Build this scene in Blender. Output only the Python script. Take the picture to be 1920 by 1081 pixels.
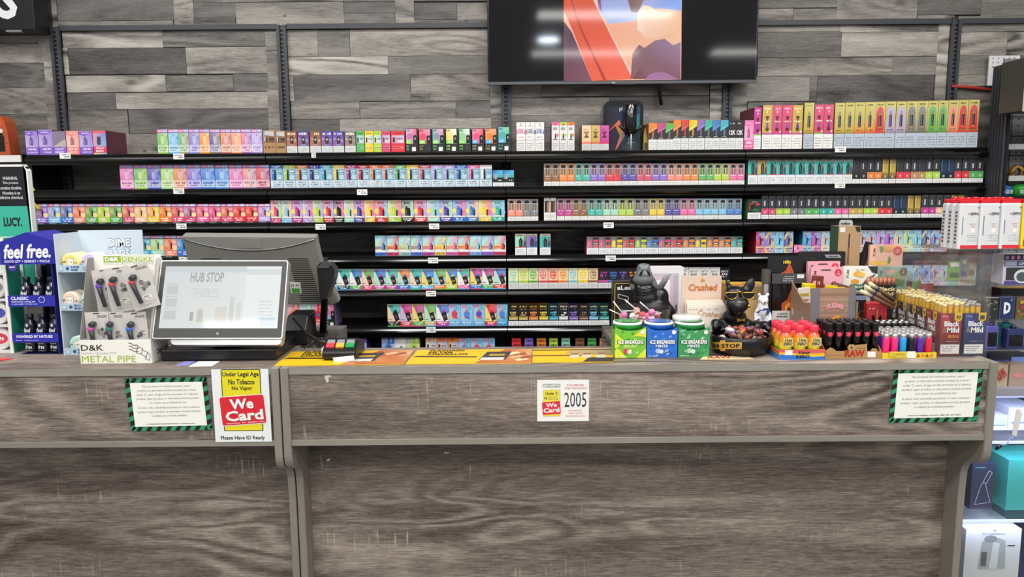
import bpy, math, random
from mathutils import Vector, Matrix
random.seed(7)
S = bpy.context.scene
COL = S.collection
for o in list(bpy.data.objects): bpy.data.objects.remove(o)

# ------------------------------------------------------------------ camera
FPX, HOR, ROLL, CZ = 1400.0, 355.0, 0.008, 1.53
TH = math.atan((540.5 - HOR) / FPX)
FW = Vector((0, math.cos(TH), -math.sin(TH)))
_u = Vector((0, math.sin(TH), math.cos(TH))); _r = Vector((1, 0, 0))
RT = _r * math.cos(ROLL) - _u * math.sin(ROLL)
UP = _u * math.cos(ROLL) + _r * math.sin(ROLL)
cd = bpy.data.cameras.new('camera'); cam = bpy.data.objects.new('camera', cd); COL.objects.link(cam)
cd.sensor_width = 36.0; cd.lens = FPX / 1920 * 36.0; cd.clip_start = 0.05; cd.clip_end = 60
M = Matrix((RT, UP, -FW)).transposed().to_4x4(); M.translation = (0, 0, CZ); cam.matrix_world = M
S.camera = cam

# ------------------------------------------------------------------ world, exposure
w = bpy.data.worlds.new('shop_ambience'); S.world = w; w.use_nodes = True
w.node_tree.nodes['Background'].inputs[0].default_value = (0.97, 0.98, 1.0, 1)
w.node_tree.nodes['Background'].inputs[1].default_value = 0.42
S.view_settings.view_transform = 'Standard'; S.view_settings.look = 'None'
S.view_settings.gamma = 1.0; S.view_settings.use_curve_mapping = False
S.view_settings.exposure = 0.0
S.cycles.transparent_max_bounces = 40
LAMP_W = 22.0        # watts per ceiling strip

# ------------------------------------------------------------------ picture -> place
def ray(px, py): return FW + RT * ((px - 960) / FPX) - UP * ((py - 540.5) / FPX)
def W(px, py, Y):                       # point of the plane y = Y
    d = ray(px, py); t = Y / d.y; return (t * d.x, CZ + t * d.z)
def WX(px, py, Y): return W(px, py, Y)[0]
def WZ(px, py, Y): return W(px, py, Y)[1]

# ------------------------------------------------------------------ colour
def hx(h):
    h = h.lstrip('#')
    if len(h) == 3: h = ''.join(c * 2 for c in h)
    return tuple(int(h[i:i + 2], 16) for i in (0, 2, 4))
PAL = dict(r='e0343f', p='f06aa8', o='f0843a', y='f2cf38', g='58b45c', t='38b5a6', b='3a78d2', l='7cc6ee', v='8a66cc', k='1e1e20',
           w='f0efec', m='c63a94', n='8c5c40', s='f28c78', a='b7a6e2', e='b4d84a', c='3fb0d8', d='777a80', i='4a45ac', f='f4c49c',
           h='b98d5c', j='c9ab4e', u='d94f74', z='9edcc0', q='24405e')
CNAME = dict(r='red', p='pink', o='orange', y='yellow', g='green', t='teal', b='blue', l='light blue', v='violet', k='black', w='white',
             m='magenta', n='brown', s='salmon', a='lavender', e='lime', c='cyan', d='grey', i='indigo', f='peach', h='kraft brown',
             j='gold', u='rose', z='mint', q='navy')
def C(c): return hx(PAL[c]) if isinstance(c, str) and c in PAL else (hx(c) if isinstance(c, str) else c)
def mix(a, b, t): a, b = C(a), C(b); return tuple(a[i] * (1 - t) + b[i] * t for i in range(3))
def li(c, t): return mix(c, 'ffffff', t)
def dk(c, t): return mix(c, '000000', t)
def lin(c):
    c = C(c); r = []
    for v in c:
        v = max(0, min(255, v)) / 255
        r.append(v / 12.92 if v <= .04045 else ((v + .055) / 1.055) ** 2.4)
    return (r[0], r[1], r[2], 1.0)

# ------------------------------------------------------------------ materials
MATS = {}
def mat(name, col='888888', rough=.5, metal=0, attr=False, spec=.5, coat=0, emit=0, bump=0, bscale=200, noise=0, nscale=30):
    if name in MATS: return MATS[name]
    m = bpy.data.materials.new(name); m.use_nodes = True; N = m.node_tree; b = N.nodes['Principled BSDF']
    b.inputs['Roughness'].default_value = rough; b.inputs['Metallic'].default_value = metal
    b.inputs['Specular IOR Level'].default_value = spec; b.inputs['Coat Weight'].default_value = coat
    src = None
    if attr:
        a = N.nodes.new('ShaderNodeAttribute'); a.attribute_name = 'Col'; src = a.outputs['Color']
        if emit: b.inputs['Base Color'].default_value = (.012, .012, .013, 1)
        else: N.links.new(src, b.inputs['Base Color'])
        if emit:
            N.links.new(src, b.inputs['Emission Color']); b.inputs['Emission Strength'].default_value = emit
    else:
        b.inputs['Base Color'].default_value = lin(col)
        if emit:
            b.inputs['Emission Color'].default_value = lin(col); b.inputs['Emission Strength'].default_value = emit
    if noise:
        t = N.nodes.new('ShaderNodeTexNoise'); t.inputs['Scale'].default_value = nscale; t.inputs['Detail'].default_value = 4
        tc = N.nodes.new('ShaderNodeTexCoord'); N.links.new(tc.outputs['Object'], t.inputs['Vector'])
        mr = N.nodes.new('ShaderNodeMapRange'); mr.inputs[3].default_value = 1 - noise; mr.inputs[4].default_value = 1 + noise
        N.links.new(t.outputs['Fac'], mr.inputs[0])
        mx = N.nodes.new('ShaderNodeVectorMath'); mx.operation = 'SCALE'
        if src: N.links.new(src, mx.inputs[0])
        else: mx.inputs[0].default_value = lin(col)[:3]
        N.links.new(mr.outputs[0], mx.inputs['Scale']); N.links.new(mx.outputs[0], b.inputs['Base Color'])
    if bump:
        t = N.nodes.new('ShaderNodeTexNoise'); t.inputs['Scale'].default_value = bscale
        tc = N.nodes.new('ShaderNodeTexCoord'); N.links.new(tc.outputs['Object'], t.inputs['Vector'])
        bp = N.nodes.new('ShaderNodeBump'); bp.inputs['Strength'].default_value = bump; bp.inputs['Distance'].default_value = .002
        N.links.new(t.outputs['Fac'], bp.inputs['Height']); N.links.new(bp.outputs[0], b.inputs['Normal'])
    MATS[name] = m; return m

def clear(name, tint='ffffff', refl=1.0, dens=.04):
    m = bpy.data.materials.new(name); m.use_nodes = True; N = m.node_tree; N.nodes.clear()
    out = N.nodes.new('ShaderNodeOutputMaterial'); tr = N.nodes.new('ShaderNodeBsdfTransparent'); tr.inputs[0].default_value = lin(tint)
    gl = N.nodes.new('ShaderNodeBsdfGlossy'); gl.inputs['Roughness'].default_value = .04
    df = N.nodes.new('ShaderNodeBsdfDiffuse'); df.inputs[0].default_value = (.85, .87, .9, 1)
    fr = N.nodes.new('ShaderNodeLayerWeight'); pw = N.nodes.new('ShaderNodeMath'); pw.operation = 'POWER'; pw.inputs[1].default_value = 4.0; N.links.new(fr.outputs['Facing'], pw.inputs[0])
    ml = N.nodes.new('ShaderNodeMath'); ml.operation = 'MULTIPLY_ADD'; ml.inputs[1].default_value = .55 * refl; ml.inputs[2].default_value = .022 * refl; N.links.new(pw.outputs[0], ml.inputs[0])
    m1 = N.nodes.new('ShaderNodeMixShader'); m1.inputs[0].default_value = dens; N.links.new(tr.outputs[0], m1.inputs[1]); N.links.new(df.outputs[0], m1.inputs[2])
    m2 = N.nodes.new('ShaderNodeMixShader'); N.links.new(ml.outputs[0], m2.inputs[0]); N.links.new(m1.outputs[0], m2.inputs[1]); N.links.new(gl.outputs[0], m2.inputs[2])
    N.links.new(m2.outputs[0], out.inputs[0]); MATS[name] = m; return m

def wood(name, stops, attr=False, sx=1.0, contour=30, fib=1.0, rough=.55, seed=0.0, ticks=True, vertical=False, ca=.16):
    """grain running along x (or z when vertical) on faces seen from the front; the pattern lives in object space + object position"""
    m = bpy.data.materials.new(name); m.use_nodes = True; N = m.node_tree; L = N.links; b = N.nodes['Principled BSDF']
    geo = N.nodes.new('ShaderNodeNewGeometry'); sep = N.nodes.new('ShaderNodeSeparateXYZ'); L.new(geo.outputs['Position'], sep.inputs[0])
    def M2(op, a, bb=None, cl=False):
        n = N.nodes.new('ShaderNodeMath'); n.operation = op; n.use_clamp = cl
        for i, q in enumerate((a, bb)):
            if q is None: continue
            if isinstance(q, (int, float)): n.inputs[i].default_value = q
            else: L.new(q, n.inputs[i])
        return n.outputs[0]
    xa, za = sep.outputs[0], M2('ADD', sep.outputs[2], M2('MULTIPLY', sep.outputs[1], .9))
    if vertical: xa, za = za, xa
    off = 0.0
    if attr:
        oi = N.nodes.new('ShaderNodeObjectInfo'); off = M2('MULTIPLY', oi.outputs['Random'], 40.0)
        xa = M2('ADD', xa, off)
    def nz(kx, kz, detail=3, dist=0, s=0):
        cb = N.nodes.new('ShaderNodeCombineXYZ'); L.new(M2('MULTIPLY', xa, kx), cb.inputs[0]); L.new(M2('MULTIPLY', za, kz), cb.inputs[1]); cb.inputs[2].default_value = seed + s
        t = N.nodes.new('ShaderNodeTexNoise'); t.inputs['Scale'].default_value = 1; t.inputs['Detail'].default_value = detail; t.inputs['Distortion'].default_value = dist
        L.new(cb.outputs[0], t.inputs['Vector']); return t.outputs['Fac']
    band = nz(.9 * sx, 9, 3, .4)
    base = nz(1.3 * sx, 5.5, 1.5, .5, 3)
    con = M2('SINE', M2('MULTIPLY', base, contour * 6.28))
    con = M2('MULTIPLY', con, M2('MULTIPLY', M2('SUBTRACT', nz(.8 * sx, 3.2, 1, 0, 5), .42, True), 4.5))
    fibn = nz(14 * sx, 330, 4, .3, 8)
    fib2 = nz(30 * sx, 120, 3, 1.2, 9)
    v = M2('ADD', M2('MULTIPLY', M2('SUBTRACT', band, .5), 1.1), .5)
    v = M2('ADD', v, M2('MULTIPLY', con, ca))
    v = M2('ADD', v, M2('MULTIPLY', M2('SUBTRACT', fibn, .5), 1.0 * fib))
    v = M2('ADD', v, M2('MULTIPLY', M2('SUBTRACT', fib2, .5), .55 * fib))
    if ticks:
        tk = M2('SUBTRACT', nz(150, 9, 2, 0, 12), .60, True); tm = M2('SUBTRACT', nz(3.5, 9, 1, 0, 14), .56, True)
        v = M2('ADD', v, M2('MULTIPLY', M2('MULTIPLY', tk, tm), 22.0))
    cr = N.nodes.new('ShaderNodeValToRGB'); L.new(v, cr.inputs[0]); e = cr.color_ramp.elements
    e[0].position = stops[0][0]; e[0].color = lin(stops[0][1]); e[1].position = stops[-1][0]; e[1].color = lin(stops[-1][1])
    for p, c in stops[1:-1]: q = e.new(p); q.color = lin(c)
    if attr:
        a = N.nodes.new('ShaderNodeAttribute'); a.attribute_name = 'Col'
        mx = N.nodes.new('ShaderNodeMix'); mx.data_type = 'RGBA'; mx.blend_type = 'MULTIPLY'; mx.inputs[0].default_value = 1
        L.new(cr.outputs[0], mx.inputs[6]); L.new(a.outputs['Color'], mx.inputs[7])
        # knots
        vo = N.nodes.new('ShaderNodeTexVoronoi'); cb = N.nodes.new('ShaderNodeCombineXYZ'); L.new(M2('MULTIPLY', xa, 3.0), cb.inputs[0]); L.new(M2('MULTIPLY', za, 6.0), cb.inputs[1])
        L.new(cb.outputs[0], vo.inputs['Vector']); vo.inputs['Scale'].default_value = 1
        kn = N.nodes.new('ShaderNodeMapRange'); L.new(vo.outputs['Distance'], kn.inputs[0]); kn.inputs[1].default_value = .03; kn.inputs[2].default_value = .1; kn.inputs[3].default_value = .45; kn.inputs[4].default_value = 1
        sc = N.nodes.new('ShaderNodeVectorMath'); sc.operation = 'SCALE'; L.new(mx.outputs[2], sc.inputs[0]); L.new(kn.outputs[0], sc.inputs['Scale'])
        vd = N.nodes.new('ShaderNodeTexVoronoi'); cd_ = N.nodes.new('ShaderNodeCombineXYZ'); L.new(M2('MULTIPLY', xa, 5.0), cd_.inputs[0]); L.new(M2('MULTIPLY', za, 9.0), cd_.inputs[1]); cd_.inputs[2].default_value = 7.3
        L.new(cd_.outputs[0], vd.inputs['Vector']); vd.inputs['Scale'].default_value = 1
        kd = N.nodes.new('ShaderNodeMapRange'); L.new(vd.outputs['Distance'], kd.inputs[0]); kd.inputs[1].default_value = .035; kd.inputs[2].default_value = .06; kd.inputs[3].default_value = .3; kd.inputs[4].default_value = 1
        pt = nz(2.2, 16, 3, .8, 21); pm = N.nodes.new('ShaderNodeMapRange'); L.new(pt, pm.inputs[0]); pm.inputs[1].default_value = .3; pm.inputs[2].default_value = .62; pm.inputs[3].default_value = .74; pm.inputs[4].default_value = 1.06
        sk = N.nodes.new('ShaderNodeVectorMath'); sk.operation = 'SCALE'; L.new(sc.outputs[0], sk.inputs[0]); L.new(M2('MULTIPLY', kd.outputs[0], pm.outputs[0]), sk.inputs['Scale'])
        L.new(sk.outputs[0], b.inputs['Base Color'])
    else: L.new(cr.outputs[0], b.inputs['Base Color'])
    b.inputs['Roughness'].default_value = rough
    bp = N.nodes.new('ShaderNodeBump'); bp.inputs['Strength'].default_value = .25; bp.inputs['Distance'].default_value = .001
    L.new(fibn, bp.inputs['Height']); L.new(bp.outputs[0], b.inputs['Normal'])
    MATS[name] = m; return m

PRINT = mat('printed_card', attr=True, rough=.42)
GLOSS = mat('glossy_print', attr=True, rough=.16, coat=.3)
MATTE = mat('matte_paper', attr=True, rough=.85, spec=.2)
SCREEN = mat('screen_glow', attr=True, rough=.06, emit=1.0, spec=.3)
BLACKM = mat('black_powder_coat', '060607', .42, bump=.05)
LIPM = mat('black_shelf_rail', '070708', .13, spec=.8)
GREYM = mat('grey_powder_coat', '3f4147', .42)
STEEL = mat('brushed_steel', 'b9bbc0', .3, 1)
GOLD = mat('gold_metal', 'd8ac4c', .25, 1)
BLKP = mat('black_plastic', '141416', .35)
BLKG = mat('black_gloss', '0b0b0c', .18, coat=.4)
WHITEP = mat('white_plastic', 'e9e9e6', .4)
ACR = clear('clear_acrylic', 'fdfdfe', 1.0, .02)
GLASS = clear('clear_glass', 'fafcfc', 1.0, .01)
WRAP = clear('clear_wrap', 'ffffff', 1.3, .03)
WOODC = wood('grey_oak_laminate', [(.08, '41372f'), (.37, '665b53'), (.6, '857970'), (.97, 'b6aa9e')], contour=11, ca=.3)
EDGEM = wood('grey_edge_band', [(.1, '7b766d'), (.5, '8c877e'), (.9, '9c978e')], contour=4, fib=.5, ticks=False)
TOPM = wood('counter_top_laminate', [(.08, '41372f'), (.37, '665b53'), (.6, '857970'), (.97, 'b6aa9e')], contour=11, ca=.25)
PLANKM = wood('barn_plank_print', [(.05, '4c4a48'), (.33, 'a19d99'), (.55, 'c9c5c0'), (.95, 'fbf8f3')], attr=True, contour=9, fib=.85, ticks=False, rough=.42, ca=.26)

# ------------------------------------------------------------------ mesh building
LOC = {}
class MB:
    def __init__(s): s.v = []; s.f = []; s.c = []; s.m = []; s.sm = []
    def add(s, vs, fs, col, mi=0, smooth=False):
        n = len(s.v); s.v += [tuple(v) for v in vs]
        for f in fs:
            s.f.append([n + i for i in f]); s.c.append(col); s.m.append(mi); s.sm.append(smooth)
    def quad(s, pts, col, mi=0): s.add(pts, [tuple(range(len(pts)))], col, mi)
    def box(s, x0, x1, y0, y1, z0, z1, col='888', mi=0):
        v = [(x0, y0, z0), (x1, y0, z0), (x1, y1, z0), (x0, y1, z0), (x0, y0, z1), (x1, y0, z1), (x1, y1, z1), (x0, y1, z1)]
        s.add(v, [(0, 3, 2, 1), (4, 5, 6, 7), (0, 1, 5, 4), (1, 2, 6, 5), (2, 3, 7, 6), (3, 0, 4, 7)], col, mi)
    def rect(s, x0, x1, z0, z1, y, col, mi=0): s.quad([(x0, y, z0), (x1, y, z0), (x1, y, z1), (x0, y, z1)], col, mi)
    def poly(s, pts, y, col, mi=0): s.quad([(a, y, b) for a, b in pts], col, mi)
    def ell(s, cx, cz, rx, rz, y, col, n=14, mi=0):
        s.poly([(cx + rx * math.cos(2 * math.pi * i / n), cz + rz * math.sin(2 * math.pi * i / n)) for i in range(n)], y, col, mi)
    def lathe(s, prof, n=16, col='888', c=(0, 0, 0), mi=0, ry=1.0, smooth=True, cap=True):
        vs = []
        for r, z in prof:
            for i in range(n):
                a = 2 * math.pi * i / n; vs.append((c[0] + r * math.cos(a), c[1] + r * ry * math.sin(a), c[2] + z))
        fs = []
        for k in range(len(prof) - 1):
            for i in range(n):
                j = (i + 1) % n; fs.append((k * n + i, k * n + j, (k + 1) * n + j, (k + 1) * n + i))
        s.add(vs, fs, col, mi, smooth)
        if cap:
            m = len(prof) - 1; k0 = len(s.v) - len(vs)
            if prof[0][0] > 1e-5: s.f.append([k0 + i for i in range(n)][::-1]); s.c.append(col); s.m.append(mi); s.sm.append(False)
            if prof[m][0] > 1e-5: s.f.append([k0 + m * n + i for i in range(n)]); s.c.append(col); s.m.append(mi); s.sm.append(False)
    def tube(s, path, r, n=8, col='888', mi=0, rs=None):
        P = [Vector(p) for p in path]; vs = []
        a = None
        for k, p in enumerate(P):
            t = (P[min(k + 1, len(P) - 1)] - P[max(k - 1, 0)]).normalized()
            if a is None: a = t.cross(Vector((0, 0, 1)) if abs(t.z) < .9 else Vector((1, 0, 0))).normalized()
            else: a = (a - t * a.dot(t)).normalized()
            b = t.cross(a)
            rr = rs[k] if rs else r
            for i in range(n):
                q = 2 * math.pi * i / n; vs.append(p + (a * math.cos(q) + b * math.sin(q)) * rr)
        fs = [(k * n + i, k * n + (i + 1) % n, (k + 1) * n + (i + 1) % n, (k + 1) * n + i) for k in range(len(P) - 1) for i in range(n)]
        fs += [tuple(range(n))[::-1], tuple((len(P) - 1) * n + i for i in range(n))]
        s.add(vs, fs, col, mi, True)
    def blob(s, c, r, col='888', n=14, mi=0, rot=None):
        vs = []; m = n // 2 + 1
        for k in range(m + 1):
            ph = math.pi * k / m - math.pi / 2
            for i in range(n):
                a = 2 * math.pi * i / n
                p = Vector((r[0] * math.cos(ph) * math.cos(a), r[1] * math.cos(ph) * math.sin(a), r[2] * math.sin(ph)))
                if rot is not None: p = rot @ p
                vs.append((c[0] + p.x, c[1] + p.y, c[2] + p.z))
        fs = [(k * n + i, k * n + (i + 1) % n, (k + 1) * n + (i + 1) % n, (k + 1) * n + i) for k in range(m) for i in range(n)]
        s.add(vs, fs, col, mi, True)
    def prism(s, pts, y0, y1, col, mi=0):           # outline in x,z extruded along y
        n = len(pts); a = [(p[0], y0, p[1]) for p in pts]; b = [(p[0], y1, p[1]) for p in pts]
        s.add(a + b, [tuple(range(n)), tuple(range(n, 2 * n))[::-1]] + [(i, n + i, n + (i + 1) % n, (i + 1) % n) for i in range(n)], col, mi)
    def prismx(s, pts, x0, x1, col, mi=0):          # outline in y,z extruded along x
        n = len(pts); a = [(x0, p[0], p[1]) for p in pts]; b = [(x1, p[0], p[1]) for p in pts]
        s.add(a + b, [tuple(range(n))[::-1], tuple(range(n, 2 * n))] + [(i, (i + 1) % n, n + (i + 1) % n, n + i) for i in range(n)], col, mi)
    def text(s, t, x0, x1, z0, z1, y, col, bold=0.0, shear=0.0, mi=0, rot=0, arc=0):
        if bold > .03:                       # heavy lettering: the outline drawn again a hair to each side
            q = (bold - .024) * .5 * (z1 - z0)
            for i, (dx, dz) in enumerate(((-q, 0), (q, 0), (0, q), (0, -q))): s.text(t, x0 + q + dx, x1 - q + dx, z0 + q + dz, z1 - q + dz, y - .00002 * (i + 1), col, .024, shear, mi, rot, arc)
            return
        V, Fc = glyphs(t, bold, shear)
        if not V: return
        ax = min(v[0] for v in V); bx = max(v[0] for v in V); az = min(v[1] for v in V); bz = max(v[1] for v in V)
        kx = (x1 - x0) / max(bx - ax, 1e-6); kz = (z1 - z0) / max(bz - az, 1e-6); cx, cz = (x0 + x1) / 2, (z0 + z1) / 2
        o = []
        for a, b in V:
            X = x0 + (a - ax) * kx; Z = z0 + (b - az) * kz
            if arc: Z += arc * (1 - ((X - cx) / max(1e-6, (x1 - x0) / 2)) ** 2)
            if rot: dx, dz = X - cx, Z - cz; X = cx + dx * math.cos(rot) - dz * math.sin(rot); Z = cz + dx * math.sin(rot) + dz * math.cos(rot)
            o.append((X, y, Z))
        s.add(o, Fc, col, mi)
    def scrib(s, x0, x1, z0, z1, y, col, n=6, mi=0):   # print too small to read
        x = x0; st = (x1 - x0) / n
        for i in range(n):
            wd = st * random.uniform(.55, .95)
            if random.random() > .12: s.rect(x, x + wd, z0 + (z1 - z0) * random.uniform(0, .15), z1 - (z1 - z0) * random.uniform(0, .25), y, col, mi)
            x += st
    def xf(s, mtx, start=0):
        for i in range(start, len(s.v)): s.v[i] = tuple(mtx @ Vector(s.v[i]))
    def build(s, name, mats, parent=None, base=None):
        if not isinstance(mats, (list, tuple)): mats = [mats]
        xs, ys, zs = zip(*s.v)
        c = base or ((min(xs) + max(xs)) / 2, (min(ys) + max(ys)) / 2, min(zs))
        me = bpy.data.meshes.new(name)
        me.from_pydata([(a - c[0], b - c[1], d - c[2]) for a, b, d in s.v], [], s.f)
        for mm in mats: me.materials.append(mm)
        ca = me.color_attributes.new('Col', 'FLOAT_COLOR', 'CORNER')
        buf = []; cache = {}
        for f, col in zip(s.f, s.c):
            if isinstance(col, list):
                k = len(f); cc = [lin(q) for q in col]
                buf += [x for i in range(k) for x in cc[i % len(cc)]]
            else:
                if col not in cache: cache[col] = lin(col)
                buf += list(cache[col]) * len(f)
        ca.data.foreach_set('color', buf)
        me.polygons.foreach_set('material_index', s.m); me.polygons.foreach_set('use_smooth', s.sm)
        me.update()
        o = bpy.data.objects.new(name, me); COL.objects.link(o)
        pl = LOC[parent.name] if parent else (0, 0, 0)
        o.parent = parent; o.location = (c[0] - pl[0], c[1] - pl[1], c[2] - pl[2]); LOC[o.name] = c
        return o

_g = {}
def glyphs(t, bold, shear):
    k = (t, bold, shear)
    if k in _g: return _g[k]
    cu = bpy.data.curves.new('lettering', 'FONT'); cu.body = t; cu.offset = bold; cu.shear = shear; cu.resolution_u = 2; cu.space_line = .9
    ob = bpy.data.objects.new('lettering', cu); me = ob.to_mesh()
    V = [(v.co.x, v.co.y) for v in me.vertices]; Fc = [tuple(p.vertices) for p in me.polygons]
    # all faces must look towards the viewer
    out = []
    for f in Fc:
        a = sum(V[f[i]][0] * V[f[(i + 1) % len(f)]][1] - V[f[(i + 1) % len(f)]][0] * V[f[i]][1] for i in range(len(f)))
        out.append(f if a > 0 else f[::-1])
    ob.to_mesh_clear(); bpy.data.objects.remove(ob); bpy.data.curves.remove(cu)
    _g[k] = (V, out); return _g[k]

def tag(o, label, cat, group=None, kind=None):
    if label: o['label'] = label
    if cat: o['category'] = cat
    if group: o['group'] = group
    if kind: o['kind'] = kind
    return o
def empty(name, loc, label=None, cat=None, group=None, kind=None):
    o = bpy.data.objects.new(name, None); COL.objects.link(o); o.location = loc; o.empty_display_size = .02; LOC[o.name] = tuple(loc)
    return tag(o, label, cat, group, kind)
def copy_tree(o, loc, label=None, parent=None):
    c = o.copy(); COL.objects.link(c); c.parent = parent; c.location = loc
    if label: c['label'] = label
    for ch in o.children: copy_tree(ch, ch.location.copy(), None, c)
    return c
def bevel(o, w=.002, seg=2):
    b = o.modifiers.new('edge', 'BEVEL'); b.width = w; b.segments = seg; b.limit_method = 'ANGLE'; return o
ORD = ['', 'first', 'second', 'third', 'fourth', 'fifth', 'sixth', 'seventh', 'eighth', 'ninth', 'tenth', 'eleventh', 'twelfth', 'thirteenth', 'fourteenth',
       'fifteenth', 'sixteenth', 'seventeenth', 'eighteenth', 'nineteenth', 'twentieth', 'twenty-first', 'twenty-second', 'twenty-third', 'twenty-fourth',
       'twenty-fifth', 'twenty-sixth', 'twenty-seventh', 'twenty-eighth', 'twenty-ninth', 'thirtieth']
# ================================================================== the setting
YW = 3.07                      # face of the back wall
m = MB(); m.box(-5, 5, -6, 3.3, -.05, 0, '7a756e'); tag(m.build('floor', mat('floor_vinyl', '77726b', .5, noise=.1)), 'grey vinyl shop floor behind and below the counter', 'floor', kind='structure')
m = MB(); m.box(-5, 5, -6, 3.3, 3.1, 3.15, 'dddddd'); tag(m.build('ceiling', mat('ceiling_tile', 'd8d8d4', .8, noise=.04)), 'white shop ceiling above the counter', 'ceiling', kind='structure')
m = MB(); m.box(-3.2, 3.2, YW + .004, YW + .06, 0, 3.1, '444'); WALL = m.build('wall_back', mat('wall_backer', '2b2826', .7, noise=.1))
tag(WALL, 'back wall clad in grey weathered barn-wood planks', 'wall', kind='structure')

SH = {'D': '8b8989', 'd': '9f9d9b', 'm': 'b6b4b0', 'M': 'c6c3be', 'L': 'dad7d2'}
PX = """-30 -40 80 20 m;78 -40 106 52 m;106 -40 325 39 D;106 39 325 50 m;325 -12 363 49 L;363 4 442 33 D;363 33 442 49 d;442 4 645 48 M;645 4 741 25 D;645 25 741 47 d
741 0 777 47 M;777 5 857 37 D;857 5 916 37 m;777 37 916 46 d;325 -40 640 -12 d;363 -12 645 4 m;645 -12 916 3 d;916 -20 1060 15 m;1060 -20 1260 15 d;1260 -20 1420 15 m;916 15 1420 45 d
1420 -30 1570 15 d;1420 16 1488 39 M;1488 16 1569 38 m;1569 -20 1720 36 m;1720 -20 1840 28 D;1840 -20 1960 30 m;1720 28 1790 35 m
-30 20 75 82 m;-30 82 80 118 M;-30 118 85 165 D;76 52 106 195 L;-30 165 87 214 m;-30 214 92 290 d;87 195 118 290 M
117 56 305 90 L;305 56 497 88 d;497 52 522 95 m;119 90 129 140 L;129 90 349 139 D;349 88 500 138 L;500 95 524 168 m;124 141 311 173 M;311 141 438 171 m;438 138 503 171 D
127 174 218 206 D;218 173 504 204 L;130 206 242 290 m;242 204 508 250 D;504 168 526 290 M;242 250 508 290 m
539 56 596 106 L;596 56 656 106 d;656 54 916 105 M;541 106 728 140 L;728 105 916 139 d;542 141 551 190 L;551 140 770 190 D;770 139 918 189 M;546 190 675 223 M;675 190 855 222 m;855 189 920 221 D
547 223 637 255 D;637 222 921 258 L;918 60 944 150 m;918 150 945 215 m;920 215 946 290 d;547 255 750 290 m;750 258 921 290 d
916 45 1150 100 m;1150 45 1420 100 d;944 100 1180 150 M;1180 100 1358 150 m;955 150 1015 183 m;1015 150 1330 180 d;955 183 1142 216 M;1142 180 1330 205 D;956 216 1135 290 d;1135 205 1330 235 m;1135 235 1330 290 d;1330 150 1358 290 L
1368 150 1400 290 m;1366 45 1420 150 m;1420 42 1575 60 M;1575 40 1760 60 L;1420 60 1577 108 d;1577 60 1758 106 L;1420 108 1672 142 M;1672 106 1755 140 m;1400 143 1518 190 m;1518 142 1532 190 d;1532 140 1750 190 D;1755 40 1784 190 L;1400 190 1784 290 d
1796 30 1930 60 m;1796 60 1888 104 L;1888 60 1960 104 M;1794 104 1870 140 m;1790 140 1880 162 M;1930 28 1960 60 d;1870 104 1990 180 d;1880 180 1990 290 d;1786 163 1880 290 D"""
for q in PX.replace('\n', ';').split(';'):
    a = q.split(); x0, y0, x1, y1 = map(float, a[:4])
    X0, X1 = WX(x0, (y0 + y1) / 2, YW), WX(x1, (y0 + y1) / 2, YW); Z1, Z0 = WZ((x0 + x1) / 2, y0, YW), WZ((x0 + x1) / 2, y1, YW)
    t = random.uniform(.0005, .0035); g = .0006
    m = MB(); m.box(X0 + g, X1 - g, YW - t, YW + .005, Z0 + g, Z1 - g, dk(SH[a[4]], random.uniform(0, .07)))
    m.build('plank', PLANKM, WALL)
# the same boards, going on behind the shelves; their shade is darkened into the colour
zt = 1.655
for r in range(9):
    z0 = zt - .094 * (r + 1); x = -2.3
    while x < 2.2:
        wd = random.uniform(.3, .8); m = MB(); m.box(x, x + wd - .0012, YW - random.uniform(.0005, .003), YW + .005, z0 + .001, z0 + .093, dk(SH[random.choice('DdmM')], .1))
        m.build('plank', PLANKM, WALL); x += wd

# and on past the picture's edges
for r in range(24):
    z0 = .809 + .094 * r; x = -3.2
    while x < 3.15:
        wd = min(random.uniform(.3, .8), 3.2 - x)
        if z0 < 2.33:
            if x < -2.12: wd = min(wd, -2.12 - x)
            elif x < 2.33: x = 2.33; continue
        if wd > .02: m = MB(); m.box(x, x + wd - .0012, YW - random.uniform(.0005, .003), YW + .005, max(z0, .81) + (.07 if 2.28 < z0 < 2.33 and -2.12 < x < 2.3 else .001), z0 + .093, dk(SH[random.choice('DdmML')], .05)); m.build('plank', PLANKM, WALL)
        x += max(wd, .02)
# ceiling lamps: the strips whose reflections cross the screen on the wall
def lamp(x, y, lx=1.2, ly=.3, pw=LAMP_W, label=''):
    e = empty('ceiling_light', (x, y, 3.1), label, 'light', 'strip lights on the ceiling')
    m = MB(); m.box(x - lx / 2 - .03, x + lx / 2 + .03, y - ly / 2 - .03, y + ly / 2 + .03, 3.075, 3.1, 'eee'); m.build('housing', WHITEP, e)
    m = MB(); m.box(x - lx / 2, x + lx / 2, y - ly / 2, y + ly / 2, 3.07, 3.0755, 'fff'); m.build('diffuser', mat('lamp_diffuser', 'ffffff', .5, emit=2.0), e)
    ld = bpy.data.lights.new('strip_light', 'AREA'); ld.shape = 'RECTANGLE'; ld.size = lx; ld.size_y = ly; ld.energy = pw; ld.color = (1, .975, .94)
    lo = bpy.data.objects.new('strip_light', ld); COL.objects.link(lo); lo.parent = e; lo.location = (0, 0, -.04)
for j, y in enumerate((1.55, .25, -.95, -2.85)):
    for i, x in enumerate((-2.0, -.3, 1.4) if j < 2 else (-1.6, .85, 2.9)):
        lamp(x, y, label='%s ceiling strip light in the %s row from the wall' % (['left', 'middle', 'right'][i], ORD[j + 1]))

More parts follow.
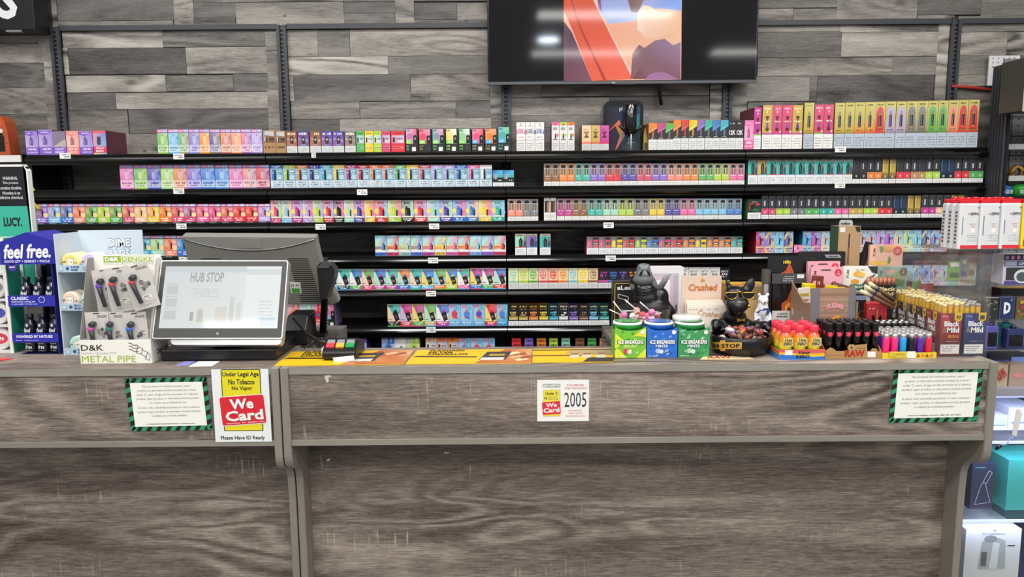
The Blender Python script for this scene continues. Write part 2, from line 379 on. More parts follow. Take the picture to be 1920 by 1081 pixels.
e = empty('round_light', (.4, -2.1, 3.1), 'round ceiling downlight between the two rear strip rows', 'light')
m = MB(); m.lathe([(.13, -.03), (.14, -.02), (.14, 0)], 28, 'ddd', (.4, -2.1, 3.1)); m.build('rim', WHITEP, e)
m = MB(); m.lathe([(0, -.034), (.11, -.034), (.115, -.0305)], 28, 'fff', (.4, -2.1, 3.1)); m.build('diffuser', mat('downlight_glow', 'e6f0ff', .5, emit=110.0), e)
# ------------------------------------------------------------------ gondola: uprights, rails, shelves
XU = [-1.797, -.902, -.018, .867, 1.762]
ZTOP = WZ(530, 48, YW)
for i, x in enumerate(XU):
    e = empty('slotted_upright', (x, YW, .1), 'grey slotted steel upright, %s from the left on the plank wall' % ORD[i + 1], 'upright', 'slotted wall uprights')
    m = MB()
    for s in (-1, 1): m.box(x + s * .013 - .006, x + s * .013 + .006, YW - .02, YW - .004, .1, ZTOP, '55575c')
    m.box(x - .019, x + .019, YW - .008, YW - .004, .1, ZTOP, '3a3b3e'); m.build('channel', GREYM, e)
    m = MB(); z = .8
    while z < ZTOP - .02: m.box(x - .0065, x + .0065, YW - .0088, YW - .007, z, z + .0115, '050505'); z += .0165
    m.build('slot_row', BLACKM, e)
    m = MB(); z = .8
    while z < ZTOP - .02: m.box(x - .0068, x + .0068, YW - .0105, YW - .0085, z + .0118, z + .0163, '6a6c70'); z += .0165
    m.build('slot_bridges', mat('slot_grey', '6c6f76', .4, .3), e)
for i in range(6):
    a = [-2.6] + XU + [2.6]
    m = MB(); m.box(a[i] + .02, a[i + 1] - .02, YW - .014, YW - .004, ZTOP - .012, ZTOP + .004, '55575c'); m.box(a[i] + .02, a[i + 1] - .02, YW - .018, YW - .004, ZTOP - .016, ZTOP - .011, '2a2b2e')
    tag(m.build('trim_%d' % (i + 1), GREYM), 'dark grey metal rail across plank wall, %s length from the left' % ORD[i + 1], 'trim', kind='structure')

YF = 2.82                                                   # front edge of the shelves
XB = [-1.807, -.912, -.0195, .8715, 1.776]
ZS = [1.672, 1.542, 1.4125, 1.283, 1.153, 1.0105, .875]
SHN = ['top', 'second', 'third', 'fourth', 'fifth', 'sixth', 'lowest']
BAYN = ['far-left bay', 'centre-left bay', 'centre-right bay', 'far-right bay']
for b in range(4):
    for k, z in enumerate(ZS):
        x0, x1 = XB[b] + .0015, XB[b + 1] - .0015
        e = empty('display_shelf', ((x0 + x1) / 2, YF, z - .04), 'black steel display shelf, %s shelf of the %s' % (SHN[k], BAYN[b]), 'shelf', 'black wall shelves')
        m = MB(); m.box(x0, x1, YF + .004, YW - .022, z - .012, z, '111'); m.build('deck', BLACKM, e)
        m = MB(); pr = [(YF + .012, z), (YF + .006, z - .0005), (YF + .002, z - .004), (YF - .002, z - .0085), (YF - .0055, z - .0135), (YF - .0075, z - .019), (YF - .0075, z - .024), (YF - .006, z - .029), (YF - .004, z - .033), (YF - .003, z - .039), (YF + .010, z - .040)]
        n = len(pr)
        for i in range(n - 1):
            m.quad([(x0, pr[i][0], pr[i][1]), (x0, pr[i + 1][0], pr[i + 1][1]), (x1, pr[i + 1][0], pr[i + 1][1]), (x1, pr[i][0], pr[i][1])], '151517')
            m.sm[-1] = True
        m.add([(x0, a, c) for a, c in pr], [tuple(range(n))], '151517'); m.add([(x1, a, c) for a, c in pr], [tuple(range(n))[::-1]], '151517')
        m.build('price_rail', LIPM, e)
        for xe in (x0 + .012, x1 - .012):
            m = MB(); m.prismx([(YF + .03, z - .012), (YW - .022, z - .012), (YW - .022, z - .07)], xe - .0015, xe + .0015, '111'); m.build('bracket', BLACKM, e)
# end panels
m = MB(); m.box(XB[0] - .012, XB[0] - .003, 2.86, YW - .02, .2, 1.65, '151515')
tag(m.build('end_panel', BLACKM), 'black metal end panel at the left end of the shelves', 'panel')
e = empty('ribbed_post', (1.80, 2.78, 0.2), 'tall black ribbed post at the right end of shelves', 'post')
zt = WZ(1860, 118, 2.75)
m = MB(); m.box(1.79, 1.80, 2.742, 2.845, .2, zt, '1c1c1e'); m.build('panel', BLACKM, e)
for i in range(6):
    m = MB(); m.box(1.783, 1.7895, 2.746 + i * .0165, 2.754 + i * .0165, .2, zt, '3a3a3d'); m.build('rib', GREYM, e)

# price tags
TAG = [(122, 292, 0, 20, 0), (335, 293, 0, 20, 0), (588, 291, 1, 8, 0), (335, 358, 0, 20, 1), (679, 360, 1, 19, 1), (340, 424, 0, 19, 2), (601, 425, 1, 19, 2), (814, 424, 1, 19, 2), (1576, 280, 3, 20, 0),
       (1575, 347, 3, 19, 1), (1141, 422, 2, 19, 2), (812, 488, 1, 19, 3), (808, 550, 1, 19, 4), (808, 618, 1, 18, 5), (1145, 484, 2, 19, 3), (345, 487, 0, 19, 3), (543, 443, 0, 14, 2)]
for i, (px, py, b, wpx, k) in enumerate(TAG[:-1]):
    x, z = W(px, py, YF - .0095); hw = wpx / 2 / 497; m = MB(); h = .0105 if wpx > 10 else .009
    m.box(x - hw, x + hw, YF - .0097, YF - .0078, z - h, z + h, 'f4f4f2'); m.scrib(x - hw * .7, x + hw * .7, z + .002, z + .006, YF - .0099, '666', 7); m.scrib(x - hw * .2, x + hw * .8, z - .006, z - .001, YF - .0099, '444', 4)
    side = 'left' if sum(1 for t in TAG if t[2] == b and t[4] == k and t[0] > px) else 'right'
    two = sum(1 for t in TAG[:-1] if t[2] == b and t[4] == k) > 1
    tag(m.build('price_tag', PRINT), '%swhite price tag clipped to the %s shelf rail, %s' % (side + '-hand ' if two else '', SHN[k], BAYN[b]), 'price tag', 'price tags on the shelf rails')

# ------------------------------------------------------------------ television
e = empty('wall_television', (.45, YW - .02, WZ(1168, 155, 2.98)), 'large flat television on the plank wall showing an orange picture', 'television')
YT = 2.975
xl, xr = WX(914, 80, YT), WX(1421, 80, YT); zb = WZ(1168, 154, YT); zt = zb + (xr - xl) * .575
m = MB(); m.box(xl, xr, YT, YT + .035, zb, zt, '0a0a0b'); bevel(m.build('case', BLKG, e), .003)
m = MB(); m.box(xl - .001, xr + .001, YT - .003, YT + .012, zb - .006, zb + .004, '77797d'); m.build('bottom_trim', mat('dark_trim', '5a5c60', .35, .6), e)
m = MB(); m.box(WX(1150, 158, YT), WX(1190, 158, YT), YT, YT + .012, zb - .009, zb - .0055, '222'); m.scrib(WX(1147, 156, YT), WX(1154, 156, YT), zb - .004, zb + .0005, YT - .0035, 'ccc', 5); m.build('logo_plate', PRINT, e)
m = MB(); YS = YT - .0012
def tp(px, py): return W(px, py, YS)
m.box(xl + .007, xr - .007, YS, YT + .001, zb + .008, zt - .008, '060607')
zz = lambda pts: [tp(*p) for p in pts]
y = YS - .0004
m.poly(zz([(1057, 152), (1277, 149), (1279, -90), (1057, -90)]), y, ['ef9a7e', 'f3c0a0', 'f3c8a8', 'f6cdb4']); y -= .0002
m.poly(zz([(1057, 152), (1110, 152), (1072, 60), (1057, 40)]), y, ['7a4a5c', '8a5a66', '5a4a5c', '6a4a55']); y -= .0002
m.poly(zz([(1110, 152), (1186, 148), (1107, -10), (1100, -90), (1057, -90), (1057, 20), (1075, 60)]), y, ['ef6a50', 'f6705a', 'd65a40', 'd65a40', 'd8603f', 'd9573a', 'dd5c45']); y -= .0002
m.poly(zz([(1132, 152), (1138, 152), (1090, 52), (1066, -20), (1063, -20), (1086, 52)]), y, 'b84a3a'); y -= .0002
m.poly(zz([(1107, -10), (1186, 148), (1192, 148), (1122, 18), (1116, -20)]), y, 'f9c9bd'); y -= .0002
m.poly(zz([(1122, 18), (1140, 45), (1190, 40), (1215, 18), (1240, 16), (1277, 20), (1278, -90), (1112, -90)]), y, ['8f9ad6', 'a9b9e4', 'c9cfe8', 'a9b0dd', '8fa6e6', '8fb0f0', '8fa6e6', '7f88cc']); y -= .0002
m.poly(zz([(1177, 0), (1183, 22), (1195, 24), (1207, 0), (1200, -30), (1185, -30)]), y, ['8a6a66', '7c5e58', '8a6860', '9a7a70', '8a6a66', '8a6a66']); y -= .0002
m.poly([(a, b) for a, b in zz([(1195, 25), (1206, 10), (1218, 12), (1240, 24), (1276, 22), (1275, 60), (1240, 75), (1212, 72), (1195, 55)])], y, ['fbe0c8', 'fbe0c8', 'f8d6bc', 'f7d2b4', 'f4c8a4', 'f2be98', 'e9b494', 'f2c4ac', 'fbdcc8']); y -= .0002
m.poly(zz([(1182, 148), (1186, 100), (1198, 84), (1208, 90), (1228, 76), (1246, 73), (1262, 85), (1276, 79), (1276, 149)]), y, ['8a6268', '8a6a6e', '7a6068', '8a6c78', '8f7488', '957a92', '9a7e98', 'a586a4', '8a5c70']); y -= .0002
m.poly(zz([(1186, 148), (1200, 128), (1218, 138), (1245, 135), (1275, 149)]), y, ['7a4a4c', '85585c', '8a6470', '9a6e86', '9a6a86']); y -= .0002
m.poly(zz([(1208, 149.5), (1272, 148.5), (1250, 138), (1232, 135), (1218, 139)]), y, 'a878a0')
m.poly(zz([(1105, -60), (1125, 20), (1128, 20), (1120, -60)]), y, '8a5a88')
m.build('screen', SCREEN, e)
m = MB(); m.tube([(WX(1236, 150, 3.0), 3.0, WZ(1236, 150, 3.0)), (WX(1236, 175, 3.03), 3.03, WZ(1236, 170, 3.03)), (WX(1240, 196, 3.03), 3.03, WZ(1240, 197, 3.03))], .006, 8, '0c0c0c', rs=[.005, .007, .0065]); m.build('hanging_cable', BLKP, e)
m = MB(); m.box(.2, .75, YT + .03, YW - .002, zb + .15, zb + .45, '111'); m.build('wall_mount', BLACKM, e)

# sign with the letter S, top left
xr_, zb_ = W(66, 55, 2.95)
e = empty('wall_sign', (xr_ - .3, 2.97, zb_), 'black box sign with a white letter S at top left', 'sign')
m = MB(); m.box(xr_ - .8, xr_, 2.95, YW - .004, zb_, zb_ + .35, '1c1d20'); bevel(m.build('box', BLKP, e), .002)
m = MB(); a = WX(-22, 20, 2.948); m.text('S', WX(-6, 20, 2.949), WX(33, 20, 2.949), WZ(15, 36, 2.949), WZ(15, -42, 2.949), 2.949, 'eef0f4', bold=.03); m.build('letter', MATTE, e)
m = MB(); x, z = W(24, 57, 2.94); m.box(x - .03, x + .03, 2.945, 2.965, z - .004, z + .003, '999'); m.build('clip', STEEL, e)
# red cable beside the last upright
m = MB(); m.tube([(WX(1786, 161, 3.05), 3.055, WZ(1786, 161, 3.05)), (WX(1815, 163, 3.05), 3.052, WZ(1815, 163, 3.05)), (WX(1860, 167, 3.05), 3.055, WZ(1860, 168, 3.05))], .006, 8, 'c03028')
tag(m.build('red_cable', mat('red_rubber', 'b8352a', .5)), 'red cable running along the wall beside the right upright', 'cable')
# ================================================================== boxed goods on the wall shelves
YB = YF + .012                                  # fronts of the boxes
class Fr:                                        # a print area in fractions of a box front
    def __init__(s, m, x0, x1, z0, z1, y): s.m = m; s.x0 = x0; s.z0 = z0; s.w = x1 - x0; s.h = z1 - z0; s.y = y
    def L(s): s.y -= .00012; return s.y
    def X(s, f): return s.x0 + f * s.w
    def Z(s, f): return s.z0 + f * s.h
    def r(s, a, b, c, d, col): s.m.rect(s.X(a), s.X(b), s.Z(c), s.Z(d), s.L(), col)
    def p(s, pts, col): s.m.poly([(s.X(a), s.Z(b)) for a, b in pts], s.L(), col)
    def e(s, cx, cz, rx, rz, col, n=10): s.m.ell(s.X(cx), s.Z(cz), rx * s.w, rz * s.h, s.L(), col, n)
    def t(s, txt, a, b, c, d, col, bold=.02, shear=0, rot=0): s.m.text(txt, s.X(a), s.X(b), s.Z(c), s.Z(d), s.L(), col, bold, shear, rot=rot)
    def s_(s, a, b, c, d, col, n=6): s.m.scrib(s.X(a), s.X(b), s.Z(c), s.Z(d), s.L(), col, n)
    def warn(s, h, col='eceef0', ink='9aa0a6', x0=0.0, x1=1.0, top=None):
        s.r(x0, x1, 0, h, col); k = 4 if h > .25 else 2
        for i in range(k): s.s_(x0 + .12, x1 - .12, h * (.16 + .7 * i / k), h * (.16 + .7 * i / k) + h * .28 / k, ink, 6)
R_ = random.random
def dev(F, cx, z0, z1, wd, col, tip=True, dark=False):
    F.p([(cx - wd, z0 + .02), (cx - wd + .03, z0), (cx + wd - .03, z0), (cx + wd, z0 + .02), (cx + wd, z1 - .05), (cx + wd * .6, z1 - .02), (cx - wd * .6, z1 - .02), (cx - wd, z1 - .05)], col)
    if tip: F.r(cx - wd * .35, cx + wd * .35, z1 - .02, z1 + .05, dk(col, .25))
    if dark: F.r(cx + wd * .35, cx + wd, z0 + .03, z1 - .06, dk(col, .75))
    F.r(cx - wd * .75, cx - wd * .45, z0 + .05, z1 - .08, li(col, .45))

def st_geek(F, c):
    c2 = mix(c, random.choice(['b', 'p', 'v', 'y', 'l']), .4)
    F.r(0, 1, 0, 1, li(c, .45)); F.r(0, .52, .88, 1, 'ee7fb4'); F.r(.52, 1, .88, 1, '9fb8ea'); F.s_(.08, .48, .91, .97, 'fbe6f0', 4); F.s_(.56, .92, .91, .97, 'e8f0ff', 4)
    F.r(0, 1, .855, .88, '6a5a90'); F.r(0, 1, .36, .855, [li(c, .1), li(c2, .25), li(c2, .5), li(c, .3)]); F.p([(0, .5), (.25, .7), (0, .84)], li(c, .3)); F.p([(1, .5), (.75, .66), (1, .8)], li(c2, .1))
    dev(F, .5, .4, .74, .15, li(c2, .5)); F.r(.06, .94, .32, .37, li(c, .7)); F.r(0, 1, 0, .36, [li(c, .72), li(c2, .72), li(c2, .5), li(c, .55)])
    F.s_(.12, .88, .2, .29, dk(c2, .1), 5); F.s_(.2, .75, .11, .17, dk(c, .1), 5); F.r(0, 1, 0, .06, c2)
def st_geek2(F, c):
    c2 = mix(c, random.choice(['y', 'p', 'l', 'o']), .45)
    F.r(0, 1, 0, 1, c); F.r(0, .55, .87, 1, 'e86a9c'); F.r(.55, 1, .87, 1, 'a7bdf0'); F.s_(.06, .5, .9, .97, 'fff', 4); F.s_(.58, .94, .9, .97, 'f2f4ff', 4); F.r(0, 1, .84, .87, '4a4060')
    F.r(0, 1, .34, .84, [c2, li(c, .25), li(c, .1), li(c2, .2)]); F.e(.2, .62, .2, .13, li(c2, .35)); F.e(.82, .45, .2, .12, 'f6e0a8'); F.e(.8, .72, .13, .09, li(c, .5))
    dev(F, .46, .36, .74, .16, mix(c, c2, .5), True, True); F.r(0, 1, .08, .34, c); F.s_(.12, .88, .22, .29, 'fdfdfd', 6); F.s_(.22, .78, .13, .19, 'fdfdfd', 5); F.r(0, 1, 0, .08, '2c2c34'); F.r(.05, .6, .02, .06, '8a8a92')
def st_blue(F, c):
    F.r(0, 1, 0, 1, 'aac6d8'); F.r(0, 1, .84, 1, c); F.s_(.18, .85, .915, .965, 'fff', 6); F.s_(.3, .7, .865, .9, 'f4f4f4', 4)
    F.r(.06, .94, .33, .82, ['86b2c8', '5f93b0', '6f9cb4', '9cc4d6']); F.r(.12, .3, .36, .8, c); F.r(.3, .46, .34, .79, '1b1d22'); F.r(.12, .3, .62, .7, li(c, .4)); F.e(.38, .72, .05, .03, '666')
    F.s_(.54, .9, .7, .76, 'e8f2f6', 4); F.s_(.54, .86, .6, .64, 'dcecf2', 4); F.p([(.5, .42), (.9, .36), (.93, .55), (.6, .58)], 'b8d8e4'); F.s_(.55, .88, .37, .4, 'f6fafc', 4)
    F.r(0, 1, 0, .31, ['c6d6e2', 'b4cad8', 'cfe0ea', 'dfeaf0']); F.s_(.15, .85, .22, .27, '4a6070', 7); F.s_(.2, .8, .13, .18, mix(c, '4a6070', .5), 6); F.s_(.3, .7, .06, .09, '889', 5)
def st_raz(F, c):
    c1, c2 = random.choice([('l', 'a'), ('f', 'z'), ('a', 'f'), ('z', 'p'), ('e', 'f'), ('p', 'l')])
    c1 = mix(c1, c, .35)
    F.r(0, 1, 0, 1, li(c, .5)); F.r(.02, .98, .2, .99, [li(c1, .25), li(c2, .3), li(c2, .15), li(c, .5)]); F.e(.15, .5, .22, .12, li('y', .3)); F.e(.88, .42, .18, .12, li(c2, .1)); F.t('RAZ', .24, .74, .82, .94, dk(c, .15), .03)
    F.s_(.6, .9, .73, .76, dk(c, .2), 4); F.p([(.3, .26), (.7, .24), (.72, .6), (.64, .66), (.5, .66), (.5, .72), (.36, .73), (.34, .64), (.29, .58)], c); F.r(.6, .74, .26, .56, dk(c, .7)); F.r(.36, .42, .3, .56, li(c, .4)); F.p([(.05, .21), (.95, .21), (.95, .24), (.5, .28), (.05, .26)], 'f8f0e0')
    F.r(0, 1, 0, .19, dk(c, .08)); F.s_(.12, .88, .1, .155, 'fff', 6); F.s_(.25, .75, .03, .07, 'fff', 5)
def st_holo(F, c):
    F.r(0, 1, 0, 1, 'c8d8ee'); F.r(0, 1, .5, 1, ['f6d878', '7fd0f0', 'c9a0ee', '78e8e0']); F.r(0, 1, .18, .5, ['f0a8c0', 'a8e0b0', 'f6e07a', 'f4d27a']); F.p([(.0, .6), (.4, 1), (.75, 1), (.1, .5)], 'a4f0f0'); F.p([(.5, .5), (.9, 1), (1, 1), (1, .8)], mix(c, 'fff', .4))
    F.s_(.15, .85, .84, .93, li(c, .65), 4); F.r(0, .6, .42, .46, c); F.r(0, .6, .36, .39, dk(c, .2)); dev(F, .76, .3, .58, .15, c, True, True); F.p([(0, .18), (1, .18), (1, .24), (.4, .3), (0, .26)], 'f0f4fa')
    F.r(0, 1, .02, .17, mix(c, 'v', .25)); F.s_(.1, .9, .06, .12, dk(c, .45), 6)
def st_holo2(F, c):
    c2 = random.choice(['p', 'l', 'y', 'v', 'z'])
    F.r(0, 1, 0, 1, li(c, .3)); F.r(0, 1, .3, 1, [li(c, .15), li(c2, .2), li('l', .1), li(c, .2)]); F.p([(0, .75), (.3, 1), (.6, 1), (0, .6)], li(c2, .2)); F.s_(.15, .85, .86, .93, 'f6f2fa', 5); F.s_(.55, .9, .55, .7, dk(c, .2), 3)
    dev(F, .4, .36, .76, .17, mix(c, c2, .3), True, True); F.r(0, 1, 0, .3, [li(c2, .35), li(c, .35), li(c, .55), li('y', .4)]); F.s_(.1, .9, .17, .24, dk(c, .3), 6); F.s_(.2, .7, .07, .12, dk(c, .1), 4)
def st_tilt(F, c):
    bg = random.choice(['f', 'l', 'z', 'a', 'y', 'w']); tr = random.choice(['g', 'o', 'm', 'b', 'r', 't'])
    F.r(0, 1, 0, 1, li(bg, .35)); F.p([(.08, .98), (.55, .35), (1, .62), (1, .98)], li(tr, .1)); F.p([(.3, .98), (.7, .5), (1, .75), (1, .98)], li(tr, .25)); F.t('RAZ', .06, .46, .86, .95, dk(c, .1), .03)
    F.p([(.42, .6), (.78, .66), (.96, .3), (.62, .22)], '17181c'); F.p([(.5, .54), (.74, .58), (.86, .34), (.64, .29)], '3a3430'); F.s_(.58, .78, .38, .48, mix(c, 'fff', .3), 3); F.p([(.46, .6), (.76, .65), (.72, .74), (.56, .74)], c); F.s_(.05, .35, .3, .34, '555', 4)
    F.r(0, 1, .04, .22, c); F.s_(.1, .9, .135, .185, 'fff', 6); F.s_(.25, .75, .07, .11, 'fff', 5); F.r(0, 1, 0, .04, random.choice(['4fb8e8', 'e05a90', '60c060', 'a060d0']))
def st_fish(F, c):
    F.r(0, 1, 0, 1, li(c, .15)); F.r(0, 1, .24, 1, [li(c, .3), c, li('l', .2), li('a', .25)]); F.t('RAZ', .08, .55, .84, .95, 'e0506a', .03); F.e(.72, .82, .2, .11, li('c', .2)); F.e(.5, .55, .26, .16, random.choice(['d8485a', '6a50b8', '5a8ad8']))
    F.p([(.5, .6), (.62, .78), (.4, .76)], 'e86a7a'); F.p([(.2, .38), (.8, .32), (.7, .42), (.3, .46)], random.choice(['e84a5a', '7a60c8'])); F.p([(.1, .3), (.4, .4), (.15, .44)], 'f0d060'); F.r(.04, .96, .04, .22, mix(c, 'b', .3)); F.s_(.12, .88, .14, .19, 'f6f6fa', 6); F.s_(.25, .75, .07, .11, 'f6f6fa', 5)
def st_fifty(F, c):
    F.r(0, 1, 0, 1, mix(c, 'f8e8b0', .72)); F.r(.05, .95, .42, .97, mix(c, 'fff2c0', .8)); F.e(.5, .68, .34, .22, li(c, .25), 14); F.e(.5, .68, .28, .17, mix(c, 'fff2c0', .75), 14); F.s_(.16, .84, .74, .83, dk(c, .05), 6); F.s_(.22, .78, .61, .71, dk(c, .05), 4); F.s_(.35, .65, .51, .57, c, 3)
    F.r(0, 1, .31, .39, c); F.s_(.3, .7, .33, .37, dk(c, .4), 4); F.warn(.28, 'd8d9d8')
def st_dark(F, c):
    F.r(0, 1, 0, 1, '131315'); F.s_(.12, .88, .85, .94, mix(c, 'c8b070', .6), 8); F.s_(.15, .85, .74, .8, dk(c, .3), 8); F.r(.1, .9, .44, .7, '25262a'); F.s_(.16, .84, .55, .66, li(c, .15), 4); F.s_(.24, .76, .46, .53, c, 4)
    F.r(.05, .95, .27, .43, c); F.s_(.12, .88, .38, .42, dk(c, .4), 7); F.p([(.05, .27), (.95, .27), (.95, .33), (.3, .36)], li(c, .35)); F.warn(.22)
def st_fdark(F, c):
    F.r(0, 1, 0, 1, '17171a'); F.r(.06, .94, .45, .9, '26262c'); F.s_(.12, .88, .74, .84, c, 5); F.s_(.18, .82, .58, .7, li(c, .1), 4); F.s_(.3, .7, .48, .54, c, 4); F.r(0, 1, .31, .42, li(c, .1)); F.warn(.28, 'dcdcdc')
def st_fwhite(F, c):
    F.r(0, 1, 0, 1, 'ecebe6' if c != 'k' else '1a1a1c'); ink = '303034' if c != 'k' else 'e8e8e8'; F.t('FIFTY', .12, .88, .74, .84, ink, .02); F.t('BAR', .2, .8, .6, .71, ink, .02); F.s_(.3, .7, .5, .55, ink, 4); F.r(0, 1, .3, .36, 'd8d070'); F.warn(.28, 'dedede')
def st_slim(F, c):
    F.r(0, 1, 0, 1, mix(c, 'b8b4ae', .62)); F.r(.08, .92, .5, .95, mix(c, '9c9894', .7)); F.e(.5, .86, .3, .085, '202126'); F.r(.2, .8, .8, .86, '202126'); F.r(.3, .7, .5, .8, mix(c, 'd0b870', .45)); F.r(.3, .4, .5, .8, '4a4a50'); F.r(.62, .7, .5, .8, '3a3a40')
    F.r(0, 1, .78, .795, 'e4e2de'); F.r(.02, .98, .23, .5, [li(c, .05), c, li(c, .12), li(c, .12)]); F.s_(.15, .85, .42, .46, 'f4f0ec', 5); F.s_(.2, .8, .3, .34, li(c, .6), 5); F.r(.02, .98, .22, .25, mix(c, 'o', .4)); F.warn(.19, 'eeedea')
def st_slimd(F, c):
    F.r(0, 1, 0, 1, '2a2b30'); F.r(.1, .9, .46, .97, '37383e'); F.r(.1, .2, .5, .97, '55565c'); F.r(.12, .88, .92, .97, '6a6b70'); F.t('AROMA', .34, .66, .52, .82, 'd4d6da', .01) if False else F.s_(.36, .62, .52, .82, 'd4d6da', 1)
    for i in range(4): F.r(.36, .62, .545 + i * .075, .56 + i * .075, '37383e')
    F.r(0, 1, .19, .44, [c, c, li(c, .12), li(c, .12)]); F.s_(.1, .9, .39, .42, dk(c, .5), 5); F.e(.55, .28, .13, .05, li(c, .6)); F.warn(.17, 'f0efec')
def st_slimp(F, c):
    F.r(0, 1, 0, 1, '26272b'); F.r(.08, .92, .42, .96, [c, c, dk(c, .25), dk(c, .1)]); F.r(.12, .24, .45, .95, li(c, .25)); F.r(.04, .96, .19, .42, [dk(c, .55), dk(c, .6), dk(c, .2), dk(c, .2)]); F.e(.5, .26, .18, .05, 'a8a8a8'); F.warn(.17, 'f0efec')
def st_slimw(F, c):
    F.r(0, 1, 0, 1, 'd9d8d6'); F.r(.1, .9, .35, .86, '4a4442'); F.r(.55, .85, .36, .8, mix(c, 'n', .3)); F.r(.15, .45, .36, .8, '2a2a2c'); F.r(.1, .9, .86, .95, 'f0f0ee'); F.warn(.33, 'efeeea')
def st_green(F, c):
    F.r(0, 1, 0, 1, 'dcd6c0'); F.s_(.15, .85, .9, .96, '8a8470', 5); F.r(.02, .98, .37, .88, c); F.p([(.02, .37), (.3, .37), (.18, .88), (.02, .88)], li(c, .12)); F.p([(.72, .37), (.98, .37), (.98, .88), (.8, .88)], '38506a'); F.p([(.8, .6), (.98, .7), (.98, .88), (.86, .88)], '7a8fa0')
    F.p([(.36, .38), (.66, .38), (.7, .7), (.6, .76), (.42, .76), (.34, .7)], '23282c'); F.r(.46, .54, .42, .7, '5a6066'); F.r(.44, .56, .76, .82, '15181a'); F.r(0, 1, .35, .38, random.choice(['d8504a', 'd8504a', '5ab0d8', 'c060b0'])); F.warn(.345)
def st_tall(F, c):
    F.r(0, 1, 0, 1, 'c8bc62'); F.r(.02, .98, .37, .99, ['b8a84e', 'c4b45a', 'd6cf84', 'd0c878']); F.r(.02, .98, .37, .62, [mix('c8b454', c, .7), mix('c8b454', c, .55), mix('ccc070', c, .2), mix('ccc070', c, .2)])
    if c in 'avdgrsi':
        F.p([(.14, .4), (.86, .4), (.86, .76), (.74, .86), (.5, .9), (.26, .86), (.14, .76)], [c, c, li(c, .1), li(c, .2), li(c, .2), li(c, .2), li(c, .1)])
    F.s_(.2, .8, .92, .955, '6a6038', 6); F.r(.36, .64, .44, .74, '2a2c30'); F.r(.36, .64, .44, .47, 'b8963c'); F.r(.36, .64, .71, .74, 'b8963c'); F.r(.43, .57, .74, .8, '85888c'); F.r(.42, .5, .48, .7, '7c7f84'); F.s_(.15, .85, .385, .405, '5a5230', 6)
    F.r(0, 1, .33, .365, mix(c, 'r', .5) if c not in 'gadj' else dk(c, .15)); F.warn(.32, 'bcc6d2', '7e8a98')
def st_wast(F, c):
    F.r(0, 1, 0, 1, c); F.r(0, 1, .36, 1, [c, dk(c, .08), li(c, .1), li(c, .05)]); F.s_(.16, .84, .9, .95, li(c, .6), 4); F.e(.5, .85, .06, .03, 'f4efe6')
    F.p([(.3, .75), (.7, .75), (.62, .7), (.38, .7)], '5a2a34'); F.p([(.36, .7), (.64, .7), (.54, .64), (.46, .64)], dk(c, .45)); F.s_(.14, .86, .615, .65, 'f6e8d8', 7); F.p([(.42, .6), (.58, .6), (.66, .46), (.34, .46)], random.choice(['6a3a90', '7a4a50', '8a5aa0'])); F.e(.5, .45, .18, .04, dk(c, .6))
    F.e(.84, .395, .09, .025, 'f6f0ea'); F.r(0, 1, .33, .365, random.choice(['7fc050', 'c050a0'])); F.warn(.33, 'f0efec')
def st_dry(F, c):
    c2 = random.choice(['g', 'r', 'w', 'o', 'p'])
    F.r(0, 1, 0, 1, '202226'); F.r(.04, .92, .34, .98, [c, mix(c, c2, .6), li(c2, .3), li(c, .4)]); F.e(.35, .66, .26, .14, mix(c, c2, .4)); F.t('DRY', .08, .4, .86, .95, '303238', .02); F.r(.04, .5, .34, .5, random.choice(['8ee060', '58b8e8'])); F.s_(.1, .45, .4, .45, 'f0f4f0', 3)
    F.p([(.64, .35), (.92, .35), (.93, .66), (.84, .72), (.64, .68)], '16181b'); F.e(.8, .56, .06, .05, 'b0b4b8'); F.s_(.06, .4, .2, .27, mix(c, '7ad060', .6), 3); F.s_(.06, .36, .08, .15, mix(c, '7ad060', .6), 3); F.e(.74, .17, .16, .1, '4a4e54'); F.e(.74, .17, .11, .07, '202226')
    if R_() > .45: F.r(.52, .84, .03, .2, 'f0f0ee')
def st_mr(F, c):
    F.r(0, 1, 0, 1, 'dcdedb'); F.r(0, 1, .31, 1, [mix(c, 's', .5), mix(c, 's', .35), c, c]); F.s_(.12, .88, .83, .95, 'f3e6cc', 5); F.r(.36, .66, .42, .76, '2e2a2c'); F.e(.51, .62, .1, .06, 'b8b08a'); F.s_(.05, .28, .58, .7, li(c, .5), 2); F.s_(.74, .95, .5, .66, li(c, .5), 2); F.s_(.3, .72, .34, .39, li('c', .2), 5); F.warn(.3, 'd8dcda')
def st_candy(F, c):
    F.r(0, 1, 0, 1, c); F.s_(.2, .8, .85, .93, dk(c, .3), 5); F.r(.04, .96, .42, .8, [li(c, .4), li('a', .3), li('l', .2), li(c, .5)]); F.r(.12, .3, .46, .7, '3a3a40'); F.s_(.4, .9, .6, .68, dk(c, .35), 4); F.s_(.4, .86, .48, .55, 'f6f2ee', 4); F.r(.1, .9, .14, .28, li(c, .3)); F.s_(.15, .85, .17, .25, dk(c, .4), 5)
def st_kraft(F, c):
    F.r(0, 1, 0, 1, 'b08a5e'); F.r(.04, .96, .45, .97, ['7a5a42', '6a5040', '9a7a5a', 'a8a4a0']); F.p([(.1, .8), (.9, .74), (.86, .96), (.2, .96)], 'c9c6c4'); F.r(.12, .2, .5, .72, 'd6d4d0'); F.r(.26, .34, .5, .72, '2c2826'); F.r(.5, .9, .55, .68, '4a3a30'); F.s_(.14, .86, .2, .32, '6a4a30', 6)
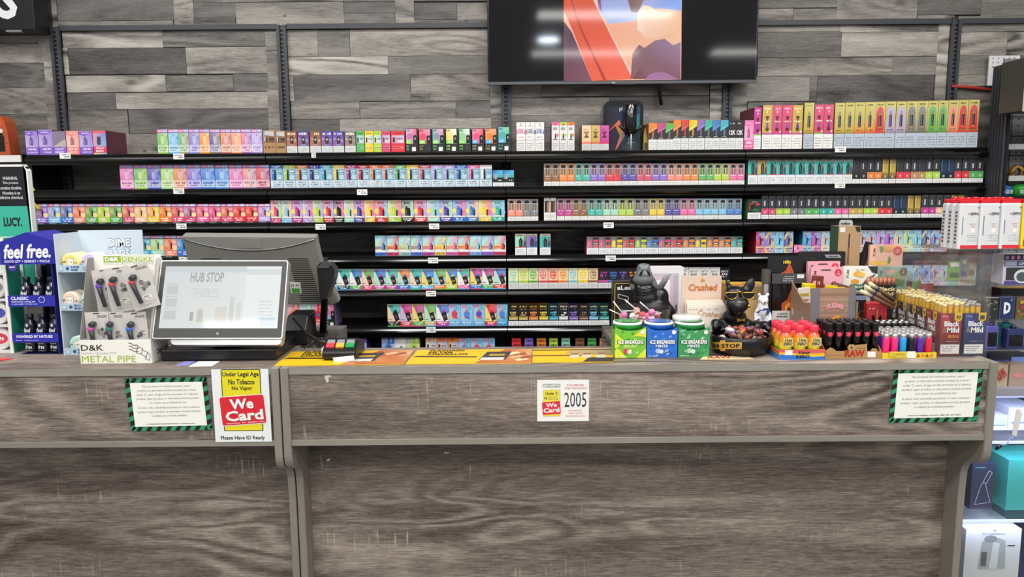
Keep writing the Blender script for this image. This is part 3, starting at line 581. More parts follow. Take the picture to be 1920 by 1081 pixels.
def st_white(F, c):
    F.r(0, 1, 0, 1, 'ecebe9'); F.r(.46, .54, .9, .97, '55555a'); F.s_(.2, .8, .86, .885, '8a8a90', 5); F.t('50K', .16, .84, .6, .78, mix(c, 'd', .3), .03); F.e(.06, .66, .08, .08, li(c, .1)); F.e(.94, .66, .08, .08, li(c, .1)); F.s_(.2, .8, .47, .5, c, 5); F.r(0, 1, .385, .395, '9a9a9c'); F.warn(.37, 'e6e5e2')
def st_isk(F, c):
    F.r(0, 1, 0, 1, 'e4e3e1'); F.r(0, 1, .9, 1, c); F.e(.5, .92, .2, .035, 'd04a4a'); F.t('ISK', .2, .8, .73, .82, '4a4a50', .02); F.p([(.4, .43), (.62, .43), (.58, .58), (.5, .62), (.43, .58)], '2a2a2c'); F.e(.78, .55, .16, .06, c); F.r(.2, .8, .38, .41, '6a6a6e'); F.warn(.35, 'dcdcda')
def st_pyr(F, c):
    F.r(0, 1, 0, 1, c); F.r(0, 1, .4, 1, [c, li(c, .1), li(c, .2), li(c, .15)]); F.s_(.2, .8, .82, .86, dk(c, .4), 4); F.p([(.15, .5), (.85, .5), (.6, .62), (.85, .76), (.15, .76), (.4, .62)], dk(c, .35)); F.p([(.3, .52), (.7, .52), (.5, .6)], '2c2226'); F.r(0, 1, .27, .34, mix(c, 'r', .5)); F.warn(.26, 'cfd0ce')
def st_12k(F, c):
    F.r(0, 1, 0, 1, '2d2f34'); F.p([(0, .68), (1, .84), (1, 1), (0, 1)], [mix(c, 'g', .4), c, c, mix(c, 'o', .3)])
    if c == 'k': F.r(0, 1, .5, 1, '2a2a2d'); F.s_(.2, .8, .86, .92, 'b0b0b4', 4); F.t('12K', .08, .92, .5, .66, 'f2f2f2', .04)
    else: F.p([(.4, .47), (.62, .47), (.62, .68), (.55, .74), (.45, .74), (.4, .68)], mix(c, '8a4038', .45)); F.p([(0, .62), (1, .8), (1, .86), (0, .7)], li(c, .2)); F.s_(.2, .75, .42, .45, 'e4e4e6', 5)
    F.warn(.39, 'e2e4e3')
def st_pod(F, c):
    F.r(0, 1, 0, 1, '1d2228'); F.r(0, 1, .55, 1, [c, mix(c, 'g', .5), li(c, .1), 'i']); F.r(.1, .4, .45, .75, 'a8b0b6'); F.r(.14, .2, .47, .73, '5a646c'); F.s_(.45, .85, .32, .42, 'c8ccd0', 4); F.warn(.24, 'e4e6e6')
def st_pairb(F, c):
    F.r(0, 1, 0, 1, '8c8e92'); F.r(0, .5, .38, .98, ['a8a9ac', '9a9b9e', '5a5b60', '6a6b70']); F.r(.5, 1, .38, .98, '3c3d42'); F.p([(.12, .4), (.4, .4), (.4, .72), (.32, .82), (.2, .82), (.12, .72)], li(c, .12)); F.r(.16, .22, .44, .7, li(c, .5)); F.r(.54, .98, .68, .84, c); F.r(.54, .98, .38, .54, mix(c, 'y', .25)); F.s_(.58, .94, .57, .64, 'ececec', 4); F.e(.74, .92, .12, .04, '15161a'); F.warn(.36)
def st_lemon(F, c):
    F.r(0, 1, 0, 1, '17171a'); F.r(.06, .94, 0, .97, c); F.s_(.2, .8, .8, .86, dk(c, .7), 5); F.t('LEMON', .14, .86, .6, .71, dk(c, .75), .03); F.t('30K', .2, .8, .34, .54, '141414', .05)
def st_puff(F, c):
    F.r(0, 1, 0, 1, li(c, .25)); F.r(0, 1, .25, 1, [li(c, .2), li('f', .2), li(c, .45), li('a', .4)]); F.r(.5, 1, .7, 1, c); F.e(.76, .84, .12, .1, li(c, .55)); F.p([(.3, .34), (.72, .3), (.8, .62), (.5, .72), (.28, .6)], c); F.e(.58, .5, .13, .1, '26324a', 8); F.e(.58, .5, .08, .06, '6a9ad8', 8); F.r(0, 1, 0, .08, 'c8d8e8'); F.s_(.08, .6, .12, .18, 'f4f4f6', 5)
def st_peach(F, c):
    F.r(0, 1, 0, 1, li(c, .5)); F.r(.02, .98, .34, .98, [li(c, .55), li(c, .35), li(c, .2), li(c, .4)]); F.p([(.0, .84), (.4, .78), (.8, .86), (1, .98), (0, .98)], c); F.s_(.2, .8, .87, .93, li(c, .7), 5); dev(F, .46, .4, .7, .16, mix(c, '606080', .5)); F.r(0, 1, 0, .32, c); F.s_(.15, .85, .19, .27, 'f4e8f4', 6); F.s_(.08, .9, .07, .14, li(c, .6), 7)
def st_crazy(F, c):
    F.r(0, 1, 0, 1, 'a79aae'); F.p([(0, .34), (1, .34), (1, .66)], 'c2b4b0'); F.p([(0, .36), (1, .7), (1, 1), (0, 1)], '8d7f98'); F.r(0, 1, 0, .33, c); F.t('CRAZY', .15, .85, .19, .28, 'f4f0fa', .02); F.t('BERRY', .15, .85, .06, .15, 'f4f0fa', .02)
def st_peachb(F, c):
    F.r(0, 1, 0, 1, 'b8c4ea'); F.r(0, 1, .34, 1, ['d8a8c0', '7fb8ee', '6a90e0', 'e8a0b4']); F.p([(0, .9), (1, .88), (1, 1), (0, 1)], 'e8686a'); F.p([(.3, .4), (.58, .4), (.6, .74), (.32, .76)], '3a4a5e'); F.r(0, 1, .06, .33, 'd83a5e'); F.t('PEACH', .18, .82, .22, .3, 'fff', .02); F.t('BERRY', .18, .82, .1, .18, 'fff', .02); F.r(0, 1, 0, .06, ['f0e060', '60c0e0', '60c0e0', 'f0e060'])
def st_rose(F, c):
    F.r(0, 1, 0, 1, '24332c'); F.p([(.1, .45), (.4, .4), (.42, .8), (.14, .82)], 'c83a48'); F.r(.2, .45, .35, .75, '16181a'); F.e(.75, .75, .16, .07, 'd83a5a'); F.p([(.2, .4), (.9, .36), (.9, .5), (.5, .55)], '2e6a48'); F.s_(.3, .85, .84, .9, '8aa098', 5); F.warn(.32)

FLIST = {k[3:]: v for k, v in globals().items() if k.startswith('st_')}
SIDE = dict(peach='7a3a50', crazy='8a7a90', peachb='6a3446', tall='8a7434', wast='6a2438', slim='bbb8b4', slimd='3a3b40', kraft='8a6844', lemon='131315')
BOXN = 0
def grp(k, b, style, phrase, spans, ytop, cols, name='vape_box', cat='vape box', depth=.12, yb=0.0):
    """k shelf, b bay; spans are left edges + the last right edge, or explicit pairs; cols one letter per box"""
    global BOXN
    cols = cols.split()
    if not isinstance(spans[0], tuple): spans = [(spans[i], spans[i + 1]) for i in range(len(spans) - 1)]
    assert len(spans) == len(cols), (k, b, style, len(spans), len(cols))
    z0 = ZS[k]; gname = '%s boxes on the %s shelf, %s' % (phrase, SHN[k], BAYN[b])
    for i, ((a, c_), col) in enumerate(zip(spans, cols)):
        yy = YB + yb; pm = (a + c_) / 2; yt = ytop[i] if isinstance(ytop, (list, tuple)) else ytop
        zt = WZ(pm, yt, yy); pym = (yt + 40 + yt) / 2
        zb = z0; x0, x1 = WX(a, pym, yy) + .0004, WX(c_, pym, yy) - .0004
        m = MB(); jig = random.uniform(0, .003)
        m.box(x0, x1, yy + jig, yy + depth, z0, zt, SIDE.get(style) or dk(col, .25))
        FLIST[style](Fr(m, x0 + .0002, x1 - .0002, z0 + .0002, zt - .0002, yy + jig), col)
        o = m.build(name, GLOSS if style in ('holo', 'holo2', 'geek', 'slim') else PRINT); BOXN += 1
        n = len(cols)
        lab = '%s %s vape box, %s of its kind, %s shelf, %s' % (CNAME[col], phrase, (ORD[i + 1] + ' from left') if n > 1 else 'only one', SHN[k], BAYN[b])
        tag(o, lab, cat, gname if n > 1 else None)
def evens(a, z, n): return [a + (z - a) * i / n for i in range(n + 1)]

# ---- top shelf
grp(0, 0, 'peach', 'purple-banded', [(47, 71), (71.5, 98)], [245, 243], 'v v')
grp(0, 0, 'crazy', 'half-empty', [(98.5, 123.5)], 246, 'v')
grp(0, 0, 'peach', 'berry-banded', [(124, 148), (148.5, 173.5)], 245, 's v')
grp(0, 0, 'peachb', 'red-labelled', [(174, 199)], 244.5, 'u', depth=.15)
grp(0, 0, 'geek', 'pastel', [295, 315, 334.6, 354.3, 374, 393.2, 413.3, 433.3, 452, 471.4, 491.8], 242.4, 'g l g v o i o s p a')
grp(0, 1, 'kraft', 'cardboard', [(492.5, 516.5), (517, 536)], [244, 245], 'h h')
grp(0, 1, 'mr', 'white-based', [(537, 557), (557.8, 579), (580.6, 601.6), (602.4, 623.5), (624, 645), (646.3, 667)], 246, 'n i n i i d')
grp(0, 1, 'candy', 'narrow bright', [(667.7, 683), (683.8, 700), (700.3, 715.5), (716, 732), (733, 759)], 245.5, 'g y e u r')
grp(0, 1, 'dry', 'black-framed', [(760.3, 783), (785, 808.5), (810, 833.5), (835.4, 858), (859.6, 882.5), (884.5, 907.5), (909.3, 932.5), (933.7, 957)], [240, 241, 240, 240, 240, 240, 240, 237], 'a r t y g p o c')
grp(0, 2, 'white', 'tall white', [968.2, 985.5, 1003, 1020.5], 229, 'p d b')
grp(0, 2, 'isk', 'slender white', [1034.3, 1048.7, 1063.7, 1077.5], 229, 'p e o')
grp(0, 2, 'pyr', 'hourglass', [1091, 1108.5, 1125, 1142], 234.7, 'f j m')
grp(0, 2, '12k', 'black-and-white', [1216.2, 1232.4, 1248, 1262.5, 1277.5, 1291.6, 1307, 1321.4, 1335.8, 1350.6, 1365.8, 1380.4, 1395], [230.5] * 3 + [225] * 9, 'o m g o r y v t b c k k')
grp(0, 3, 'peach', 'short pink', [(1396, 1413.5)], 225.5, 'p')
grp(0, 3, 'wast', 'tall magenta', [(1414.3, 1428.5)], 201, 'm', 'tall_vape_box', depth=.18)
grp(0, 3, 'wast', 'green-striped tall', [1429.8, 1448.5, 1467.3, 1486.5, 1506], 197, 'j u u j', 'tall_vape_box')
grp(0, 3, 'tall', 'lone golden', [(1508, 1527)], 192.4, 'j', 'tall_vape_box')
grp(0, 3, 'wast', 'violet-striped tall', [1527.6, 1545.5, 1564], 195.5, 'u u', 'tall_vape_box')
grp(0, 3, 'tall', 'tall golden', [1565.7, 1584.7, 1603, 1622.4, 1641.3, 1661, 1680.6, 1700, 1720, 1740, 1759.4, 1778.4, 1798, 1816.5, 1837], [192.4, 192, 191.5, 191, 190.5, 190, 190, 189.5, 189, 188.5, 188, 187.5, 187, 186.5], 'j j o o r a a d d g g s r r', 'tall_vape_box')
# ---- second shelf
grp(1, 0, 'geek', 'iridescent', [225, 250.5, 276, 301, 325.5, 351, 377, 403, 429, 455, 480.5, 505.6], 308.5, 'p g i e o v b b p s r')
grp(1, 1, 'blue', 'steel-blue', [507, 530.3, 554, 577.5, 600.7, 623.7, 646.7, 669.5, 692.5, 715.5, 738.3, 761.7, 784.7, 808, 830.5, 853, 876.3, 899.5, 922.5], 309, 'b e o i c y m r o s g y u a a b p w')
grp(1, 1, 'pod', 'small black', [923.6, 943.3, 964], 318.7, 'c c', yb=-.004)
grp(1, 2, 'slim', 'slim capped', evens(1019.8, 1396.6, 26), 306.4, 'n n o o t t v v r r i i u u v v s s o o g g e e p p', 'slim_vape_box', 'slim box')
grp(1, 3, 'green', 'green-fronted', evens(1403, 1598.6, 11), 296, 't j t t t t t t t t t')
grp(1, 3, 'slimd', 'slim dark', evens(1599.2, 1654, 4), 295, 'k k o o', 'slim_vape_box', 'slim box')
grp(1, 3, 'slimp', 'slim gold-foil', [1654, 1667.5, 1681], 295, 'j j', 'slim_vape_box', 'slim box')
grp(1, 3, 'slimd', 'slim colour-blocked', evens(1681.3, 1763.4, 6), 294.5, 'r r h h e e', 'slim_vape_box', 'slim box')
grp(1, 3, 'slimp', 'slim navy-foil', [1763.4, 1777, 1790.5], 294, 'q q', 'slim_vape_box', 'slim box')
grp(1, 3, 'slimd', 'slim end-of-row', evens(1790.6, 1845, 4), 293.5, 'r r g g', 'slim_vape_box', 'slim box')
# ---- third shelf
grp(2, 0, 'geek2', 'banner-topped', evens(67, 507, 19), 382, 'v l b s g e g u f y o u u p u u r r a')
grp(2, 1, 'raz', 'bottle-picture', [507.3, 527.3, 547, 567, 586.3, 605.6, 625.2, 644.7, 663.6, 683, 702.7, 727, 752.2, 776, 800.4, 824.8, 848.2, 873.7, 897, 922, 946.5], 375, 'u l m a e r k z i y r e k r z i b b y t')
grp(2, 2, 'slim', 'slim grey', evens(951.6, 1009.4, 4), 373, 's s d d', 'slim_vape_box', 'slim box')
grp(2, 2, 'slimw', 'slim white', [1019.8, 1031.5, 1043], 370, 'o n', 'slim_vape_box', 'slim box')
grp(2, 2, 'slim', 'slim domed-cap', evens(1044, 1391, 24), 372, 'm m n n t t z z e e d d y y i i p p l l l l b b', 'slim_vape_box', 'slim box')
grp(2, 3, 'rose', 'dark rose-picture', [(1402, 1427)], 373.5, 'g')
grp(2, 3, 'slimd', 'slim block-colour', evens(1427.7, 1674.3, 18), 366, 'u u e e d d g g t t p p j j e e r r', 'slim_vape_box', 'slim box')
grp(2, 3, 'slimp', 'slim foil', evens(1674.3, 1727, 4), 365, 'q q j j', 'slim_vape_box', 'slim box')
grp(2, 3, 'slimd', 'slim pale-block', evens(1727.5, 1782, 4), 364.5, 'm m f f', 'slim_vape_box', 'slim box')
grp(2, 3, 'slimp', 'slim last foil', evens(1782, 1835, 4), 364, 'j j k k', 'slim_vape_box', 'slim box')
# ---- fourth shelf
grp(3, 0, 'geek2', 'bright', [258, 282.7, 307.3, 331.8, 356], 441, 'c z s b')
grp(3, 1, 'holo', 'rainbow-foil', [703, 725, 747.4, 769.8, 791.7, 814, 836.4, 858.5, 880.7, 902.5, 925.9, 949], 441.3, 'b r z b m y p r l v r')
grp(3, 2, 'green', 'silver-capped', [(965.7, 987), (987.5, 1007.5), (1012, 1032.5)], 438, 'z v t')
grp(3, 2, 'pairb', 'two-panel', evens(1100, 1392.5, 13), 443.7, 'u u y r e b u r o y o o t')
grp(3, 3, 'holo2', 'tall iridescent', [1417.4, 1435, 1453, 1470.3, 1487.5], 434, 'r v l i')
grp(3, 3, 'peach', 'low pink', [(1488.5, 1504.5)], 459, 'p')
grp(3, 3, 'holo2', 'neon', [1505, 1522, 1539.5, 1556], 433.5, 'c m f')
grp(3, 3, 'holo2', 'shimmering', [1608, 1625.3, 1642.7, 1658.8, 1676, 1693.2, 1711.6, 1728.3, 1744.5, 1761, 1777], 431, 's s a v f z l i v r')
# ---- fifth shelf
grp(4, 1, 'tilt', 'tilted-device', [609, 632, 655.3, 678.2, 699.8, 722.7, 745, 767.4, 790, 812.4, 835, 857.3, 880.5], 503.8, 'l q g u m m b c l o e p')
grp(4, 1, 'tilt', 'angled-device', [881.4, 903.8, 925.9, 949], 502, 'b g r')
grp(4, 2, 'fifty', 'badge-printed', [953, 971.7, 990.7, 1009.2, 1027.7, 1046.6, 1065.4, 1083.6, 1102.6, 1121.5], 502.4, 'z e g u r o l y n')
grp(4, 2, 'fdark', 'black-fronted', [1121.8, 1141, 1159.8, 1178, 1197], 503, 'm b v o')
grp(4, 2, 'fwhite', 'plain-lettered', [1271, 1291, 1311.6, 1331, 1349.8, 1368.5], 501, 'w w w w k')
grp(4, 3, 'holo2', 'blue-and-yellow foil', [1676, 1694, 1711.6, 1728, 1745, 1762, 1779, 1796, 1813, 1830], 496.4, 'p l b b v z g o y')
# ---- sixth shelf
grp(5, 1, 'puff', 'round-device', [536, 561, 584.6, 607], 567, 's z r')
grp(5, 1, 'dry', 'clear-wrapped', [(607.5, 628)], 570, 'a')
grp(5, 1, 'tilt', 'screen-device', [726.3, 750.3, 772.7, 795.3, 817.6, 841], 570, 'k r g j m')
grp(5, 1, 'fish', 'splash-printed', [841, 863.8, 887, 909], 570, 'l l l')
grp(5, 1, 'tilt', 'end', [909, 931], 570, 'r')
grp(5, 1, 'fish', 'aqua end', [931, 952], 570, 'c')
grp(5, 2, 'dark', 'dark lettered', [953, 971.7, 990.7, 1010, 1028.7, 1047.4, 1066, 1085, 1103.6, 1122.8, 1143], 570, 'j j o y c w v n l t')
# ---- lowest shelf
grp(6, 1, 'candy', 'white-capped', [643.3, 659, 688], 633, 'w v')
grp(6, 1, 'puff', 'pale', [715.4, 739, 761.6, 787], 630, 'b w e')
grp(6, 1, 'candy', 'soft-toned', [798, 819.3, 840, 860], 632, 'f s o')
grp(6, 1, 'fish', 'sea-blue', [860, 882.6, 905.4, 928], 633, 'c c c')
grp(6, 2, 'lemon', 'block-lettered', [(958.7, 978), (982.5, 1000.5), (1005.4, 1025), (1028.7, 1047), (1051.6, 1070), (1077.9, 1096.5), (1100.6, 1119), (1123, 1143)], 632, 'r v o e z n g s')
# ================================================================== the sales counter
ZC = 1.075; YC = 1.90
def counter(name, label, x0, x1, yback, sides):
    e = empty(name, ((x0 + x1) / 2, YC, 0), label, 'counter')
    a = x0 + (.0205 if 'l' in sides else 0); b = x1 - (.0205 if 'r' in sides else 0)
    m = MB(); m.box(a, b, YC, yback, ZC - .018, ZC, '888', 0)
    m.quad([(a, YC - .0006, ZC - .018), (b, YC - .0006, ZC - .018), (b, YC - .0006, ZC), (a, YC - .0006, ZC)], '888', 1); m.build('top_board', [TOPM, EDGEM], e)
    m = MB(); m.box(a, b, YC + .004, YC + .022, .880, ZC - .018, '888'); m.build('upper_panel', WOODC, e)
    m = MB(); m.box(a, b, YC - .001, 2.07, .865, .8795, '888', 0); m.quad([(a, YC - .0016, .865), (b, YC - .0016, .865), (b, YC - .0016, .8795), (a, YC - .0016, .8795)], '888', 1); m.build('ledge_board', [EDGEM, EDGEM], e)
    m = MB(); m.box(a, b, 2.055, 2.073, 0, .8645, '888'); m.build('lower_panel', WOODC, e)
    pr = [(YC - .006, ZC + .001), (YC - .006, .835)]
    for i in range(1, 7):                       # round nose turning back
        t = i / 6 * math.pi * .5; pr.append((YC - .006 + .045 * (1 - math.cos(t)), .835 - .045 * math.sin(t)))
    for i in range(1, 7):
        t = i / 6 * math.pi * .5; pr.append((YC + .039 + .05 * math.sin(t), .79 - .06 * (1 - math.cos(t))))
    pr += [(YC + .092, .68), (YC + .094, .0), (2.14, 0), (2.14, ZC + .001)]
    for s, xx in (('l', x0), ('r', x1 - .02)):
        if s in sides:
            m = MB(); m.prismx(pr, xx, xx + .02, '888'); bevel(m.build('side_panel', SIDEM, e), .0015, 1)
    return e
SIDEM = wood('grey_side_band', [(.1, '77726a'), (.5, '868178'), (.9, '95908a')], contour=4, fib=.5, ticks=False, vertical=True)
CL = counter('sales_counter', 'grey oak laminate counter section under the touchscreen till at left', -2.6, -.6085, 2.36, 'r')
CR = counter('sales_counter', 'long grey oak laminate counter section holding mats, mints and candy', -.6045, 1.262, 2.14, 'lr')
m = MB(); m.box(.30, 1.2415, 2.1405, 2.46, ZC - .018, ZC, '888'); m.build('return_top', TOPM, CR)
m = MB(); m.box(.30, 1.2415, 2.44, 2.46, 0, ZC - .0185, '888'); m.build('back_panel', WOODC, CR)
m = MB(); m.box(-2.6, -.63, 2.34, 2.36, 0, ZC - .0185, '888'); m.build('back_panel', WOODC, CL)
def scuff(px, py, Y, pts, label):
    x, z = W(px, py, Y); m = MB(); m.poly([(x + a * .00137, z + b * .00137) for a, b in pts], Y, 'd8d2c8'); m.add([(v[0], v[1] + .0004, v[2]) for v in m.v], [tuple(range(len(m.v)))[::-1]], 'd8d2c8')
    tag(m.build('tape_scrap', MATTE), label, 'scrap')
scuff(613, 709, YC + .0035, [(-5, 6), (7, 7), (8, 3), (3, 2), (3, -6), (0, -9), (-3, -4), (-4, 2)], 'torn white paper scrap stuck near top of long counter')
scuff(616, 861, 2.0545, [(-5, -2), (0, 2), (4, 3), (2, -2), (-2, -4)], 'white chip on the lower counter panel near its left side')
scuff(837, 849, 2.0545, [(-6, 0), (-4, 2), (5, 2), (6, 0), (0, -1)], 'thin white scratch on the lower counter panel')

# ------------------------------------------------------------------ notices on the counter front
def notice(px0, py0, px1, py1, skew, label):
    """green and black striped border, white sheet with the sale notice"""
    Y = YC + .0034; x0, z1 = W(px0, py0, Y); x1, z0 = W(px1, py1, Y); wd, h = x1 - x0, z1 - z0; e = empty('notice_sign', ((x0 + x1) / 2, Y, z0), label, 'sign')
    S_ = Matrix.Identity(4); S_[2][0] = .012; S_[0][2] = skew
    c = Matrix.Translation((x0 + wd / 2, 0, z0 + h / 2)); X = c @ S_ @ c.inverted()
    m = MB(); m.box(x0, x1, Y - .0008, Y, z0, z1, '1d1b1c'); b = .0125
    def clipstripe(u0, u1, lo, hi, horiz, base):
        n = int((hi - lo) / .0255) + 1
        for i in range(n):
            a = lo + i * .0255
            if horiz:
                pts = [(min(hi, a), base), (min(hi, a + .0135), base), (min(hi, a + .0215), base + b), (min(hi, a + .008), base + b)]
            else:
                pts = [(base, min(hi, a)), (base + b, min(hi, a + .006)), (base + b, min(hi, a + .0185)), (base, min(hi, a + .0125))]
            m.poly(pts, Y - .0010, '2f9467')
    clipstripe(0, 0, x0, x1, True, z0); clipstripe(0, 0, x0, x1, True, z1 - b); clipstripe(0, 0, z0, z1, False, x0); clipstripe(0, 0, z0, z1, False, x1 - b)
    m.xf(X); m.build('striped_border', PRINT, e)
    m = MB(); m.box(x0 + b, x1 - b, Y - .0014, Y - .0011, z0 + b, z1 - b, 'f2f2ea')
    ln = ['The purchase of a tobacco product, vapor', 'product, or alternative nicotine product by a minor', 'under 21 years of age and the provision of a tobacco', 'product, vapor product, or alternative nicotine product',
          'to a minor are prohibited by law.', 'A minor who unlawfully purchases or uses a tobacco', 'product, vapor product, or alternative nicotine product', 'is subject to criminal penalties.']
    wf = [.67, .81, .85, .87, .52, .85, .87, .5]; iw = wd - 2 * b; ih = h - 2 * b; cx = (x0 + x1) / 2; zt = z1 - b - ih * .06
    for i, (t, f) in enumerate(zip(ln, wf)):
        zz = zt - ih * .093 * i - (ih * .02 if i > 4 else 0); m.text(t, cx - iw * f / 2, cx + iw * f / 2, zz - ih * .062, zz, Y - .0016, '3c3e3e', -.005)
    m.scrib(cx - iw * .34, cx + iw * .34, z0 + b + ih * .045, z0 + b + ih * .065, Y - .0016, '222', 60)
    m.xf(X); m.build('sheet', MATTE, e)
    for q in ((x0 - .006, x0 - .0003, z0 - .003, z1 + .004), (x1 + .0003, x1 + .006, z0 - .003, z1 + .004), (x0, x1, z1 + .0003, z1 + .004)):
        m = MB(); m.box(q[0], q[1], Y - .0006, Y - .0002, q[2], q[3], 'fff'); m.xf(X); m.build('clear_tape', ACR, e)
notice(236, 708, 396, 806, -.05, 'sale notice with green striped border, left of the yellow card sign')
notice(1674, 690, 1834, 790, .04, 'sale notice with green striped border at the right end of counter')

def rrect(x0, x1, z0, z1, r, n=4):
    o = []
    for cx, cz, a0 in ((x1 - r, z0 + r, -90), (x1 - r, z1 - r, 0), (x0 + r, z1 - r, 90), (x0 + r, z0 + r, 180)):
        for i in range(n + 1):
            a = math.radians(a0 + 90 * i / n); o.append((cx + r * math.cos(a), cz + r * math.sin(a)))
    return o
def rot2(pts, c, a): return [(c[0] + (x - c[0]) * math.cos(a) - (z - c[1]) * math.sin(a), c[1] + (x - c[0]) * math.sin(a) + (z - c[1]) * math.cos(a)) for x, z in pts]
Y = YC - .0022
x0, z1 = W(396, 692, Y); x1, z0 = W(510, 827, Y); wd, h = x1 - x0, z1 - z0
e = empty('age_sign', ((x0 + x1) / 2, Y, z0), 'white and yellow card sign with a red We Card panel', 'sign')
m = MB(); m.box(x0, x1, Y - .0008, Y, z0, z1, 'e9eeee'); fx = lambda f: x0 + f * wd; fz = lambda f: z0 + f * h
m.text('Please Have ID Ready', fx(.1), fx(.88), fz(.015), fz(.085), Y - .0010, '15151a', .02); m.build('sheet', PRINT, e)
m = MB(); m.poly(rrect(fx(.165), fx(.86), fz(.15), fz(1.0), .003), Y - .0010, '1a1a18'); m.poly(rrect(fx(.18), fx(.845), fz(.16), fz(.99), .0025), Y - .0012, 'e6d822')
for t, a, b, c, d in (('Under Legal Age', .19, .83, .885, .965), ('No Tobacco', .29, .75, .79, .865), ('No Vapor', .345, .71, .7, .77)): m.text(t, fx(a), fx(b), fz(c), fz(d), Y - .0014, '17171a', .025)
m.build('yellow_panel', PRINT, e)
m = MB(); cc = (fx(.52), fz(.44)); an = .065
m.poly(rot2(rrect(fx(.115), fx(.925), fz(.235), fz(.645), .006), cc, an), Y - .0016, 'f4eeee'); m.poly(rot2(rrect(fx(.13), fx(.91), fz(.245), fz(.635), .0055), cc, an), Y - .0018, 'd92635')
for t, a, b, c, d in (('We', .3, .72, .455, .6), ('Card', .2, .87, .295, .44)):
    s_ = len(m.v); m.text(t, fx(a) + .001, fx(b) + .001, fz(c) - .001, fz(d) - .001, Y - .0020, '55151c', .06); m.text(t, fx(a), fx(b), fz(c), fz(d), Y - .0022, 'f4f2ee', .06)
    m.xf(Matrix.Translation((cc[0], 0, cc[1])) @ Matrix.Rotation(-an, 4, 'Y') @ Matrix.Translation((-cc[0], 0, -cc[1])), s_)
s_ = len(m.v); m.scrib(fx(.2), fx(.88), fz(.262), fz(.275), Y - .0020, 'f4dede', 34); m.xf(Matrix.Translation((cc[0], 0, cc[1])) @ Matrix.Rotation(-an, 4, 'Y') @ Matrix.Translation((-cc[0], 0, -cc[1])), s_)
m.build('red_panel', PRINT, e)

Y = YC + .0034
x0, z1 = W(1007, 712, Y); x1, z0 = W(1104, 788.5, Y); wd, h = x1 - x0, z1 - z0
e = empty('age_sign', ((x0 + x1) / 2, Y, z0), 'small white card sign with the year 2005 in the counter middle', 'sign')
m = MB(); m.box(x0, x1, Y - .0008, Y, z0, z1, 'f1f1ec'); fx = lambda f: x0 + f * wd; fz = lambda f: z0 + f * h; y = Y - .001
m.text('2005', fx(.525), fx(.95), fz(.34), fz(.70), y, '26272a', .0)
for t, a, b, c, d, k in (('IF YOU WERE BORN', .57, .9, .845, .895, 'd83a4a'), ('AFTER TODAYS DATE IN', .53, .95, .775, .82, 'd83a4a'), ('YOU CANT BUY', .6, .87, .235, .275, 'd83a4a'), ('TOBACCO, VAPOR OR', .6, .88, .17, .205, 'd83a4a'), ('NICOTINE PRODUCTS', .55, .92, .105, .14, 'd83a4a'),
                         ('LAW PROHIBITS THE SALE', .1, .45, .87, .91, '3a3a40'), ('TO UNDERAGE PERSONS', .1, .45, .815, .855, '3a3a40')): m.text(t, fx(a), fx(b), fz(c), fz(d), y, k, .01)
m.build('sheet', PRINT, e)
m = MB(); m.poly(rrect(fx(.115), fx(.445), fz(.12), fz(.76), .002), y, '7a7a30'); m.poly(rrect(fx(.12), fx(.44), fz(.125), fz(.755), .002), y - .0001, 'efe04a')
m.text('Under 21', fx(.16), fx(.405), fz(.64), fz(.72), y - .0003, '17171a', .02); m.text('No', fx(.14), fx(.195), fz(.53), fz(.6), y - .0003, '17171a', .02); m.text('Tobacco, Vapor or', fx(.21), fx(.41), fz(.572), fz(.61), y - .0003, '333', .01); m.text('Nicotine Products', fx(.21), fx(.41), fz(.53), fz(.562), y - .0003, '333', .01); m.build('yellow_panel', PRINT, e)
m = MB(); cc = (fx(.275), fz(.32)); m.poly(rot2(rrect(fx(.1), fx(.45), fz(.17), fz(.48), .003), cc, .06), y - .0004, 'e2303f')
for t, a, b, c, d in (('We', .17, .38, .345, .45), ('Card', .12, .43, .215, .33)): m.text(t, fx(a), fx(b), fz(c), fz(d), y - .0006, 'f6f2f0', .06, rot=.06)
m.build('red_panel', PRINT, e)

# ------------------------------------------------------------------ left end of the counter
def cz_at(px, py, Y): return WZ(px, py, Y)
# -- tall card stand for pouches, far left
Yl = 2.20
e = empty('pouch_stand', (WX(0, 600, Yl), Yl, ZC), 'black and teal card stand with warning text at far left', 'display stand')
xr, zt = W(50, 312, Yl); xrb = WX(62, 660, Yl)
m = MB(); m.box(xr - .32, xr, Yl - .004, Yl + .012, WZ(20, 385, Yl), zt, '16161a'); m.build('header', PRINT, e)
m = MB(); y = Yl - .006
for i, t in enumerate(('WARNING:', 'This product', 'contains nicotine.', 'Nicotine is an', 'addictive chemical.')):
    a = [(4, 32), (4, 34), (-2, 40), (4, 37), (-4, 43)][i]; py = [331, 340, 349, 358.5, 367][i]
    m.text(t, WX(a[0], py, y), WX(a[1], py, y), WZ(20, py + 6, y), WZ(20, py, y), y + .001, 'd6d8da', .01)
m.build('warning_text', MATTE, e)
m = MB(); m.box(xr - .32, xr + .003, Yl - .005, Yl + .02, ZC + .19, WZ(20, 386, Yl), '38ad94'); m.text('LUCY.', WX(9, 413, Yl), WX(43, 413, Yl), WZ(25, 424, Yl), WZ(25, 407, Yl), Yl - .0056, '12191a', .05); m.build('teal_panel', PRINT, e)
m = MB(); m.prism([(xr - .32, zt), (xr - .004, zt), (xr + .004, zt - .012), (xr + .0045, ZC + .19), (xr + .0012, ZC + .19), (xr + .0005, zt - .012), (xr - .008, zt + .006), (xr - .32, zt + .006)], Yl - .006, Yl + .014, 'ecece8'); m.build('white_edge', PRINT, e)
xw = WX(24, 655, 2.11)
m = MB(); m.box(xw, xw + .003, 2.112, 2.17, ZC, ZC + .33, '2a9680'); m.build('side_panel', PRINT, e)
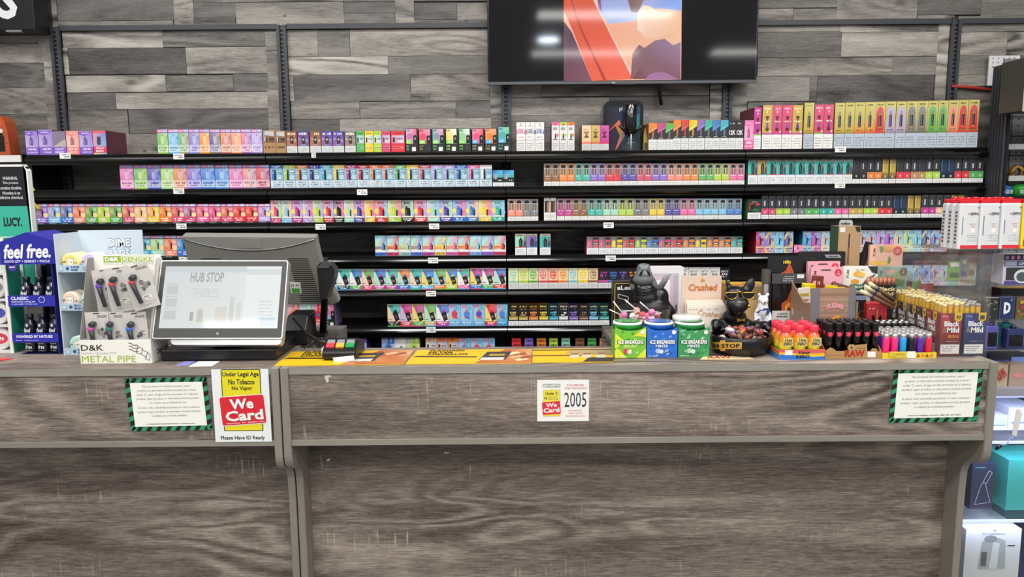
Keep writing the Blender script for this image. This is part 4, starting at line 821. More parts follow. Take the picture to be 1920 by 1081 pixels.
m = MB(); m.box(xw - .006, xw + .003, 2.108, 2.1115, ZC, ZC + .33, 'eeeeea'); m.build('side_edge', PRINT, e)
m = MB(); m.box(xw - .266, xw - .262, 2.108, 2.19, ZC, ZC + .33, '2a9680'); m.build('far_side_panel', PRINT, e)
m = MB(); m.box(xw - .26, xw - .002, 2.1905, 2.193, ZC, ZC + .33, 'c8ccca'); m.build('back_panel', PRINT, e)
for i, zz in enumerate((.0, .075, .15, .225)):
    m = MB(); m.box(xw - .26, xw - .007, 2.112, 2.19, ZC + zz, ZC + zz + .006, 'd8d8d6'); m.build('tray', PRINT, e)
for i, (zz, c) in enumerate(((.006, 'd8455a'), (.081, '4a5ab0'), (.156, '8a8f94'))):
    for j in range(2):
        x = xw - .045 - j * .075; e2 = empty('pouch_tin', (x, 2.13, ZC + zz), '%s-labelled white pouch tin in the teal stand, %s tray, %s' % (['pink', 'blue', 'grey'][i], ['bottom', 'middle', 'top'][i], ['nearest the edge', 'further left'][j]), 'tin', 'round pouch tins in the teal stand')
        m = MB(); m.lathe([(0, 0), (.03, 0), (.033, .003), (.033, .02), (.03, .0225), (0, .0225)], 20, 'f0efec'); m.xf(Matrix.Translation((x, 2.145, ZC + zz + .0335)) @ Matrix.Rotation(math.radians(90), 4, 'X')); m.build('tin', GLOSS, e2)
        m = MB(); m.ell(x, ZC + zz + .034, .026, .016, 2.1222, c, 16); m.scrib(x - .015, x + .015, ZC + zz + .028, ZC + zz + .04, 2.1219, 'f4f4f4', 5); m.build('label_print', PRINT, e2)
# red card on the counter edge
m = MB(); xx, yy = -1.40, 1.99; m.prism([(0, 0)] * 3, 0, 1, 'c8323a') if False else m.add([(-1.55, 1.955, ZC + .0006), (-1.46, 1.93, ZC + .0006), (-1.385, 2.03, ZC + .0006), (-1.55, 2.04, ZC + .0006), (-1.55, 1.955, ZC + .003), (-1.46, 1.93, ZC + .003), (-1.385, 2.03, ZC + .003), (-1.55, 2.04, ZC + .003)],
                                                                                                 [(0, 3, 2, 1), (4, 5, 6, 7), (0, 1, 5, 4), (1, 2, 6, 5), (2, 3, 7, 6), (3, 0, 4, 7)], 'd03c42')
tag(m.build('red_card', PRINT), 'flat red card lying at the far left counter edge', 'card')

# -- blue drink display
Yd = 2.085
xa, xb_ = WX(5, 500, Yd), WX(109, 500, Yd); xla, xrb = WX(38, 660, Yd), WX(109, 660, Yd)
e = empty('drink_display', ((xla + xrb) / 2, Yd + .05, ZC), 'royal blue tiered display of small dark drink bottles', 'display stand')
m = MB(); P_ = [W(2, 496, Yd), W(106, 494, Yd), W(102, 452, Yd), W(50, 435, Yd), W(1, 453, Yd)]
m.prism(P_, Yd - .004, Yd + .003, '26299a'); y = Yd - .0046
m.text('feel free.', WX(8, 470, Yd), WX(96, 470, Yd), WZ(52, 484, Yd), WZ(52, 457, Yd), y, 'eef0f8', .03, .25, rot=.02); m.text('GOOD LIFT + ENERGY + FOCUS', WX(10, 489, Yd), WX(95, 489, Yd), WZ(52, 491.5, Yd), WZ(52, 487, Yd), y, 'e8eaf6', .02); m.build('header', PRINT, e)
m = MB(); q0, q1 = W(102, 452, Yd), W(106, 494, Yd)
m.quad([(q1[0], Yd, q1[1]), (q1[0], Yd + .13, q1[1]), (q0[0], Yd + .13, q0[1]), (q0[0], Yd, q0[1])], '23268c'); m.quad([(q1[0] - .002, Yd, q1[1]), (q0[0] - .002, Yd, q0[1]), (q0[0] - .002, Yd + .13, q0[1]), (q1[0] - .002, Yd + .13, q1[1])], '23268c')
pk = W(50, 435, Yd)
m.quad([(q0[0], Yd, q0[1]), (q0[0], Yd + .13, q0[1]), (pk[0], Yd + .13, pk[1]), (pk[0], Yd, pk[1])], '2a2da0'); m.build('roof_side', PRINT, e)
m = MB(); m.box(xrb, xrb + .003, Yd + .002, Yd + .15, ZC, P_[0][1], '20237e'); m.build('right_wall', PRINT, e)
m = MB(); m.box(xla, xrb, Yd + .15, Yd + .153, ZC, P_[0][1], '14153a'); m.build('back_wall', PRINT, e)
zr = [ZC + .001, WZ(60, 641, Yd) , WZ(60, 571, Yd)]
for i, z in enumerate(zr):
    m = MB(); m.box(xla, xrb, Yd + .004, Yd + .148, z - .003 + (.003 if i == 0 else 0), z + (.001 if i == 0 else 0), '1c1e5a'); m.build('tier', PRINT, e)
def strip(pa, pb, y0, y1, lines):
    m = MB(); a, z1 = W(pa, y0, Yd - .003); b, z0 = W(pb, y1, Yd - .003); m.box(a, b, Yd - .003, Yd - .0015, z0, z1, '2b2ea6'); wd = b - a; h = z1 - z0
    for t, f0, f1, g0, g1 in lines: m.text(t, a + f0 * wd, a + f1 * wd, z0 + g0 * h, z0 + g1 * h, Yd - .0034, 'e8eafa', .03)
    m.scrib(a + .08 * wd, a + .62 * wd, z0 + .18 * h, z0 + .28 * h, Yd - .0034, 'b8bcf0', 12)
    if y0 < 600: m.ell(a + .72 * wd, z0 + .62 * h, .009, .009, Yd - .0034, 'd8daf4'); m.ell(a + .72 * wd, z0 + .62 * h, .0075, .0075, Yd - .0036, '2b2ea6')
    m.build('front_band', PRINT, e)
strip(14, 104, 554, 574, [('CLASSIC', .07, .44, .6, .9), ('GOOD MOOD + SOCIAL LIFT', .07, .58, .38, .5)]); strip(22, 110, 625, 641, [('POWERED BY NATURE', .1, .88, .5, .8)])
m = MB(); c = W(23, 501, Yd - .004); m.ell(c[0], c[1], .012, .011, Yd - .004, '4a2fa0', 16); m.text('$5.99', c[0] - .008, c[0] + .008, c[1] - .002, c[1] + .003, Yd - .0044, 'f4f0ff', .03); m.build('price_dot', PRINT, e)
def drink(x, y, z, label):
    e2 = empty('drink_bottle', (x, y, z), label, 'bottle', 'small dark drink bottles in the blue display')
    m = MB(); m.lathe([(0, 0), (.0155, 0), (.0165, .003), (.0165, .045), (.015, .052), (.009, .060), (.0085, .064)], 14, '12152a', (x, y, z)); m.build('bottle', GLOSS, e2)
    m = MB(); m.lathe([(.0095, .064), (.0098, .066), (.0098, .075), (.009, .076), (0, .076)], 12, 'd8b868' if z < ZC + .03 else '15182c', (x, y, z)); m.build('cap', GLOSS, e2)
    m = MB(); y -= .0172
    m.poly([(x, z + .052), (x + .004, z + .047), (x + .0025, z + .042), (x - .0025, z + .042), (x - .004, z + .047)], y, 'c8ccd8'); m.text('feel', x - .009, x + .009, z + .026, z + .038, y, 'e4e6ee', .02, .2); m.text('free', x - .009, x + .009, z + .012, z + .024, y, 'e4e6ee', .02, .2); m.scrib(x - .009, x + .009, z + .006, z + .008, y, 'aab', 6); m.build('label_print', MATTE, e2)
for i, (py, nm) in enumerate(((571, 'upper'), (641, 'middle'), (663, 'bottom'))):
    for j in range(3):
        wdt = (xrb - xla); x = xla + wdt * (.17 + .33 * j); z = zr[2 - i] + .0002 + (.001 if i == 2 else 0)
        drink(x, Yd + .028, z, 'dark drink bottle, %s in the %s tier of the blue display' % (['left', 'middle', 'right'][j], nm))

# -- pale blue tiered display of round tins
Yp = 2.075
xa, xb_ = WX(114, 560, Yp), WX(212, 560, Yp); zt = WZ(150, 438, Yp)
e = empty('tin_display', ((xa + xb_) / 2, Yp + .05, ZC), 'pale blue tiered card display holding round pastel tins', 'display stand')
m = MB(); m.box(xa - .003, xa, Yp - .004, Yp + .11, ZC, zt, 'c6d2dc'); m.build('left_wall', PRINT, e)
m = MB(); m.box(xa, WX(268, 460, Yp + .11), Yp + .11, Yp + .114, ZC, zt + .004, 'c9d6e0'); yb_ = Yp + .1094
m.text('DIME', WX(203, 455, yb_), WX(245, 455, yb_), WZ(225, 463, yb_), WZ(225, 446, yb_), yb_, '4a6a8c', .07); m.text('DIME', WX(203.5, 455, yb_), WX(244, 455, yb_), WZ(225, 462, yb_), WZ(225, 447, yb_), yb_ - .0004, 'dfe8ee', .04)
m.text('BAGS', WX(203, 475, yb_), WX(245, 475, yb_), WZ(225, 484, yb_), WZ(225, 466, yb_), yb_, '4a6a8c', .07); m.text('BAGS', WX(203.5, 475, yb_), WX(244, 475, yb_), WZ(225, 483, yb_), WZ(225, 467, yb_), yb_ - .0004, 'dfe8ee', .04)
m.build('back_wall', PRINT, e)
tz = [WZ(150, 661, Yp), WZ(150, 582, Yp), WZ(150, 510, Yp)]; tz[0] = ZC
tins = [[('z', 148)], [('f', 135), ('z', 171)], [('y', 135), ('a', 171)]]
for i, z in enumerate(tz):
    m = MB(); m.box(xa, xb_ - .01, Yp, Yp + .108, z + .0005, z + .003, 'b9c8d4'); m.build('tier', PRINT, e)
    h = [.021, .021, .021][i]; m = MB(); m.box(xa, xb_ - .01, Yp - .003, Yp - .0005, z + .0005, z + h, 'b4cbdc'); y = Yp - .0034
    m.box(xa + .004, xa + .016, y - .0002, y + .0002, z + .004, z + .016, '8fa8bc'); m.rect(xa + .005, xa + .015, z + .005, z + .015, y - .0004, 'c2d6e4'); m.ell(xa + .028, z + .011, .005, .005, y, '3a6288', 10)
    m.scrib(xa + .038, xa + .062, z + .012, z + .0185, y, '3a6288', 5); m.scrib(xa + .038, xa + .062, z + .004, z + .0105, y, '3a6288', 6)
    m.scrib(xa + .07, xb_ - .015, z + .012, z + .015, y, '7a9ab4', 8); m.scrib(xa + .07, xb_ - .02, z + .006, z + .009, y, '7a9ab4', 8); m.build('tray_front', PRINT, e)
    for c, px in tins[i]:
        r = .0245; x = WX(px, 490 + 70 * (2 - i), Yp + .02); e2 = empty('round_tin', (x, Yp + .04, z + .0035), '%s round tin in the pale blue display, %s tier' % (CNAME[c], ['bottom', 'middle', 'top'][i]), 'tin', 'pastel round tins')
        m = MB(); m.lathe([(0, 0), (r - .004, 0), (r, .003), (r, .03), (r - .001, .031), (r, .033), (r, .062), (r - .003, .064), (0, .064)], 26, li(c, .55)); m.xf(Matrix.Translation((x, Yp + .075, z + .0037 + r)) @ Matrix.Rotation(math.radians(90), 4, 'X')); m.build('tin', PRINT, e2)
        m = MB(); zc = z + .0037 + r; yq = Yp + .0106; m.ell(x, zc, r - .004, r - .004, yq, li(c, .35), 24); s_ = len(m.v); m.rect(x - .0095, x + .0095, zc - .0105, zc + .0105, yq - .0003, '4a4238'); m.rect(x - .0088, x + .0088, zc - .0098, zc + .0098, yq - .0005, 'f2ede4'); m.scrib(x - .006, x + .006, zc - .002, zc + .001, yq - .0007, '55504a', 3)
        m.xf(Matrix.Translation((x, 0, zc)) @ Matrix.Rotation(random.uniform(-.4, .3), 4, 'Y') @ Matrix.Translation((-x, 0, -zc)), s_); m.scrib(x - .02, x - .012, zc - .003, zc + .003, yq - .0003, '5a5248', 2); m.scrib(x + .012, x + .02, zc - .005, zc, yq - .0003, '5a5248', 2); m.build('lid_print', PRINT, e2)

# -- white display box of carded metal pipes
Yk = 1.966
x0, x1 = WX(149, 650, Yk), WX(281, 650, Yk); zf = WZ(215, 637, Yk)
e = empty('pipe_display', ((x0 + x1) / 2, Yk + .06, ZC), 'white card display box lettered metal pipe', 'display box')
m = MB(); m.box(x0, x1, Yk, Yk + .003, ZC, zf, 'efede6'); y = Yk - .0004; wd = x1 - x0; h = zf - ZC; fx = lambda f: x0 + f * wd; fz = lambda f: ZC + f * h
m.text('D&K', fx(.02), fx(.34), fz(.55), fz(.8), y, '22211f', .01); m.text('HIGH QUALITY', fx(.02), fx(.52), fz(.38), fz(.48), y, 'a8a59c', 0); m.text('METAL PIPE', fx(.02), fx(.79), fz(.06), fz(.33), y, '9bb83c', 0)
def line(m, pts, y, t, col):
    for (ax, az), (bx, bz) in zip(pts, pts[1:]):
        d = math.hypot(bx - ax, bz - az) or 1; nx, nz_ = -(bz - az) / d * t, (bx - ax) / d * t; m.poly([(ax + nx, az + nz_), (ax - nx, az - nz_), (bx - nx, bz - nz_), (bx + nx, bz + nz_)], y, col)
for k in range(3): line(m, [(fx(.73 + .02 * k + .03 * math.sin(t * 1.3)), fz(.82 - .1 * k)) if False else (fx(.70 + .035 * t), fz(.86 - .13 * k + .035 * math.sin(t * 2.2) - .03 * t)) for t in range(5)], y, .0009, '2a2a2a')
for pts in ([(.8, .45), (.83, .72), (.9, .62), (.87, .4), (.8, .45)], [(.88, .58), (.96, .48), (.94, .25), (.87, .4)], [(.96, .48), (1., .35), (.98, .12), (.92, .2), (.94, .25)]): line(m, [(fx(a), fz(b)) for a, b in pts], y, .0007, '333')
m.build('front_panel', PRINT, e)
xs = x1; yb2 = Yk + .1
m = MB(); m.box(xs - .0005, xs + .0025, Yk + .001, yb2, ZC, zf, 'e9e7e0')
m.quad([(xs + .0025, Yk + .003, zf), (xs + .0025, yb2, zf), (xs + .0025, yb2, WZ(290, 482, yb2)), (xs + .0025, yb2 - .03, WZ(290, 482, yb2))], 'f1efe9'); m.quad([(xs - .0005, Yk + .003, zf), (xs - .0005, yb2 - .03, WZ(290, 482, yb2)), (xs - .0005, yb2, WZ(290, 482, yb2)), (xs - .0005, yb2, zf)], 'e6e4de')
s_ = len(m.v); m.text('D&K', 0, .04, .012, .026, 0, '22211f', .02); m.text('METAL', .045, .1, .012, .026, 0, '22211f', .0); m.xf(Matrix(((0, -1, 0, xs + .0029), (0, 0, 1, Yk + .014), (1, 0, 0, ZC + .006), (0, 0, 0, 1))) if False else Matrix.Translation((xs + .0029, Yk + .03, ZC + .006)) @ Matrix.Rotation(math.radians(90), 4, 'Z'), s_); m.build('right_wall', PRINT, e)
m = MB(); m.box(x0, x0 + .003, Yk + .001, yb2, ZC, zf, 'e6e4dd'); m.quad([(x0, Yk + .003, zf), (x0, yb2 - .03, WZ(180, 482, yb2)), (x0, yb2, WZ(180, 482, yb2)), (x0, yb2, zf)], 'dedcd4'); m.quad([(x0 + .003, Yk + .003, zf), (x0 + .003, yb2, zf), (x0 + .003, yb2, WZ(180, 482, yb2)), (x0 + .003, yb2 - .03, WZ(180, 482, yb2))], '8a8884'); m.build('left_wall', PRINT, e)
m = MB(); zbk = WZ(240, 477, yb2); m.box(x0, xs, yb2 - .003, yb2, ZC, zbk, 'f1efe9'); y = yb2 - .0034
a, b = WX(194, 485, y), WX(288, 485, y); wd = b - a; z0_, z1_ = WZ(240, 491, y), WZ(240, 479.5, y); hh = z1_ - z0_
m.rect(a, a + wd * .34, z0_, z1_, y, '9bb83c'); m.rect(a + wd * .34, b, z0_, z1_, y, 'a9c25a'); m.rect(a + wd * .35, b - wd * .01, z0_ + hh * .08, z1_ - hh * .08, y - .0002, 'f1efe9'); m.text('D&K', a + wd * .03, a + wd * .31, z0_ + hh * .15, z1_ - hh * .15, y - .0004, 'fff', .03); m.text('DENGKE', a + wd * .37, b - wd * .03, z0_ + hh * .18, z1_ - hh * .18, y - .0004, '9bb83c', .02)
m.text('HIGH QUALITY METAL PIPE', a, b, z0_ - hh * .45, z0_ - hh * .1, y, 'b4c878', .0); m.build('back_panel', PRINT, e)
m = MB(); m.box(x0 + .003, xs - .001, Yk + .003, yb2 - .003, ZC + .0005, ZC + .003, 'e9e7e0'); m.build('base', PRINT, e)
def blister(cx, cz, Yb, wd, h, ang, col, label, lean=.12):
    e2 = empty('carded_pipe', (cx, Yb, cz - h / 2), label, 'carded pipe', 'metal pipes on grey blister cards')
    T = Matrix.Translation((cx, Yb, cz)) @ Matrix.Rotation(ang, 4, 'Y') @ Matrix.Rotation(-lean, 4, 'X')
    m = MB(); m.box(-wd / 2, wd / 2, 0, .0015, -h / 2, h / 2, 'c9c6c1'); y = -.0004; m.text('DENGKE', wd * .02, wd * .44, h * .37, h * .43, y, '55524e', .01); m.box(-wd * .13, wd * .13, -.0003, .0018, h * .455, h * .48, '3a3836')
    for q in range(5): m.ell(wd * random.uniform(.02, .34), h * random.uniform(-.08, .14), wd * .07, wd * .07, y - .0001 * q, random.choice(['6a6763', '8a8783', '4a4845'])); m.rect(wd * random.uniform(-.05, .2), wd * random.uniform(.25, .4), h * (-.06 + .03 * q), h * (-.045 + .03 * q), y - .0001 * q, '77746f')
    m.ell(wd * .1, -h * .26, wd * .22, h * .06, y, 'e4e2dc', 14); m.text('NEW', 0, wd * .2, -h * .255, -h * .225, y - .0003, '2a2826', .03); m.scrib(-wd * .06, wd * .25, -h * .29, -h * .275, y - .0003, '66645f', 7); m.scrib(0, wd * .4, -h * .42, -h * .41, y, '8a8884', 8); m.scrib(0, wd * .42, -h * .37, -h * .36, y, '8a8884', 8)
    m.xf(T); m.build('card', PRINT, e2)
    m = MB(); m.tube([(-wd * .22, -.008, h * .2), (-wd * .1, -.008, h * .24), (wd * .0, -.008, h * .24)], .0085, 10, '2a2a2c', rs=[.0085, .009, .006]); m.tube([(-wd * .22, -.007, h * .12), (-wd * .2, -.007, -h * .05), (-wd * .12, -.007, -h * .36)], .006, 10, '303134', rs=[.0075, .006, .0055]); m.xf(T); m.build('pipe', mat('gunmetal', '3a3b3f', .3, .9), e2)
    m = MB(); m.blob((-wd * .22, -.008, h * .135), (.0085, .0085, .0085), col, 10); m.xf(T); m.build('coloured_bead', GLOSS, e2)
    m = MB(); m.add([(-wd * .36, -.0005, -h * .42), (wd * .12, -.0005, -h * .42), (wd * .12, -.0005, h * .36), (-wd * .36, -.0005, h * .36), (-wd * .32, -.017, -h * .4), (wd * .08, -.017, -h * .4), (wd * .08, -.017, h * .33), (-wd * .32, -.017, h * .33)], [(4, 5, 6, 7), (0, 1, 5, 4), (1, 2, 6, 5), (2, 3, 7, 6), (3, 0, 4, 7)], 'fff'); m.xf(T); m.build('blister', WRAP, e2)
def bl(px, py, Yb, wpx, hpx, ang, col, lab, lean=.12): x, z = W(px, py, Yb); k = Yb / FPX * 1.01; blister(x, z, Yb, wpx * k, hpx * k, ang, col, lab, lean)
bl(200, 545, Yk + .062, 44, 82, -.12, '6a2fc8', 'carded metal pipe with purple bead, back row left', .02)
bl(225, 542, Yk + .042, 48, 84, -.14, 'd8323c', 'carded metal pipe with red bead, back row middle', .02)
bl(264, 537, Yk + .022, 50, 84, -.26, 'c8283a', 'tilted carded metal pipe with red bead, back row right', .02)
bl(271, 545, Yk + .082, 30, 90, -.1, '888888', 'half-hidden carded pipe at the box right rear', .02)
bl(184, 626, Yk + .026, 44, 84, -.03, 'd83cb0', 'carded metal pipe with pink bead, front row left', .02)
bl(216, 626, Yk + .030, 38, 84, -.04, '1f7a74', 'carded metal pipe with dark teal bead, front row middle', .02)
bl(256, 626, Yk + .027, 44, 84, -.06, '2a6ae0', 'carded metal pipe with blue bead, front row right', .02)

# business cards lying in front of the till
def flat(name, pts, th, col, label, cat, mats=PRINT, z=ZC, art=None):
    m = MB(); n = len(pts); m.add([(a, b, z) for a, b in pts] + [(a, b, z + th) for a, b in pts], [tuple(range(n))[::-1], tuple(range(n, 2 * n))] + [(i, (i + 1) % n, n + (i + 1) % n, n + i) for i in range(n)], col)
    if art: art(m, z + th + .0003)
    return tag(m.build(name, mats), label, cat)
def GP(px, py, z=ZC):
    d = ray(px, py); t = (z - CZ) / d.z; return (t * d.x, t * d.y)
flat('business_card', [GP(328, 685), GP(352, 685.5), GP(368, 677), GP(348, 677)], .0012, '8a86c8', 'violet and white business card on counter left of the till', 'card')
flat('business_card', [GP(354, 687), GP(398, 686), GP(412, 677.5), GP(372, 678)], .0014, 'f0efec', 'plain white business card on counter in front of the till', 'card')
# ================================================================== the till
def frame4(TL, TR, BR, BL):
    TL, TR, BR, BL = map(Vector, (TL, TR, BR, BL)); ex = ((TR - TL) + (BR - BL)); ez = ((TL - BL) + (TR - BR)); wd, h = ex.length / 2, ez.length / 2
    ex.normalize(); ez = (ez - ex * ez.dot(ex)).normalized(); ey = ez.cross(ex); c = (TL + TR + BR + BL) / 4
    T = Matrix((ex, ey, ez)).transposed().to_4x4(); T.translation = c; return T, wd, h
def P3(px, py, Y): a, b = W(px, py, Y); return (a, Y, b)
e = empty('touchscreen_till', (WX(415, 670, 2.08), 2.08, ZC), 'silver touchscreen till on the counter facing the customer', 'till')
T, wd, h = frame4(P3(303, 488, 2.05), P3(541, 488, 2.05), P3(530, 635, 1.968), P3(285, 635, 1.968))
m = MB(); m.prism(rrect(-wd / 2, wd / 2, -h / 2, h / 2, .006), -.002, .022, 'd4d5d4'); m.prism(rrect(-wd * .36, wd * .49, -h * .57, -h * .40, .012), .004, .03, 'b9babb'); m.xf(T); m.build('housing', mat('silver_plastic', 'c4c5c5', .3, .4), e)
m = MB(); m.poly(rrect(-wd / 2 + .003, wd / 2 - .003, -h / 2 + .003, h / 2 - .003, .004), -.0024, ['4f504e', '484947', '3c3d3c', '464745']); m.ell(0, -h * .435, .004, .004, -.0027, '8a8b89', 12); m.xf(T); m.build('bezel', mat('bezel_glass', attr=True, rough=.35, spec=.25), e)  # bezel tone varies round its outline: a reflection painted into the colour
m = MB(); a, b, c, d = -wd * .455, wd * .455, -h * .37, h * .42; X = lambda f: a + f * (b - a); Z = lambda f: c + f * (d - c); y = -.0030
m.rect(a, b, c, d, y, ['d9dedd', 'e6ebea', 'e4e8e6', 'd4d9da']); y -= .0002
m.rect(X(0), X(.7), Z(.9), Z(1), y, 'cfd4d6'); m.rect(X(.7), X(1), Z(.12), Z(1), y, 'e9edec'); m.rect(X(.7), X(1), Z(.86), Z(.95), y, 'd5dadb'); y -= .0002
m.text('HUB STOP', X(.22), X(.51), Z(.74), Z(.9), y, 'a9adae', .03, .1)
for q in range(5): m.scrib(X(.24 + .03 * (q % 2)), X(.48), Z(.62 - .03 * q), Z(.64 - .03 * q), y, 'c9cdcd', 9)
for q in range(3): m.rect(X(.03), X(.13), Z(.14 + .2 * q), Z(.28 + .2 * q), y, 'c6cbcc'); m.scrib(X(.03), X(.12), Z(.3 + .2 * q), Z(.315 + .2 * q), y, 'b6bbbc', 4)
m.rect(X(.22), X(.42), Z(.08), Z(.4), y, 'dfe0da'); m.rect(X(.25), X(.28), Z(.12), Z(.26), y - .0001, 'b0b2b0'); m.rect(X(.31), X(.36), Z(.1), Z(.3), y - .0001, 'c4c6c4'); m.rect(X(.46), X(.56), Z(.1), Z(.34), y, 'd8d6cc'); m.rect(X(.58), X(.62), Z(.1), Z(.5), y, 'd0d4d2'); m.rect(X(.64), X(.68), Z(.1), Z(.42), y, 'd6d8d4')
for q in range(6): m.scrib(X(.83), X(.95), Z(.42 - .055 * q), Z(.435 - .055 * q), y, 'c3cccc', 6)
m.rect(X(.85), X(.98), Z(.02), Z(.09), y, 'a8bfe4'); m.rect(X(.85), X(.98), Z(.1), Z(.17), y, 'c2d2e6'); m.xf(T); m.build('display', SCREEN, e)
m = MB(); m.prismx([(2.02, ZC + .0335), (2.005, ZC + .1), (2.07, ZC + .16), (2.12, ZC + .0335)], WX(415, 640, 2.08), WX(458, 640, 2.08), '111'); m.build('neck', BLKP, e)
m = MB(); m.box(WX(312, 660, 2.02), WX(525, 660, 2.02), 1.985, 2.20, ZC + .0004, ZC + .032, '0c0c0d'); bevel(m.build('base', BLKP, e), .004)

e = empty('cashier_monitor', (WX(470, 560, 2.3), 2.32, ZC), 'grey cashier monitor seen from behind, above the till', 'monitor')
T, wd, h = frame4(P3(343, 441, 2.235), P3(593, 443, 2.235), P3(618, 566, 2.30), P3(362, 566, 2.30))
hw, hh = wd / 2, h / 2
out = [(-hw * 1.0, hh), (hw * .95, hh * .98), (hw * .955, hh * .75), (hw * .98, hh * .3), (hw * 1.06, -hh * .3), (hw * 1.17, -hh * .85), (hw * 1.19, -hh), (hw * 1.1, -hh * 1.08), (-hw * 1.0, -hh * 1.08), (-hw * .98, 0)]
m = MB(); m.prism(out, .0, .03, '868683'); m.xf(T); bevel(m.build('back_shell', mat('grey_plastic', '85857f', .35, bump=.03), e), .004)
def cv(f): return hh * (.93 - .33 * (1 - (2 * f - 1) ** 2))
n = 14; m = MB(); up = [(-hw * .985 + 2 * hw * .955 * i / n, cv(i / n)) for i in range(n + 1)]
m.prism(up + [(hw * .93, hh * .97), (-hw * .985, hh * .985)], -.004, .001, '9a9a96'); m.prism([(-hw * .18, hh * .66), (hw * .14, hh * .66), (hw * .15, hh * .94), (-hw * .16, hh * .94)], -.0055, -.003, '858580'); m.xf(T); m.build('top_cover', mat('grey_plastic_light', '8f8f8b', .4), e)
m = MB(); m.tube([(a, -.003, b - .001) for a, b in up], .0016, 6, 'e6e6e4'); m.xf(T); m.build('trim_line', STEEL, e)
m = MB()
for i in range(22):
    z = hh * (.33 - i * .062); s = i * .0011; m.box(hw * .50 + s, hw * .80 + s, -.0012, .001, z, z + .0016, '3a3a38')
for i in range(3): m.box(-hw * .78, -hw * (.5 - .1 * i), -.0012, .001, hh * (.32 - i * .06), hh * (.32 - i * .06) + .0016, '3a3a38')
m.xf(T); tag(m.build('vent_slits', BLKP, e), None, None, kind='stuff')
m = MB(); m.box(hw * .48, hw * .64, -.0016, -.0002, -hh * .72, -hh * .38, 'd8dcd2'); m.rect(hw * .5, hw * .62, -hh * .7, -hh * .56, -.002, '4a9a4a'); m.scrib(hw * .5, hw * .62, -hh * .5, -hh * .43, -.002, '777', 5); m.xf(T); m.build('label_sticker', PRINT, e)
m = MB(); m.box(hw * .955, hw * 1.02, .008, .05, -hh * 1.0, hh * .2, '111'); m.xf(T); m.build('rear_screen', BLKP, e)
m = MB(); a = WX(470, 600, 2.33); m.box(a - .04, a + .04, 2.325, 2.35, ZC, WZ(470, 520, 2.32), '111'); m.box(a - .1, a + .1, 2.305, 2.355, ZC, ZC + .015, '111'); m.build('stand', BLKP, e)
# black swing arm beside it
e = empty('card_terminal_arm', (WX(620, 600, 2.2), 2.16, ZC - .1), 'black angled scanner arm right of the cashier monitor', 'scanner')
m = MB(); Ya = 2.20; m.prism([W(594, 500, Ya), W(600, 562, Ya), W(612, 560, Ya), W(626, 522, Ya), W(628, 506, Ya), W(618, 493, Ya), W(600, 492, Ya)], Ya, Ya + .05, '121214'); m.build('head', BLKP, e)
m = MB(); m.prism([W(594, 502, Ya - .004), W(616, 502, Ya - .004), W(626, 491, Ya - .004), W(606, 490, Ya - .004)], Ya - .006, Ya - .001, '4a4a4c'); m.build('top_facet', GREYM, e)
m = MB(); x = WX(606, 560, Ya + .025); m.tube([(x, Ya + .025, WZ(606, 556, Ya)), (x - .01, Ya + .08, ZC + .12), (x - .03, Ya + .125, ZC + .013)], .011, 8, '111'); m.build('stalk', BLKP, e)
m = MB(); x -= .03; m.box(x - .04, x + .01, Ya + .105, Ya + .15, ZC, ZC + .012, '111'); m.build('foot', BLKP, e)
# receipt printer
x0, x1 = WX(532, 640, 2.13), WX(585, 640, 2.13)
e = empty('receipt_printer', ((x0 + x1) / 2, 2.15, ZC), 'black receipt printer right of the till, half hidden', 'printer')
xq = -.612
m = MB(); m.prismx([(2.18, ZC), (2.18, ZC + .045), (2.215, ZC + .085), (2.30, ZC + .09), (2.30, ZC)], x0 - .012, xq, '141416'); bevel(m.build('body', BLKP, e), .005)
m = MB(); m.prismx([(2.178, ZC + .046), (2.215, ZC + .087), (2.222, ZC + .087), (2.185, ZC + .046)], x0 - .008, xq - .005, '3a3a3c'); m.build('lid', BLKG, e)
# grey ribbed metal rack beyond the counter edge
xa, xb_ = WX(585, 630, 2.40), WX(642, 630, 2.40)
e = empty('metal_rack', ((xa + xb_) / 2, 2.4, .55), 'small grey ribbed metal rack behind the card reader', 'rack')
m = MB(); m.box(xa, xb_, 2.40, 2.47, .0, WZ(615, 617, 2.40), '77736e'); m.build('body', mat('dull_zinc', '7c7874', .5, .3), e)
for i in range(5):
    m = MB(); a = xa + (xb_ - xa) * (.1 + .18 * i); m.box(a, a + .006, 2.394, 2.40, .9, WZ(615, 618, 2.40), '8c8883'); m.build('rib', MATS['dull_zinc'], e)

